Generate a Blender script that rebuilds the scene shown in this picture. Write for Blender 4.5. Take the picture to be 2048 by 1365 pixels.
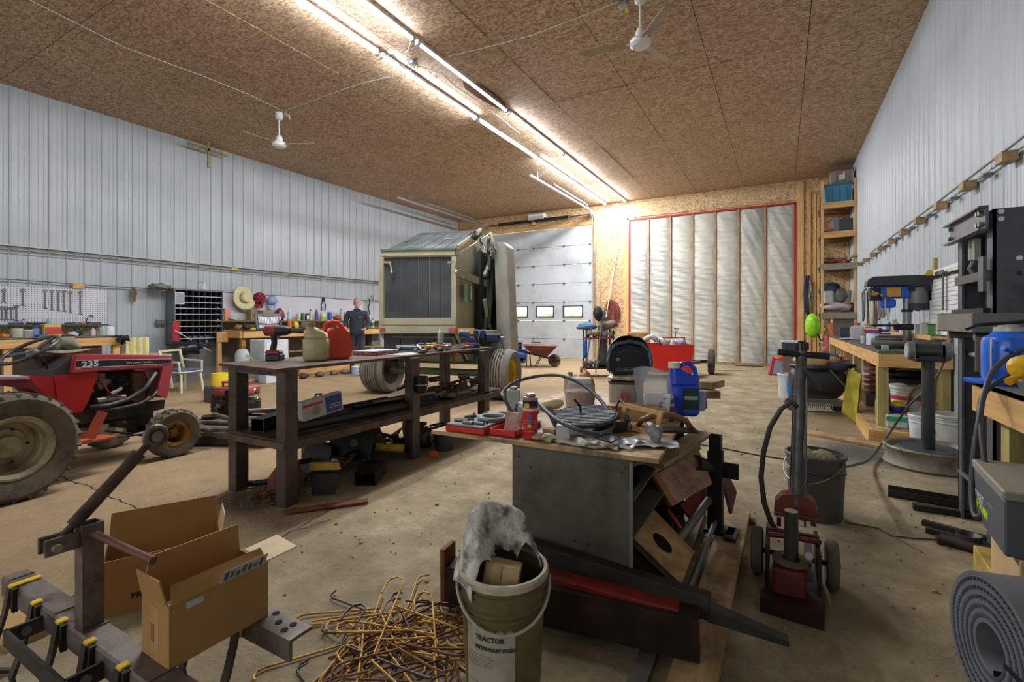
import bpy, bmesh, math, random
from mathutils import Vector, Matrix, Euler
R = math.radians
rnd = random.Random(11)
scn = bpy.context.scene
COL = scn.collection
for o in list(bpy.data.objects): bpy.data.objects.remove(o)

# ---------------------------------------------------------------- camera, world, lights, exposure
FPX, YAW, HY, EYE = 961.0, 0.5111, 642.0, 1.25
cam = bpy.data.objects.new('camera', bpy.data.cameras.new('camera')); COL.objects.link(cam)
cam.location = (0, 0, EYE); cam.rotation_euler = (R(90), 0, YAW)
cam.data.sensor_width = 36; cam.data.lens = 36*FPX/2048
cam.data.shift_y = -(682.5-HY)/2048; cam.data.clip_start = .05; cam.data.clip_end = 100
scn.camera = cam
scn.view_settings.view_transform = 'Standard'; scn.view_settings.look = 'None'
scn.view_settings.exposure = 1.25; scn.view_settings.gamma = 1
scn.view_settings.use_curve_mapping = False
w = bpy.data.worlds.new('world'); scn.world = w; w.use_nodes = True
bg = w.node_tree.nodes['Background']; bg.inputs[0].default_value = (1, .98, .95, 1); bg.inputs[1].default_value = 1.6
XL, XR, YN, YF, HC = -10.85, 1.55, -4.0, 15.04, 5.02
def area(name, loc, sx, sy, power, rot=(0,0,0), col=(1,1,1)):
    l = bpy.data.lights.new(name, 'AREA'); l.shape = 'RECTANGLE'; l.size = sx; l.size_y = sy
    l.energy = power; l.color = col
    o = bpy.data.objects.new(name, l); COL.objects.link(o); o.location = loc; o.rotation_euler = rot
    return o
# unseen soft fill light added behind the camera; the near gable is closed
area('rear_fill', (-4.7, YN+.15, 2.3), 8, 3.4, 130, (R(90), 0, R(180)), (1, .97, .92))

# ---------------------------------------------------------------- helpers
CA, SA = math.cos(YAW), math.sin(YAW)
def ray(px, py):
    X = (px-1024)/FPX
    return Vector((-SA+X*CA, CA+X*SA, (HY-py)/FPX))
def gz(px, py, z=0):
    r = ray(px, py); t = (z-EYE)/r.z
    return Vector((r.x*t, r.y*t, z))
def at(px, py, t):
    r = ray(px, py); return Vector((r.x*t, r.y*t, EYE+r.z*t))
def wx(px, py, x):
    r = ray(px, py); t = x/r.x; return Vector((x, r.y*t, EYE+r.z*t))
def wy(px, py, y):
    r = ray(px, py); t = y/r.y; return Vector((r.x*t, y, EYE+r.z*t))
def lp(T, px, py, ax, c):   # where the sight line through a pixel meets the plane local[ax] = c of a thing
    inv = T.inverted(); o = inv @ Vector((0,0,EYE)); d = inv.to_3x3() @ ray(px,py); t = (c-o[ax])/d[ax]; return o+d*t
def frame(p0, p1):
    z = (Vector(p1)-Vector(p0)); L = z.length; z.normalize()
    a = Vector((0,0,1)) if abs(z.z) < .95 else Vector((1,0,0))
    x = a.cross(z).normalized(); y = z.cross(x)
    return x, y, z, L
def TR(loc=(0,0,0), rot=(0,0,0), s=1):
    m = Matrix.Translation(loc) @ Euler([R(a) for a in rot]).to_matrix().to_4x4()
    return m @ Matrix.Scale(s, 4) if s != 1 else m
class MB:
    def __init__(s): s.v = []; s.f = []; s.T = None
    def add(s, vs, fs, T=None):
        n = len(s.v)
        for p in vs:
            p = Vector(p)
            if T is not None: p = T @ p
            if s.T is not None: p = s.T @ p
            s.v.append(p)
        s.f += [tuple(i+n for i in f) for f in fs]; return s
    def box(s, x0, x1, y0, y1, z0, z1, T=None, c=0):
        if c:
            P = []
            for z, k in ((z0,c),(z0+c,0),(z1-c,0),(z1,c)):
                a, b, d, e = x0+k, x1-k, y0+k, y1-k
                for (x,y) in ((a+c-k,d),(b-c+k,d),(b,d+c-k),(b,e-c+k),(b-c+k,e),(a+c-k,e),(a,e-c+k),(a,d+c-k)): P.append((x,y,z))
            F = [tuple(range(7,-1,-1)), tuple(range(24,32))]
            for l in range(3):
                for i in range(8): F.append((l*8+i, l*8+(i+1)%8, l*8+8+(i+1)%8, l*8+8+i))
            return s.add(P, F, T)
        return s.add([(x0,y0,z0),(x1,y0,z0),(x1,y1,z0),(x0,y1,z0),(x0,y0,z1),(x1,y0,z1),(x1,y1,z1),(x0,y1,z1)],
                     [(3,2,1,0),(4,5,6,7),(0,1,5,4),(1,2,6,5),(2,3,7,6),(3,0,4,7)], T)
    def cb(s, c, d, rot=(0,0,0), ch=0):
        return s.box(-d[0]/2, d[0]/2, -d[1]/2, d[1]/2, -d[2]/2, d[2]/2, TR(c, rot), ch)
    def cyl(s, p0, p1, r, r2=None, n=12, cap=True):
        if r2 is None: r2 = r
        x, y, z, L = frame(p0, p1); p0 = Vector(p0); p1 = Vector(p1); vs = []
        for P, rr in ((p0,r),(p1,r2)):
            for i in range(n):
                a = 2*math.pi*i/n; vs.append(P+x*math.cos(a)*rr+y*math.sin(a)*rr)
        fs = [(i,(i+1)%n,n+(i+1)%n,n+i) for i in range(n)]
        if cap: fs += [tuple(range(n-1,-1,-1)), tuple(range(n,2*n))]
        return s.add(vs, fs)
    def bar(s, p0, p1, w, h, up=(0,0,1)):
        p0 = Vector(p0); p1 = Vector(p1); z = (p1-p0).normalized(); u = Vector(up)
        if abs(z.dot(u)) > .98: u = Vector((0,1,0))
        x = u.cross(z).normalized(); y = z.cross(x)
        vs = [P+x*a*w/2+y*b*h/2 for P in (p0,p1) for a,b in ((-1,-1),(1,-1),(1,1),(-1,1))]
        return s.add(vs, [(3,2,1,0),(4,5,6,7),(0,1,5,4),(1,2,6,5),(2,3,7,6),(3,0,4,7)])
    def tube(s, pts, r, n=8, closed=False):
        P = [Vector(p) for p in pts]; m = len(P); vs = []; prev = None
        for i in range(m):
            a = P[(i-1)%m] if (closed or i > 0) else P[i]; b = P[(i+1)%m] if (closed or i < m-1) else P[i]
            t = (b-a).normalized()
            if prev is None:
                u = Vector((0,0,1)) if abs(t.z) < .9 else Vector((1,0,0)); x = u.cross(t).normalized()
            else:
                x = (prev-t*prev.dot(t)).normalized()
            prev = x; y = t.cross(x); rr = r[i] if isinstance(r,(list,tuple)) else r
            for k in range(n):
                q = 2*math.pi*k/n; vs.append(P[i]+x*math.cos(q)*rr+y*math.sin(q)*rr)
        fs = []
        for i in range(m if closed else m-1):
            j = (i+1)%m
            for k in range(n): fs.append((i*n+k, i*n+(k+1)%n, j*n+(k+1)%n, j*n+k))
        if not closed: fs += [tuple(range(n-1,-1,-1)), tuple(range((m-1)*n, m*n))]
        return s.add(vs, fs)
    def lathe(s, prof, T=None, n=20, closed=False, cap=True):
        vs = []; fs = []; m = len(prof)
        for (r, z) in prof:
            for k in range(n):
                a = 2*math.pi*k/n; vs.append((max(r,1e-5)*math.cos(a), max(r,1e-5)*math.sin(a), z))
        for i in range(m if closed else m-1):
            j = (i+1)%m
            for k in range(n): fs.append((i*n+k, i*n+(k+1)%n, j*n+(k+1)%n, j*n+k))
        if not closed and cap:
            if prof[0][0] > 1e-4: fs.append(tuple(range(n-1,-1,-1)))
            if prof[-1][0] > 1e-4: fs.append(tuple(range((m-1)*n, m*n)))
        return s.add(vs, fs, T)
    def prism(s, poly, h, T=None, z0=0):
        n = len(poly)
        vs = [(x,y,z0) for x,y in poly]+[(x,y,z0+h) for x,y in poly]
        return s.add(vs, [tuple(range(n-1,-1,-1)), tuple(range(n,2*n))]+[(i,(i+1)%n,n+(i+1)%n,n+i) for i in range(n)], T)
    def blob(s, c, r, amp=.12, seed=0, nu=14, nv=9, T=None, sq=1.0):
        q = random.Random(seed); ph = [(q.uniform(1,4), q.uniform(1,5), q.uniform(0,6)) for _ in range(5)]
        vs = []; fs = []
        for j in range(nv+1):
            v = math.pi*j/nv
            for i in range(nu):
                u = 2*math.pi*i/nu
                d = Vector((math.sin(v)*math.cos(u), math.sin(v)*math.sin(u), math.cos(v)))
                k = 1+amp*sum(math.sin(a*d.x*2+b*d.y*2+p+d.z*a) for a,b,p in ph)/2.2
                e = Vector([math.copysign(abs(t)**sq, t) for t in d])
                vs.append(Vector(c)+Vector((e.x*r[0]*k, e.y*r[1]*k, e.z*r[2]*k)))
        for j in range(nv):
            for i in range(nu): fs.append((j*nu+i, (j+1)*nu+i, (j+1)*nu+(i+1)%nu, j*nu+(i+1)%nu))
        return s.add(vs, fs, T)
    def grid(s, fn, nu, nv, th=0, T=None):
        vs = []; fs = []
        P = [[Vector(fn(i/nu, j/nv)) for i in range(nu+1)] for j in range(nv+1)]
        W = nu+1; N = W*(nv+1)
        for row in P: vs += row
        for j in range(nv):
            for i in range(nu): fs.append((j*W+i, j*W+i+1, (j+1)*W+i+1, (j+1)*W+i))
        if th:
            for j in range(nv+1):
                for i in range(nu+1):
                    du = P[j][min(i+1,nu)]-P[j][max(i-1,0)]; dv = P[min(j+1,nv)][i]-P[max(j-1,0)][i]
                    nn = du.cross(dv); nn = nn.normalized() if nn.length > 1e-9 else Vector((0,0,1))
                    vs.append(P[j][i]-nn*th)
            for j in range(nv):
                for i in range(nu): fs.append((N+j*W+i, N+(j+1)*W+i, N+(j+1)*W+i+1, N+j*W+i+1))
            for i in range(nu):
                fs.append((i+1, i, N+i, N+i+1)); a = nv*W; fs.append((a+i, a+i+1, N+a+i+1, N+a+i))
            for j in range(nv):
                fs.append((j*W, (j+1)*W, N+(j+1)*W, N+j*W)); a = nu; fs.append(((j+1)*W+a, j*W+a, N+j*W+a, N+(j+1)*W+a))
        return s.add(vs, fs, T)
    def hollow(s, w, h, L, t, T=None):   # rectangular tube, section w x h, runs along +y
        for a in (-1,1):
            s.box(a*(w/2)-(t if a>0 else 0), a*(w/2)+(t if a<0 else 0), 0, L, -h/2, h/2, T)
            s.box(-w/2+t, w/2-t, 0, L, a*(h/2)-(t if a>0 else 0), a*(h/2)+(t if a<0 else 0), T)
        return s
def mesh(name, mb, mat, smooth=True, ang=32, bev=0):
    me = bpy.data.meshes.new(name); me.from_pydata([tuple(v) for v in mb.v], [], mb.f)
    bm = bmesh.new(); bm.from_mesh(me); bmesh.ops.recalc_face_normals(bm, faces=bm.faces)
    if bev: bmesh.ops.bevel(bm, geom=[e for e in bm.edges if len(e.link_faces)==2 and e.calc_face_angle(0) > R(40)], offset=bev, segments=2, affect='EDGES', clamp_overlap=True)
    bm.to_mesh(me); bm.free()
    if smooth:
        me.shade_smooth(); me.set_sharp_from_angle(angle=R(ang))
    me.materials.append(mat); return me
def P(name, mb, mat, parent=None, loc=(0,0,0), rot=(0,0,0), **k):
    o = bpy.data.objects.new(name, mesh(name, mb, mat, **k)); COL.objects.link(o)
    o.location = loc; o.rotation_euler = [R(a) for a in rot]; o.parent = parent; return o
def thing(name, label, cat, loc=(0,0,0), rz=0, group=None, rot=None):
    o = bpy.data.objects.new(name, None); COL.objects.link(o); o.empty_display_size = .1
    o.location = loc; o.rotation_euler = [R(a) for a in rot] if rot else (0,0,R(rz))
    o['label'] = label; o['category'] = cat
    if group: o['group'] = group
    return o
def tag(o, label, cat, group=None, kind=None):
    if label: o['label'] = label
    if cat: o['category'] = cat
    if group: o['group'] = group
    if kind: o['kind'] = kind
    return o
def solo(name, mb, mat, label, cat, group=None, loc=(0,0,0), rot=(0,0,0), kind=None, **k):
    return tag(P(name, mb, mat, None, loc, rot, **k), label, cat, group, kind)
def struct(name, mb, mat, parent=None, **k):
    o = P(name, mb, mat, parent, **k)
    if parent is None: o['kind'] = 'structure'
    return o
def dup(root, loc=None, rot=None, label=None, group=None, parent=None):
    c = root.copy(); COL.objects.link(c)
    if parent is not None: c.parent = parent
    if loc is not None: c.location = loc
    if rot is not None: c.rotation_euler = [R(a) for a in rot]
    if label: c['label'] = label
    if group: c['group'] = group
    for ch in list(root.children): dup(ch, parent=c)
    return c
def text(s, size, mat, parent, loc, rot, name='lettering', ext=.0006, sx=1, bold=0, al='LEFT'):
    cu = bpy.data.curves.new('t', 'FONT'); cu.body = s; cu.size = size; cu.extrude = ext; cu.offset = bold; cu.align_x = al
    cu.resolution_u = 2
    to = bpy.data.objects.new('t', cu); COL.objects.link(to)
    me = bpy.data.meshes.new_from_object(to); bpy.data.objects.remove(to)
    me.materials.clear(); me.materials.append(mat)
    o = bpy.data.objects.new(name, me); COL.objects.link(o); o.parent = parent
    o.location = loc; o.rotation_euler = [R(a) for a in rot]; o.scale = (sx,1,1)
    return o

# ---------------------------------------------------------------- materials
def lin(h):
    if isinstance(h, str):
        c = [int(h[i:i+2],16)/255 for i in (0,2,4)]
        return tuple([(x/12.92 if x <= .04045 else ((x+.055)/1.055)**2.4) for x in c])+(1,)
    return tuple(h)+(1,)
def newmat(name):
    m = bpy.data.materials.new(name); m.use_nodes = True; nt = m.node_tree
    return m, nt, nt.nodes['Principled BSDF']
def nd(nt, t, **k):
    n = nt.nodes.new(t)
    for a, b in k.items(): setattr(n, a, b)
    return n
def mixc(nt, fac, a, b, bt='MIX'):
    n = nd(nt, 'ShaderNodeMix', data_type='RGBA', blend_type=bt)
    for sock, v in ((n.inputs[0],fac),(n.inputs[6],a),(n.inputs[7],b)):
        if hasattr(v, 'node'): nt.links.new(v, sock)
        else: sock.default_value = v
    return n.outputs[2]
def ramp(nt, src, stops):
    r = nd(nt, 'ShaderNodeValToRGB'); nt.links.new(src, r.inputs[0]); e = r.color_ramp.elements
    while len(e) < len(stops): e.new(.5)
    for x, (p, c) in zip(e, stops): x.position = p; x.color = c if len(c) == 4 else tuple(c)+(1,)
    return r.outputs[0]
def noise(nt, co, scale, detail=4, rough=.55):
    n = nd(nt, 'ShaderNodeTexNoise'); n.inputs['Scale'].default_value = scale
    n.inputs['Detail'].default_value = detail; n.inputs['Roughness'].default_value = rough
    nt.links.new(co, n.inputs['Vector']); return n.outputs['Fac']
def coords(nt, scale=(1,1,1), rot=(0,0,0), world=False):
    if world: src = nd(nt, 'ShaderNodeNewGeometry').outputs['Position']
    else: src = nd(nt, 'ShaderNodeTexCoord').outputs['Object']
    mp = nd(nt, 'ShaderNodeMapping'); mp.inputs['Scale'].default_value = scale
    mp.inputs['Rotation'].default_value = [R(a) for a in rot]
    nt.links.new(src, mp.inputs[0]); return mp.outputs[0]
def bump(nt, b, h, strength=.2, dist=.01):
    n = nd(nt, 'ShaderNodeBump'); n.inputs['Strength'].default_value = strength; n.inputs['Distance'].default_value = dist
    nt.links.new(h, n.inputs['Height']); nt.links.new(n.outputs[0], b.inputs['Normal'])
MATS = {}
def M(col, rough=.5, metal=0, var=.12, sc=8, bp=.1, dirt=None, da=.5, dsc=5, spec=None, coat=0, world=False):
    key = (col, rough, metal, var, sc, bp, dirt, da, dsc, coat, world)
    if key in MATS: return MATS[key]
    m, nt, b = newmat('mat_'+str(col)); c = lin(col); co = coords(nt, world=world)
    n1 = noise(nt, co, sc)
    d = tuple(max(0,x*(1-var*1.6)) for x in c[:3])+(1,); l = tuple(min(1,x*(1+var*1.3)) for x in c[:3])+(1,)
    out = ramp(nt, n1, [(.3,d),(.7,l)])
    if dirt:
        n2 = noise(nt, co, dsc, 6, .65)
        k = ramp(nt, n2, [(max(.02,.62-da*.45),(0,0,0)),(min(.98,.82-da*.3),(1,1,1))])
        out = mixc(nt, k, out, lin(dirt))
        rr = nd(nt, 'ShaderNodeMapRange'); nt.links.new(k, rr.inputs[0]); rr.inputs[3].default_value = rough; rr.inputs[4].default_value = min(1,rough+.3)
        nt.links.new(rr.outputs[0], b.inputs['Roughness'])
    else: b.inputs['Roughness'].default_value = rough
    nt.links.new(out, b.inputs['Base Color']); b.inputs['Metallic'].default_value = metal
    if coat: b.inputs['Coat Weight'].default_value = coat
    if bp: bump(nt, b, noise(nt, co, sc*6, 5, .6), bp, .01)
    MATS[key] = m; return m
def glassy(name, col, rough=.05, alpha=.35):
    m, nt, b = newmat(name); b.inputs['Base Color'].default_value = lin(col); b.inputs['Roughness'].default_value = rough
    b.inputs['Alpha'].default_value = alpha; return m
def emit(name, col, s):
    m, nt, b = newmat(name); b.inputs['Base Color'].default_value = lin(col)
    b.inputs['Emission Color'].default_value = lin(col); b.inputs['Emission Strength'].default_value = s; return m
def wood(name, c1, c2, axis=1, sc=1, knots=True, rough=.6, dirt=None):
    m, nt, b = newmat(name); s = [14*sc]*3; s[axis] = 1.1*sc
    co = coords(nt, s); n = noise(nt, co, 1.6, 6, .6)
    out = ramp(nt, n, [(.32,lin(c1)),(.62,lin(c2))])
    co2 = coords(nt, (1,1,1)); n2 = noise(nt, co2, 2.5, 3)
    out = mixc(nt, ramp(nt, n2, [(.35,(0,0,0)),(.75,(.35,.35,.35))]), out, lin(c1))
    if dirt:
        k = ramp(nt, noise(nt, co2, 6, 6, .7), [(.45,(0,0,0)),(.68,(1,1,1))]); out = mixc(nt, k, out, lin(dirt))
    nt.links.new(out, b.inputs['Base Color']); b.inputs['Roughness'].default_value = rough
    bump(nt, b, n, .15, .004); return m
def osb(name, base, lo, hi, sc=1.0, world=True, stain=None):
    m, nt, b = newmat(name); outs = []; hs = []
    for k, rz in enumerate((12, 78, 140)):
        co = coords(nt, (sc*9 if k != 1 else sc*24, sc*24 if k != 1 else sc*9, sc*15), (rz*.4 if k == 2 else 0, 0, rz), world)
        v = nd(nt, 'ShaderNodeTexVoronoi'); v.inputs['Scale'].default_value = 1.7; v.inputs['Randomness'].default_value = 1
        nt.links.new(co, v.inputs['Vector']); sp = nd(nt, 'ShaderNodeSeparateColor'); nt.links.new(v.outputs['Color'], sp.inputs[0])
        outs.append(sp.outputs[0]); hs.append(sp.outputs[1])
    c = ramp(nt, outs[0], [(.0,lin(lo)),(.45,lin(base)),(1,lin(hi))])
    c2 = ramp(nt, outs[1], [(.0,lin(lo)),(.5,lin(base)),(1,lin(hi))])
    c3 = ramp(nt, outs[2], [(.1,lin(lo)),(.6,lin(base)),(1,lin(hi))])
    sel = ramp(nt, hs[2], [(.49,(0,0,0)),(.51,(1,1,1))]); sel2 = ramp(nt, hs[0], [(.54,(0,0,0)),(.56,(1,1,1))])
    c = mixc(nt, sel, c, c2); c = mixc(nt, sel2, c, c3)
    co = coords(nt, (1,1,1), (0,0,0), world)
    c = mixc(nt, ramp(nt, noise(nt, co, .7, 4), [(.35,(0,0,0)),(.8,(.4,.4,.4))]), c, lin(lo))
    if stain: c = mixc(nt, ramp(nt, noise(nt, co, stain[1], 6, .7), [(.5,(0,0,0)),(.72,(.85,.85,.85))]), c, lin(stain[0]))
    nt.links.new(c, b.inputs['Base Color']); b.inputs['Roughness'].default_value = .7
    bump(nt, b, outs[0], .25, .003); return m
# ---------------------------------------------------------------- shared materials
OSBC = osb('osb_ceiling', 'b3977a', '86694f', 'd0b99c', 1.1)
OSBW = osb('osb_wall', 'c9a87c', 'a07c52', 'dfc8a0', 1.0)
LUM = wood('lumber_x', 'b98748', 'dcb274', 0); LUMY = wood('lumber_y', 'b98748', 'dcb274', 1); LUMZ = wood('lumber_z', 'c39356', 'e2bd84', 2)
LUMG = wood('treated_lumber', '8f8148', 'b5a565', 2); PLY = wood('plywood', '9b7b50', 'c7a674', 0, .6, dirt='5d4a34')
LUMD = wood('dirty_board', '9a7c50', 'c2a577', 1, .8, dirt='6a5438')
WMET = None
def wallmetal():
    m, nt, b = newmat('white_ribbed_metal'); co = coords(nt, world=True)
    c = ramp(nt, noise(nt, co, 1.1, 4), [(.3,lin('abb3b9')),(.75,lin('bbc2c8'))])
    co2 = coords(nt, (3,3,.35), world=True)
    k = ramp(nt, noise(nt, co2, 3, 5, .65), [(.55,(0,0,0)),(.85,(.45,.45,.45))])
    c = mixc(nt, k, c, lin('9aa09c')); nt.links.new(c, b.inputs['Base Color'])
    b.inputs['Roughness'].default_value = .38; b.inputs['Specular IOR Level'].default_value = .5
    return m
WMET = wallmetal()
def floormat():
    m, nt, b = newmat('dusty_floor'); co = coords(nt, world=True)
    big = noise(nt, co, .45, 5, .6); mid = noise(nt, co, 3.2, 8, .7); fine = noise(nt, co, 34, 6, .75)
    c = ramp(nt, mid, [(.3,lin('7c6d53')),(.52,lin('a39373')),(.72,lin('c2b393'))])
    # the left half is bare, smoother slab, warmer in hue
    sx = nd(nt, 'ShaderNodeSeparateXYZ'); nt.links.new(co, sx.inputs[0])
    mr = nd(nt, 'ShaderNodeMapRange'); nt.links.new(sx.outputs[0], mr.inputs[0]); mr.inputs[1].default_value = -2.2; mr.inputs[2].default_value = -3.4
    warm = ramp(nt, mid, [(.25,lin('8f785a')),(.7,lin('b0956f'))]); c = mixc(nt, mr.outputs[0], c, warm)
    c = mixc(nt, ramp(nt, big, [(.5,(0,0,0)),(.72,(.55,.55,.55))]), c, lin('6f604a'))
    c = mixc(nt, ramp(nt, fine, [(.57,(0,0,0)),(.70,(.7,.7,.7))]), c, lin('54462f'))
    st = noise(nt, co, 1.7, 7, .7); c = mixc(nt, ramp(nt, st, [(.64,(0,0,0)),(.72,(.5,.5,.5))]), c, lin('4e4840'))
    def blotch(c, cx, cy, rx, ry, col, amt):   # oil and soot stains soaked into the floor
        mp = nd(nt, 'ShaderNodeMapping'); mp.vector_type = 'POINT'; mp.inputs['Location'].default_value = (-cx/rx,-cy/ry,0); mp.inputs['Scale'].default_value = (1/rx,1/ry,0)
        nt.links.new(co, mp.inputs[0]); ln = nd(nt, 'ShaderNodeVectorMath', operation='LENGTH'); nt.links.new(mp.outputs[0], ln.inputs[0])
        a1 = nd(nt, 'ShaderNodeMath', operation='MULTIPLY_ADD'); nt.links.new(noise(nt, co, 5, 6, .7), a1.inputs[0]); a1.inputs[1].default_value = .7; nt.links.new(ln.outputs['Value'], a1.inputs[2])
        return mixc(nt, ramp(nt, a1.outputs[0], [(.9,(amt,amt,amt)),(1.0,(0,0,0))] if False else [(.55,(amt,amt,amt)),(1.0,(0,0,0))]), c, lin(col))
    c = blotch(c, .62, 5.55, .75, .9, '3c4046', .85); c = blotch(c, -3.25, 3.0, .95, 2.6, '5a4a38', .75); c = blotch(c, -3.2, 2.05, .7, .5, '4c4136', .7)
    c = blotch(c, .3, 2.6, .6, .9, '6a5a42', .5); c = blotch(c, .5, 6.9, 1.0, 1.6, '8a6a48', .5)
    nt.links.new(c, b.inputs['Base Color']); b.inputs['Roughness'].default_value = .82
    ad = nd(nt, 'ShaderNodeMath', operation='ADD'); nt.links.new(mid, ad.inputs[0])
    mu = nd(nt, 'ShaderNodeMath', operation='MULTIPLY'); nt.links.new(fine, mu.inputs[0]); mu.inputs[1].default_value = .6
    nt.links.new(mu.outputs[0], ad.inputs[1]); bump(nt, b, ad.outputs[0], .8, .03); return m
FLOOR = floormat()
STEEL = M('4d443e', .5, .55, .25, 6, .15, '3a2d24', .5)           # brown mill steel
STEELD = M('2e2b29', .5, .5, .2, 7, .12, '3f3329', .45)
RUST = M('6b4028', .8, .1, .3, 14, .3, '3c2820', .5)
GREY = M('6d6f70', .5, .3, .1); BLACK = M('17181a', .55, 0, .2, 10, .08); RUB = M('2a2927', .8, 0, .2, 12, .15, '6b6152', .45, 7)
TIRE = M('3b3834', .85, 0, .2, 12, .2, '756a58', .6, 6); CHROME = M('c9cacb', .2, .95, .05, 10, 0)
ALU = M('a9abad', .35, .8, .08, 12, .05); GALV = M('a5acb1', .4, .7, .12, 10, .05); WHITE = M('dfe1e2', .5, 0, .04, 8, .03)
OFFW = M('c9c4b4', .55, 0, .08, 8, .05, '8b8270', .35); RED = M('b3261f', .4, 0, .1, 6, .05, '5e2a22', .25); REDC = M('c8261d', .35, 0, .05, 6, .02)
CARD = M('a9824f', .8, 0, .08, 5, .08); CARDL = M('c9a878', .8, 0, .06, 5, .06); PINKR = M('b4454a', .45, 0, .08, 5, .04, '8a5a50', .3)
BLUE = M('1b4fb5', .35, 0, .06); YEL = M('d9b01e', .5, 0, .08); NAVY = M('253350', .5, .1, .15); BLKM = M('26282b', .4, .5, .12, 9, .06)
# ---------------------------------------------------------------- room shell
YL, YN2 = YF-YN, YN
fl = MB().box(XL, XR, YN, YF, -.15, 0); floor = struct('floor', fl, FLOOR, smooth=False)
# ceiling: base + every sheet its own piece
ceil = struct('ceiling', MB().box(XL-.12, XR+.12, YN-.12, YF+.15, HC+.02, HC+.12), M('3a2b1c',.9), smooth=False)
sheet = mesh('ceiling_sheet', MB().box(.004, 1.236, .004, 2.476, 0, .018), OSBC, smooth=False)
k = 0
y = YF-2.48
row = 0
while y > YN-2.4:
    x = XL+ (0 if row%2 == 0 else 0)
    while x < XR-.05:
        o = bpy.data.objects.new('ceiling_sheet', sheet); COL.objects.link(o); o.parent = ceil
        o.location = (x, max(y, YN), HC+rnd.uniform(0,.006)); x += 1.24
    y -= 2.48; row += 1
# ribbed metal side walls, each sheet a piece (lower and upper course)
def ribbed(w, z0, z1, n=4, hh=.022):
    mb = MB(); prof = []
    p = w/n
    for i in range(n):
        a = i*p
        prof += [(a,0),(a+p*.30,0),(a+p*.34,.005),(a+p*.38,0),(a+p*.58,0),(a+p*.62,.005),(a+p*.66,0),(a+p*.84,0),(a+p*.89,hh),(a+p*.95,hh)]
    prof.append((w,0)); m = len(prof)
    vs = [(q,y,z) for z in (z0,z1) for (y,q) in prof]; fs = [(i,i+1,m+i+1,m+i) for i in range(m-1)]
    return mb.add(vs, fs)
for side, X0, sgn in (('left', XL, 1), ('right', XR, -1)):
    wall = struct('wall_'+side, MB().box(min(X0, X0-sgn*.12), max(X0, X0-sgn*.12), YN-.12, YF+.15, 0, HC+.12), M('8d7350',.8), smooth=False)
    lo = mesh('wall_sheet', ribbed(.96, 0, 2.52), WMET, ang=20); up = mesh('wall_sheet', ribbed(.96, 2.46, HC), WMET, ang=20)
    if sgn < 0: lo = mesh('wall_sheet', ribbed(.95, 0, HC, 4, .010), WMET, ang=20)
    n = int((YF-YN)/.96)+1
    for i in range(n):
        for q, me in (((.02, lo), (.055, up)) if sgn > 0 else ((.028, lo),)):
            o = bpy.data.objects.new('wall_sheet', me); COL.objects.link(o); o.parent = wall
            y0 = YF-.96*(i+1)
            o.location = (X0+sgn*q, y0 if sgn > 0 else y0, 0)
            if sgn < 0: o.scale = (-1,1,1)
    # exposed lap flashing at the course joint and a wire run below it
    if sgn > 0: struct('lap_flashing', MB().box(min(X0+sgn*.05,X0+sgn*.085), max(X0+sgn*.05,X0+sgn*.085), YN, YF, 2.455, 2.475), M('b4b6b2',.4,.3), wall)
struct('wall_near', MB().box(XL, XR, YN-.12, YN, 0, HC+.02), WMET, smooth=False)
far = struct('wall_far', MB().box(XL, -9.47, YF, YF+.15, 0, HC+.02).box(-5.38, -4.25, YF, YF+.15, 0, HC+.02).box(.35, XR, YF, YF+.15, 0, HC+.02)
   .box(-9.47, -5.38, YF, YF+.15, 4.42, HC+.02).box(-4.25, .35, YF, YF+.15, 4.45, HC+.02), OSBW, smooth=False)
# lumber trim on the far wall
n = 0
for x0, x1, z0, z1 in ((-5.40,-5.28,0,4.42),(-4.36,-4.20,0,4.6),(-4.02,-4.25,4.43,4.5),(.36,.52,0,HC-.02),(.60,.68,0,4.7),(-9.5,-5.3,4.42,4.52),(.74,.80,0,4.6)):
    n += 1; struct('trim_%d'%n, MB().box(min(x0,x1), max(x0,x1), YF-.04, YF, z0, z1), LUMZ)
struct('trim_8', MB().box(-4.35, .52, YF-.03, YF-.002, 4.5, 4.95), OSBW)
# sectional door: seven sections, hinges, four lights
DX0, DX1 = -9.45, -5.42
DMAT = M('c3c9ce', .45, 0, .04, 3, .03, 'a7aaab', .35, 1.5)
door = struct('door_1', MB().box(DX0-.02, DX1+.02, YF+.05, YF+.06, 1.88, 4.4).box(DX0-.02, DX1+.02, YF+.05, YF+.06, 0, 1.25), GREY)
hs = 4.4/7
GREEN_OUT = emit('daylit_field', 'e8f2d8', 3.0)
wn = [(-9.1,-8.45), (-8.0,-7.4), (-7.42+.25,-6.55), (-6.22,-5.72)]
wn = [(wy(a,600,YF).x, wy(b,600,YF).x) for a,b in ((1023,1055),(1074,1107),(1128,1165))]; wn.append((wn[0][0]-1.02, wn[0][1]-1.0))
for i in range(7):
    z0 = i*hs+.006; z1 = (i+1)*hs-.006; mb = MB()
    if i == 2:
        mb.box(DX0, DX1, YF-.02, YF+.03, z0, 1.40).box(DX0, DX1, YF-.02, YF+.03, 1.73, z1)
        xs = sorted(wn); e = DX0
        for a, b_ in xs: mb.box(e, a, YF-.02, YF+.03, 1.40, 1.73); e = b_
        mb.box(e, DX1, YF-.02, YF+.03, 1.40, 1.73)
    else:
        mb.box(DX0, DX1, YF-.02, YF+.03, z0, z1, None, .006)
    P('door_section', mb, DMAT, door)
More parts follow.
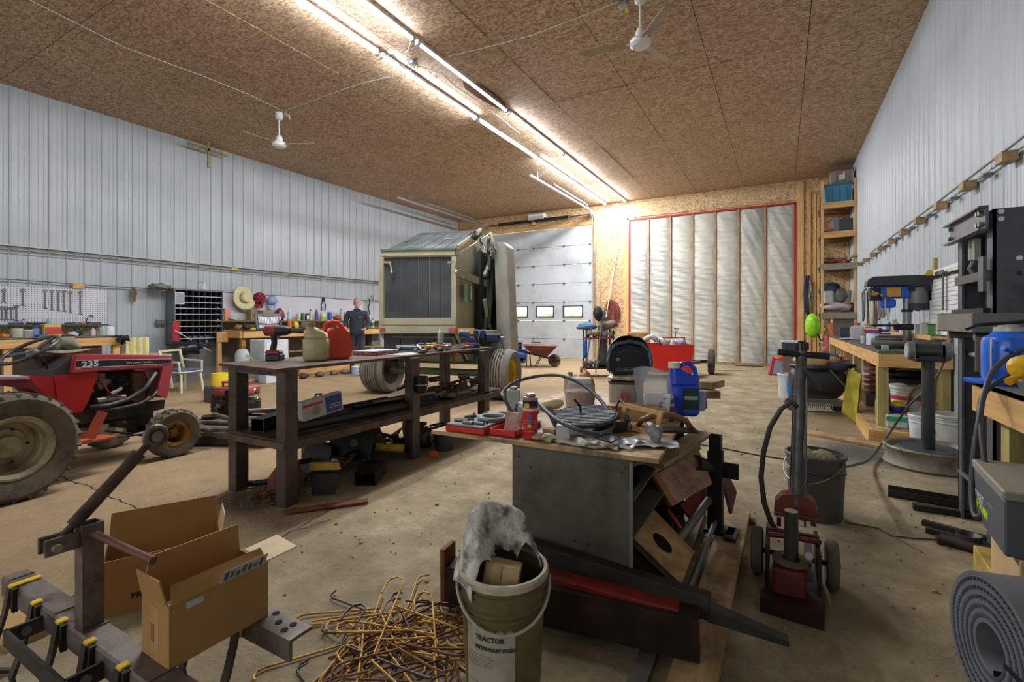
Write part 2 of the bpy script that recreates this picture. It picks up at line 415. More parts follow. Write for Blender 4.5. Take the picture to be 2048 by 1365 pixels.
for a, b_ in wn:
    f_ = MB()
    for (x0,x1,z0,z1) in ((a-.03,b_+.03,1.37,1.41),(a-.03,b_+.03,1.72,1.76),(a-.03,a+.01,1.37,1.76),(b_-.01,b_+.03,1.37,1.76)): f_.box(x0,x1,YF-.04,YF+.035,z0,z1)
    fr = P('window_frame', f_, M('4a4d50',.5), door); P('pane', MB().box(a,b_,YF,YF+.006,1.4,1.73), glassy('door_glass','dfe8e0',.02,.12), fr)
hg = MB().box(-.025,.025,-.015,.01,-.03,.03).cyl((-.04,-.02,0),(.04,-.02,0),.012)
hme = mesh('hinge', hg, GREY)
for i in range(1,7):
    for x in (DX0+.06, -8.15, -7.55, -6.4, DX1-.06):
        o = bpy.data.objects.new('hinge', hme); COL.objects.link(o); o.parent = door; o.location = (x, YF-.03, i*hs)
P('section_seam', MB().box(DX0,DX1,YF-.012,YF-.004,1.9,4.39), M('6d7276',.6), door); P('section_seam', MB().box(DX0,DX1,YF-.012,YF-.004,.01,1.24), M('6d7276',.6), door)
P('door_handle', MB().tube([(-7.6,YF-.02,.5),(-7.6,YF-.09,.5),(-7.3,YF-.09,.5),(-7.3,YF-.02,.5)],.014), BLACK, door)
# daylit field outside the door panes
solo('grass_bank', MB().box(-16, 6, YF+7, YF+7.2, -1, 1.62), M('b5c485', .9, 0, .3, 3), 'sunlit green bank seen outside through the door panes', 'grass', kind='structure')
# vertical + horizontal door tracks
def track(pts, w=.05):
    return MB().tube(pts, w, 4)
for x, lbl in ((DX1+.08,'right'), (DX0-.08,'left')):
    t = thing('door_track', 'galvanised overhead door track curving up the %s edge of the white door'%lbl, 'track', (x+(.04 if lbl=='right' else -.04), YF-.1, 0))
    pts = [(0,0,0),(0,0,4.35)]+[(0,-.45*(1-math.cos(a*math.pi/12)),4.35+.42*math.sin(a*math.pi/12)) for a in range(1,7)]+[(0,-4.6,4.77)]
    P('rail', MB().tube(pts, .035, 6), GALV, t)
    P('upper_rail', MB().tube([(.0,-.2,4.55),(0,-.7,4.88),(0,-3.2,4.90)], .022, 6), GALV, t)
    for a_, b_ in (((0,-4.2,4.8),(0,-4.2,HC)),((0,-4.2,4.82),(0.45,-4.2,HC)),((0,-1.9,4.85),(0,-1.9,HC))): P('hanger', MB().bar(a_, b_, .03, .006), GALV, t)
    bk = mesh('bracket', MB().box(-.05,.03,-.02,.1,0,.06), GALV)
    for z in (.6,1.3,2.0,2.7,3.4,4.1):
        o = bpy.data.objects.new('bracket', bk); COL.objects.link(o); o.parent = t; o.location = (0,0,z)
t = thing('torsion_spring', 'dark torsion spring shaft above the white sectional door', 'spring', (0, YF-.14, 4.72))
P('shaft', MB().cyl((-9.5,0,0),(-5.3,0,0),.016), STEEL, t)
for a, b_ in ((-8.9,-7.55),(-7.45,-6.2)):
    hx = [(a+(b_-a)*i/400, .055*math.cos(i*1.0), .055*math.sin(i*1.0)) for i in range(401)]
    P('coil', MB().cyl((a,0,0),(b_,0,0),.05,None,12), BLACK, t); P('winding_cone', MB().cyl((b_,0,0),(b_+.09,0,0),.055,.03), GREY, t)
P('centre_plate', MB().box(-7.56,-7.44,.02,.13,-.15,.06), LUM, t)
P('cable_drum', MB().cyl((-5.42,0,0),(-5.34,0,0),.09,None,18), ALU, t)
# door opener light box
t = thing('wall_light', 'unlit white box light on the strand board above the sectional door', 'light', (-7.35, YF-.05, 4.78))
P('housing', MB().box(-.32,.32,-.22,.03,0,.14,None,.02), WHITE, t); P('lens', MB().box(-.3,.3,-.24,-.20,-.06,.06,None,.015), M('b9bcc0',.3), t)
# plastic-faced insulated opening with red tape
PX0, PX1, PZ1 = -4.2, .32, 4.42
t = struct('door_2', MB().box(PX0, PX1, YF+.02, YF+.14, 0, PZ1), M('b8b4a2', .9))
def plasticmat():
    m, nt, b = newmat('vapour_plastic'); co = coords(nt, (1,1,.5), world=True)
    c = ramp(nt, noise(nt, co, 1.3, 5, .6), [(.30,lin('9fa3a3')),(.44,lin('b9bab2')),(.6,lin('c9c7ba'))])
    nt.links.new(c, b.inputs['Base Color']); b.inputs['Roughness'].default_value = .28
    co2 = coords(nt, (1.2,1,5), (0,25,0), world=True); h = noise(nt, co2, 2.2, 5, .55)
    bump(nt, b, h, .55, .05); return m
PLAS = plasticmat()
xs = [wy(p,600,YF).x for p in (1258,1297,1341,1385,1430,1477,1530,1590)]
for i in range(7):
    a, b_ = xs[i]+.02, xs[i+1]-.02; q = random.Random(i)
    def fn(u, v, a=a, b_=b_, i=i):
        x = a+(b_-a)*u; z = .06+(PZ1-.1)*v
        puff = math.sin(math.pi*u)**.5*(.052+.010*math.sin(z*9+i*2+u*(4 if i < 5 else 14))+.007*math.sin(z*23+i+u*(7 if i < 5 else 26))+.010*math.sin(z*3.1+i*1.7)+.005*math.sin(z*41+i*3+u*5))
        return (x, YF+.02-puff, z)
    P('insulation_bay', MB().grid(fn, 14, 130), PLAS, t, ang=180)
st = mesh('stud', MB().box(-.028,.028,-.05,0,.05,PZ1), M('a98a68', .5, 0, .25, 3))
for x in xs[1:-1]:
    o = bpy.data.objects.new('stud', st); COL.objects.link(o); o.parent = t; o.location = (x, YF+.015, 0)
P('red_tape', MB().box(PX0-.05,PX0+.04,YF-.035,YF-.005,.02,PZ1+.03).box(PX1-.02,PX1+.06,YF-.035,YF-.005,.7,PZ1+.03).box(PX0,PX1,YF-.035,YF-.005,PZ1-.02,PZ1+.03), M('a61c24',.5), t)
P('bottom_rail', MB().box(PX0,PX1,YF-.05,YF,.0,.07), LUMD, t)
# ---------------------------------------------------------------- strip lights
TUBE = emit('tube_glow', 'f4f8ff', 62); TUBEO = emit('tube_dim', 'eef2ff', 1.6)
YS = [-2.5, 0, 2.48, 4.96, 7.44, 9.92, 12.4]
for rx, lab in ((-4.9,'left'), (-4.25,'right')):
    for i, y0 in enumerate(YS):
        if y0 < 1: continue
        dim = (lab == 'left' and i == 4) or (lab == 'right' and i == 3)
        side = ('camera','second','third','fourth','fifth','farthest')[max(0,i-1)]
        t = thing('strip_light', '%s %s strip light on the ceiling, %s row, %s from the camera' % ('dim' if dim else 'glowing', 'linear', lab, ('first','first','second','third','fourth','fifth','sixth')[i]), 'strip light', (rx, y0+.02, HC-.005))
        P('housing', MB().box(-.035,.035,0,2.40,-.035,.0), WHITE, t)
        P('tube', MB().cyl((0,.04,-.05),(0,2.36,-.05),.017,None,8), TUBEO if dim else TUBE, t)
        P('end_cap', MB().box(-.03,.03,-.005,.035,-.075,-.0), WHITE, t); P('end_cap', MB().box(-.03,.03,2.365,2.405,-.075,0), WHITE, t)
        if not dim: area('tube_light', (rx, y0+1.22, HC-.085), .06, 2.3, 30, (0,0,0), (.965,.98,1))
# ================================================================ FOREGROUND LEFT: toolbar, cartons, pail, rods
# spring-tooth toolbar -------------------------------------------------
bx, by = -1.9, .665
t = thing('cultivator_toolbar', 'rusty brown tillage toolbar with yellow shank clamps, front left on the floor', 'implement', (bx, by, 0))
def L(p): return (p[0]-bx, p[1]-by, p[2])
def lbox(mb, x0,x1,y0,y1,z0,z1,c=0): return mb.box(x0-bx,x1-bx,y0-by,y1-by,z0,z1,None,c)
TB = M('5a4c45', .42, .55, .3, 9, .2, '7f7670', .5, 9)
P('main_beam', lbox(MB(), -2.525,-1.2,.627,.703,.225,.30,.006), TB, t)
ang = MB(); lbox(ang,-1.80,-1.273,.92,1.0,.29,.30); lbox(ang,-1.80,-1.273,.92,.93,.235,.29); P('rear_angle', ang, TB, t)
hl = mesh('bolt_hole', MB().cyl((0,0,0),(0,0,.0035),.011,None,12), M('1a1614',.9))
for x,y in ((-1.33,.975),(-1.38,.96),(-1.43,.985),(-1.33,.945)):
    o = bpy.data.objects.new('bolt_hole', hl); COL.objects.link(o); o.parent = t; o.location = L((x,y,.2985))
P('rear_stub', lbox(MB(), -2.16,-2.10,.703,.75,.24,.29), TB, t)
for x in (-1.58,): P('cross_member', lbox(MB(), x-.02,x+.02,.703,.92,.24,.285), TB, t)
mast = MB().box(-.0275,.0275,-.0275,.0275,.30,.60)
for a in (-1,1): mast.box(-.0275,.0275,a*.0245-.003,a*.0245+.003,.60,.62).box(a*.0245-.003,a*.0245+.003,-.0215,.0215,.60,.62)
P('mast', mast, TB, t, (.012,0,0))
for s in (-.022,.022): P('clevis_plate', MB().box(s-.005,s+.005,-.11,-.0275,.555,.605,None,.002), TB, t)
P('clevis_bolt', MB().cyl((-.045,-.085,.578),(.045,-.085,.578),.012).cyl((-.05,-.085,.578),(-.036,-.085,.578),.02,None,6), M('9a8f80',.45,.6), t)
a, b = Vector((0,-.08,.578)), Vector((0,.187,.848)); d = (b-a).normalized()
lk = MB().cyl(a, a+d*.07, .011).cyl(a+d*.06, a+d*.30, .0195,None,14).cyl(a+d*.285, a+d*.31, .0225,None,14).cyl(a+d*.30, a+d*.35, .0115)
tl = P('top_link', lk, M('4f3b31', .5, .5, .25, 20, .15), t)
ring = [(.022*math.cos(x),  .034*math.sin(x)+.015) for x in [0]]
rr = MB(); n = 18
e, f_ = b, Vector((0, d.z, -d.y))
pts = [b+Vector((0,.03*math.cos(2*math.pi*i/n),.03*math.sin(2*math.pi*i/n))) for i in range(n)]
rr.T = None; rr.tube(pts, .012, 8, True); P('link_eye', rr, TB, tl); P('eye_ball', MB().cyl(b+Vector((-.014,0,0)), b+Vector((.014,0,0)), .019,None,14), M('8d8780',.4,.7), tl)
P('brace_rod', MB().cyl((.03,0,.59),(.36,.02,.575),.011), M('6b4a3b',.6,.4), t)
# black bolt-on frame
fb = M('2b2a2b',.4,.5,.2,9,.1,'5a534c',.4)
P('frame_arm', lbox(MB(), -2.135,-2.125,.54,.66,.225,.275), fb, t); P('frame_arm', lbox(MB(), -1.70,-1.69,.54,.66,.225,.275), fb, t)
P('frame_bar', lbox(MB(), -2.14,-1.64,.535,.545,.225,.275), fb, t)
for x in (-2.13,-1.695): P('frame_bolt', MB().cyl(L((x-.012,.585,.25)),L((x+.012,.585,.25)),.014,None,10), GREY, t)
def shank(x, y0, sg):
    pr = [(y0,.30),(y0-.012*sg,.22),(y0-.03*sg,.15),(y0-.05*sg,.09),(y0-.04*sg,.03),(y0+.0*sg,.006)]
    mb = MB()
    for (ya,za),(yb,zb) in zip(pr[:-1], pr[1:]): mb.bar(L((x,ya,za)),L((x,yb,zb)),.03,.010,(0,1,0))
    return mb
yc = M('d8b411',.5,0,.15,20,.1,'6b5a20',.2)
for x in (-2.394,-2.185,-1.98,-1.78,-1.574,-1.37):
    P('shank', shank(x, .617, 1), M('4b4440',.45,.6,.2,9,.15), t)
    cl = MB(); lbox(cl, x-.014,x+.014,.614,.628,.225,.305,.004); lbox(cl, x-.014,x+.014,.614,.70 if x < -2.3 else .642,.30,.308,.003); P('clamp', cl, yc, t)
    P('clamp_plate', lbox(MB(), x+.018,x+.034,.615,.63,.22,.30), STEELD, t)
for x in (-1.75,-1.52):
    P('shank', shank(x, .912, 1), M('4b4440',.45,.6,.2,9,.15), t)
    P('clamp', lbox(MB(), x-.014,x+.014,.907,.92,.235,.305,.003), yc, t)
for x in (-2.46,-2.05,-1.85,-1.45): P('weld_bead', lbox(MB(), x-.004,x+.004,.632,.70,.2995,.304), M('77716c',.35,.7), t)
# cartons --------------------------------------------------------------
def carton(name, label, W, Lg, H, fl, mat, loc, rz, th=.004, group=None):
    """open box, origin bottom centre; fl = dict side -> (height, tilt out degrees)"""
    t = thing(name, label, 'box', loc, rz, group)
    P('base', MB().box(-W/2,W/2,-Lg/2,Lg/2,0,th), mat, t)
    for nm,(x0,x1,y0,y1) in dict(l=(-W/2,-W/2+th,-Lg/2,Lg/2), r=(W/2-th,W/2,-Lg/2,Lg/2), n=(-W/2+th,W/2-th,-Lg/2,-Lg/2+th), f=(-W/2+th,W/2-th,Lg/2-th,Lg/2)).items():
        P('side_panel', MB().box(x0,x1,y0,y1,th,H), mat, t)
        if nm in fl:
            h, ti = fl[nm][:2]; mm = fl[nm][2] if len(fl[nm]) > 2 else mat
            if nm in 'lr':
                s = -1 if nm == 'l' else 1
                q = MB().prism([(-Lg/2+.004,0),(Lg/2-.004,0),(Lg/2-.014,h),(-Lg/2+.014,h)], th, TR((s*(W/2),0,H-.002),(0,0,90)) @ TR((0,0,0),(90-s*-ti if s<0 else 90-ti,0,0)))
            else:
                s = -1 if nm == 'n' else 1
                q = MB().prism([(-W/2+.004,0),(W/2-.004,0),(W/2-.012,h),(-W/2+.012,h)], th, TR((0,s*Lg/2,H-.002),(90-s*ti,0,0)))
            P('flap', q, mm, t)
    return t
c1 = carton('cardboard_box', 'open tan carton with a shipping label on its flap, standing on the rusty toolbar', .155, .285, .175, dict(l=(.095,-4),r=(.05,28),n=(.075,12)), M('a67c46',.75,0,.07,4,.05), (-1.5225,.825,.301), -1)
P('flap', MB().box(-.07,.07,0,.11,0,.004), M('dcc8a0',.8), c1, (.005,.14,.172), (6,0,-8))
lb = P('shipping_label', MB().box(-.0005,.0005,-.035,.105,.002,.048), M('b4b2b0',.5), c1, (.0835,.02,.173), (0,28,0))
for i in range(7):
    y = -.025+i*.018
    P('print_line', MB().box(.0006,.001,y,y+.011,.008+.004*(i%2),.04-.006*(i%3)), M('5b5c60',.6), lb)
P('small_label', MB().box(0,.001,-.1,-.055,.145,.163), M('c4c2c2',.5), c1, (.0778,0,0))
P('tape_strip', MB().box(-.028,.02,-.1432,-.1426,0,.15), M('b98f5c',.3), c1)
P('hand_hole', MB().box(-.022,-.004,-.1437,-.1430,.05,.10), M('7d5a33',.8), c1)
sp = thing('spray_nozzle', 'small black fitting poking up inside the open carton on the toolbar', 'fitting', (-1.475,.70,.42))
P('body', MB().cyl((0,0,-.115),(0,0,.03),.018).box(-.02,.02,-.012,.012,.025,.045), BLACK, sp); P('nozzle', MB().cyl((.018,-.008,.035),(.026,-.012,.035),.007), CHROME, sp)
c2 = carton('cardboard_box', 'long brown open carton on the floor behind the toolbar mast, printed PR', .20, .43, .235, dict(l=(.14,3),f=(.10,10,CARDL)), M('9c6f3d',.78,0,.07,4,.05), (-2.475,1.150,.0), -26)
text('PRODUCT', .034, M('241a12',.7), c2, (.1003,-.118,.055), (90,0,90), bold=.0012)
# pail with rag and block ---------------------------------------------
def pail(name, label, r0, r1, H, mat, loc, rimm=None, rz=0, handle=None, group=None, ribs=(.80,.86,.92), fill=None, cat='bucket'):
    t = thing(name, label, cat, loc, rz, group)
    pr = [(r0*.96,0),(r0,.006)]
    R_ = lambda k: r0+(r1-r0)*k
    for k in ribs: pr += [(R_(k),H*k-.006),(R_(k)+.006,H*k-.002),(R_(k)+.006,H*k+.004),(R_(k),H*k+.007)]
    pr += [(R_(1),H),(R_(1)-.004,H),(R_(.9)-.006,H*.9),(r0-.005,.008),(0,.008)]
    P('body', MB().lathe(pr, None, 28), mat, t)
    P('rim', MB().lathe([(r1-.003,H-.022),(r1+.007,H-.022),(r1+.009,H-.004),(r1+.004,H+.003),(r1-.006,H+.002),(r1-.006,H-.01)], None, 28, True), rimm or mat, t)
    if handle:
        q = [((r1+.012)*math.cos(a), -(r1+.014)*math.sin(a), H-.04-handle[0]*math.sin(a)) for a in [math.pi*i/16 for i in range(17)]]
        P('bail', MB().tube(q, handle[2] if len(handle)>2 else .003, 8), handle[3] if len(handle)>3 else GREY, t)
        for s in (-1,1): P('ear', MB().cyl((s*r1*.97,0,H-.04),(s*(r1+.012),0,H-.04),.014), mat, t)
    if fill: P('contents', MB().blob((0,0,H-fill[1]),(r1*.92,r1*.92,fill[2] if len(fill)>2 else .02),.15,3), fill[0], t)
    return t
TAU = M('6b5f3c', .5, 0, .08, 4, .05, '453d28', .35)
pb = pail('oil_pail', 'olive plastic pail labelled TRACTOR HYDRAULIC FLUID with rag and wood block in it', .122, .142, .437, TAU, (-.81,1.385,0), M('bdb49c',.5,0,.1,8,.05,'6b6450',.35), 32, (.10,62,.0052,M('a8a28f',.5)), ribs=(.74,.78,.9))
lab = MB(); n = 10
for i in range(n+1):
    a = R(-148+72*i/n)
    for z in (.035,.300): lab.v.append(Vector((.1375*math.cos(a)*(1-(.437-z)*.05/.437*.9), .1375*math.sin(a)*(1-(.437-z)*.05/.437*.9), z)))
lab.f = [(2*i,2*i+2,2*i+3,2*i+1) for i in range(n)]
lo_ = P('paper_label', lab, M('aaa393',.6,0,.06,12,.05,'7d7562',.4), pb)
def lathe_text(s, size, z, a0, par, mat, rad=.1405, bold=.0006):
    cu = bpy.data.curves.new('t','FONT'); cu.body = s; cu.size = size; cu.extrude = .0004; cu.offset = bold; cu.resolution_u = 2
    to = bpy.data.objects.new('t', cu); COL.objects.link(to); me = bpy.data.meshes.new_from_object(to); bpy.data.objects.remove(to)
    for v in me.vertices:
        a = R(a0)+v.co.x/rad; rr_ = rad+v.co.z; v.co = Vector((rr_*math.cos(a), rr_*math.sin(a), z+v.co.y))
    me.materials.clear(); me.materials.append(mat); o = bpy.data.objects.new('lettering', me); COL.objects.link(o); o.parent = par
INK = M('35302a',.7)
lathe_text('TRACTOR', .021, .262, -131, lo_, INK, .1375); lathe_text('HYDRAULIC FLUID', .0158, .234, -131, lo_, INK, .137)
for i,z in enumerate((.215,.207,.199,.191,.183,.13)):
    lathe_text('________________', .012, z, -145, lo_, M('6a6354',.7), .136, .0)
for z in (.085,.072,.055): lathe_text('_________________', .012, z, -145, lo_, INK, .1345, .0)
redln = MB()
for i in range(n):
    a, b_ = R(-148+72*i/n), R(-148+72*(i+1)/n)
    for z in (.036,.298):
        rr_ = .1385*(1-(.437-z)*.05/.437*.9); redln.tube([(rr_*math.cos(a),rr_*math.sin(a),z),(rr_*math.cos(b_),rr_*math.sin(b_),z)],.0012,4)
P('label_border', redln, M('8c3a33',.6), lo_)
bl = MB().cb((0,0,0),(.115,.07,.075),(0,0,0),.003)
solo('wood_block', bl, LUMD, 'split square wood block sitting upright in the olive pail', 'wood', loc=(-.795,1.355,.425), rot=(78,8,20))
solo('split_crack', MB().box(-.001,.001,-.0365,.03,.0376,.0382), BLACK, None, None, loc=(-.795,1.355,.425), rot=(78,8,20)).parent = bpy.data.objects['wood_block']
bpy.data.objects['split_crack'].location = (0,0,0); bpy.data.objects['split_crack'].rotation_euler = (0,0,0)
def ragfn(u, v):
    a = R(45+u*215); hgt = .02+.155*math.sin(math.pi*min(1,max(0,u*.92+.06)))**.9
    if v < .45: k = v/.45; r = .158-.045*k**1.4; z = (-.045+.02*math.sin(a*5))*(1-k)+hgt*k
    else: k = (v-.45)/.55; r = .113-.075*k; z = hgt*(1-.75*k*k)+.02*math.sin(k*3.1)
    w_ = .008*math.sin(a*4+v*4)+.003*math.sin(a*13+v*3)+.003*math.sin(v*15+a*4)
    return ((r+w_)*math.cos(a), (r+w_)*math.sin(a), z+w_*.5)
def ragmat():
    m, nt, b = newmat('greasy_cloth'); co = coords(nt)
    c = mixc(nt, ramp(nt, noise(nt, co, 14, 6, .7), [(.44,(0,0,0)),(.62,(1,1,1))]), lin('c9c6bf'), lin('6b5b4b'))
    nt.links.new(c, b.inputs['Base Color']); b.inputs['Roughness'].default_value = .9; bump(nt, b, noise(nt, co, 60, 4), .3, .004); return m
RAG = ragmat()
solo('greasy_rag', MB().grid(ragfn, 70, 22, .005), RAG, 'grey white greasy rag bunched over the rim of the olive pail', 'rag', loc=(-.81,1.385,.435), ang=180)
# bent rod pile --------------------------------------------------------
RY = [M('c99a3a',.55,.1,.25,20,.1,'7a4a28',.35,9), M('6a3f28',.7,.2,.3,20,.2), M('33312f',.45,.4,.2,9,.1), M('8c5a35',.7,.2,.3,22,.2)]
rq = random.Random(5)
kinds = ('yellow painted','rusty brown','dark grey','orange rusted')
def rodpts(kind, Lr):
    if kind == 0: return [(0,0,0),(Lr,0,0),(Lr+.025,.008,0),(Lr+.035,.03,0),(Lr+.03,.055,0)]
    if kind == 1: return [(.0,.05,0),(0.008,.015,0),(.035,0,0),(Lr*.5,.006,0),(Lr,0,0)]
    return [(0,0,0),(Lr,.004,0),(Lr+.035,.012,0),(Lr+.055,.04,0),(Lr+.04,.07,0),(Lr,.08,0),(Lr-.06,.078,0)]
cx, cy = -1.27, 1.42
for i in range(72):
    k = rq.choice((0,0,0,1,1,2,3)); Lr = rq.uniform(.2,.46); a = rq.uniform(0,360)
    x = cx+rq.gauss(0,.15); y = cy+rq.gauss(0,.14)
    z = .006+rq.uniform(0,.05)*max(0,1-(abs(x-cx)+abs(y-cy))*2.0)
    ti = rq.uniform(-5,5)*(1 if z > .02 else .15)
    q = [(p[0]-Lr/2,p[1],p[2]) for p in rodpts(rq.choice((0,1,2)),Lr)]
    if z < .012: ti = 0
    wh_ = ('at the back of' if y > cy+.08 else 'at the front of' if y < cy-.08 else 'in the middle of')+(' the heap, pail side' if x > cx+.06 else ' the heap, far from the pail' if x < cx-.06 else ' the heap')
    o = solo('bent_rod', MB().tube(q, .0042, 6), RY[k], '%s bent hook rod lying %s' % (kinds[k], wh_), 'rod', '%s rods %s' % (kinds[k], wh_), (x,y,z+abs(math.sin(R(ti)))*Lr/2), (0,ti,a))
# long channel, red bar, black beam, plank ----------------------------
ch = MB(); Lc = 1.02
ch.box(0,Lc,0,.006,0,.15).box(0,Lc,.006,.10,.144,.15).box(0,Lc,.006,.10,0,.006)
dm = M('2a1d18',.45,.4,.25,8,.12,'45322a',.35)
co_ = solo('steel_channel', ch, dm, 'long dark brown steel channel lying in front of the grey cabinet', 'steel', loc=(-1.26,1.655,.045), rot=(0,-.5,7))
P('rust_edge', MB().box(-.02,.0,0,.10,0,.22), M('7a4a28',.8,.1,.3,12,.2), co_)
solo('red_bar', MB().box(0,.78,0,.085,0,.035,None,.004), M('9a2c22',.5,.2,.15,9,.1,'5b2a1e',.5), 'faded red flat bar lying on the dark channel, below the black beam', 'steel', loc=(-1.1,1.715,.201), rot=(0,2,6))
bb = thing('black_beam', 'black square beam with a tapered blade tip laid across the channel', 'beam', (-.98,1.83,.315), rot=(0,6.0,6))
P('beam', MB().box(0,.76,-.03,.03,-.085,0,None,.004), M('2c2a26',.45,.4,.2,7,.1,'4a443a',.4), bb)
P('blade', MB().prism([(.76,-.09),(1.02,-.085),(1.02,-.07),(.76,-.035)], .05, TR((0,.025,0),(90,0,0))), M('35322d',.5,.4,.2,7,.1), bb)
pk = MB().box(-.075,.075,0,2.0,0,.04,None,.003)
solo('pine_plank', pk, LUMD, 'weathered pine plank on the floor under the black post', 'plank', loc=(-.265,1.42,.002), rot=(0,0,-.5))
solo('grey_skid_bar', MB().box(-.03,.03,0,1.9,0,.038), M('5c574c',.7,.2,.2,9,.15), 'dark grey skid bar on the floor left of the pine plank', 'steel', loc=(-.42,1.4,.001), rot=(0,0,1))
solo('grey_tube', MB().cyl((0,0,0),(0,1.1,.0),.014,None,12), GREY, 'thin grey tube lying beside the pine plank', 'tube', loc=(-.365,1.9,.052), rot=(3,0,-2))
# grey cabinet + plywood top ------------------------------------------
CABM = M('67635a',.5,.25,.12,4,.08,'474238',.5,4)
cb = thing('grey_cabinet', 'grey steel cabinet standing open on its right side under the plywood top', 'cabinet', (-.79,1.90,0))
P('front_panel', MB().box(-.275,.275,0,.012,.04,.685,None,.003), CABM, cb); P('back_panel', MB().box(-.275,.275,1.14,1.15,.04,.685), CABM, cb)
P('left_panel', MB().box(-.275,-.265,.012,1.14,.04,.685), CABM, cb); P('top_panel', MB().box(-.275,.275,0,1.15,.685,.695), CABM, cb); P('base_panel', MB().box(-.275,.275,0.012,1.15,.04,.05), CABM, cb)
P('inner_shelf', MB().box(-.265,.265,.02,1.14,.36,.37), CABM, cb); P('edge_trim', MB().box(.262,.275,-.004,.0,.04,.685), M('7d7f74',.4,.4), cb)
P('skid', MB().box(-.27,.27,.0,1.15,0,.04), STEELD, cb)
rv = mesh('rivet', MB().cyl((0,-.003,0),(0,.002,0),.005,None,8), STEELD)
for x,z in ((-.24,.64),(.23,.64),(-.24,.08),(.23,.08),(.03,.32),(.09,.32),(-.18,.6)):
    o = bpy.data.objects.new('rivet', rv); COL.objects.link(o); o.parent = cb; o.location = (x,0,z)
ZP = .713
pw = MB().prism([(-1.50,1.865),(-.415,1.90),(-.445,2.4),(-.56,3.55),(-1.42,3.5)], .018, None, .695)
solo('plywood_sheet', pw, PLY, 'stained plywood sheet used as a bench top over the grey cabinet', 'board')
# junk stored on the right of the cabinet -----------------------------
def slab(pts4, th, back=True):
    """board from four world corners, extruded away from the viewer by th"""
    a,b,c,d = [Vector(p) for p in pts4]; n = (b-a).cross(d-a).normalized()
    if n.dot(Vector((0,0,EYE))-Vector((a.x,a.y,a.z))) > 0 and n.dot(-a+Vector((0,0,EYE))) > 0: n = -n
    o = n*th; return MB().add([a,b,c,d,a+o,b+o,c+o,d+o], [(0,1,2,3),(7,6,5,4),(0,4,5,1),(1,5,6,2),(2,6,7,3),(3,7,4,0)])
BRD = wood('drawer_wood','a87d45','d2a667',0,.7,dirt='6b5233'); BRN = wood('brown_wood','8d5a28','b87e3c',0,.8)
q4 = [at(1303,1024,2.36), at(1385,1110,2.22), at(1364,1170,2.08), at(1268,1078,2.20)]
dr = thing('drawer_box', 'shallow wooden drawer with a black oval hole, tipped on its side right of the cabinet', 'drawer', q4[3])
def rel(mb, o): 
    mb.v = [v-Vector(o) for v in mb.v]; return mb
P('face', rel(slab(q4,.015), q4[3]), BRD, dr)
n_ = (q4[1]-q4[0]).cross(q4[3]-q4[0]).normalized(); 
if n_.dot(Vector((0,0,EYE))-q4[0]) < 0: n_ = -n_
P('rail', rel(MB().bar(q4[0]-n_*.02, q4[1]-n_*.02, .07, .02, n_), q4[3]), BRN, dr); P('rail', rel(MB().bar(q4[3]-n_*.02, q4[2]-n_*.02, .05, .02, n_), q4[3]), M('3a3129',.7), dr)
cc = (q4[0]*.28+q4[1]*.24+q4[2]*.24+q4[3]*.24); ux = (q4[1]-q4[0]).normalized(); uy = n_.cross(ux)
ov = [cc+ux*.052*math.cos(a)+uy*.032*math.sin(a)-ux*.01 for a in [2*math.pi*i/20 for i in range(20)]]
P('oval_hole', rel(MB().add([p+n_*.001 for p in ov]+[p+n_*.002 for p in ov], [tuple(range(19,-1,-1)),tuple(range(20,40))]+[(i,(i+1)%20,20+(i+1)%20,20+i) for i in range(20)]), q4[3]), M('0d0b0a',1), dr)
q4 = [at(1303,940,2.55), at(1395,893,2.75), at(1425,968,2.65), at(1347,1012,2.45)]
d2 = thing('drawer', 'pink-brown plywood drawer lying on its side beneath the propped boards', 'drawer', q4[3])
P('panel', rel(slab([q4[0]*.85+q4[3]*.15,q4[1]*.9+q4[2]*.1,q4[2],q4[3]],.012), q4[3]), wood('pink_ply','a98264','caa080',0,.6,dirt='7d5a44'), d2)
P('rail', rel(MB().bar(q4[0], q4[3], .05, .02), q4[3]), BRN, d2); P('rail', rel(MB().bar(q4[0], q4[1], .04, .03), q4[3]), LUMD, d2)
for nm,A,B,w_,m_,lb_ in (('propped_board',at(1305,930,2.35),at(1407,866,3.0),.11,LUMD,'weathered board propped at a slant against the plywood top'),
    ('propped_board',at(1262,930,2.2),at(1398,885,3.0),.02,M('6f6a55',.7),'thin grey board propped below the weathered board')):
    solo(nm, rel(MB().bar(A,B,w_,.02,(0,0,1)),A), m_, lb_, 'board', loc=A)
A,B = at(1262,1000,2.2), at(1312,930,2.6); solo('grey_lath', rel(MB().bar(A,B,.03,.012),A), M('77725e',.7), 'grey wooden lath leaning inside the cabinet opening', 'wood', loc=A)
q4 = [at(1360,1012,2.7), at(1420,950,2.9), at(1424,985,2.85), at(1384,1040,2.6)]
solo('red_sheet', rel(slab(q4,.02),q4[0]), M('9c3c36',.5,.1,.12,8,.08,'6d4a40',.3), 'faded red sheet metal panel leaning behind the black post', 'panel', loc=q4[0])
q4 = [at(1444,950,3.0), at(1456,945,3.05), at(1474,985,3.0), at(1464,1028,2.88)]
solo('maroon_sheet', rel(slab(q4,.02),q4[0]), M('6e4c47',.6,.1,.12), 'dull maroon corner panel showing right of the black post', 'panel', loc=q4[0])
A,B = at(1355,1085,2.3), at(1418,1000,2.75); solo('grey_pipe', rel(MB().cyl(A,B,.022,None,14),A), M('6f6c64',.5,.3,.1,8,.05), 'grey round pipe slanting below the red sheet', 'pipe', loc=A)
A,B = at(1262,960,2.5), at(1300,925,2.9); solo('black_cylinder', rel(MB().cyl(A,B,.045,None,16),A), BLACK, 'black rubber cylinder lying on the cabinet shelf', 'cylinder', loc=A)
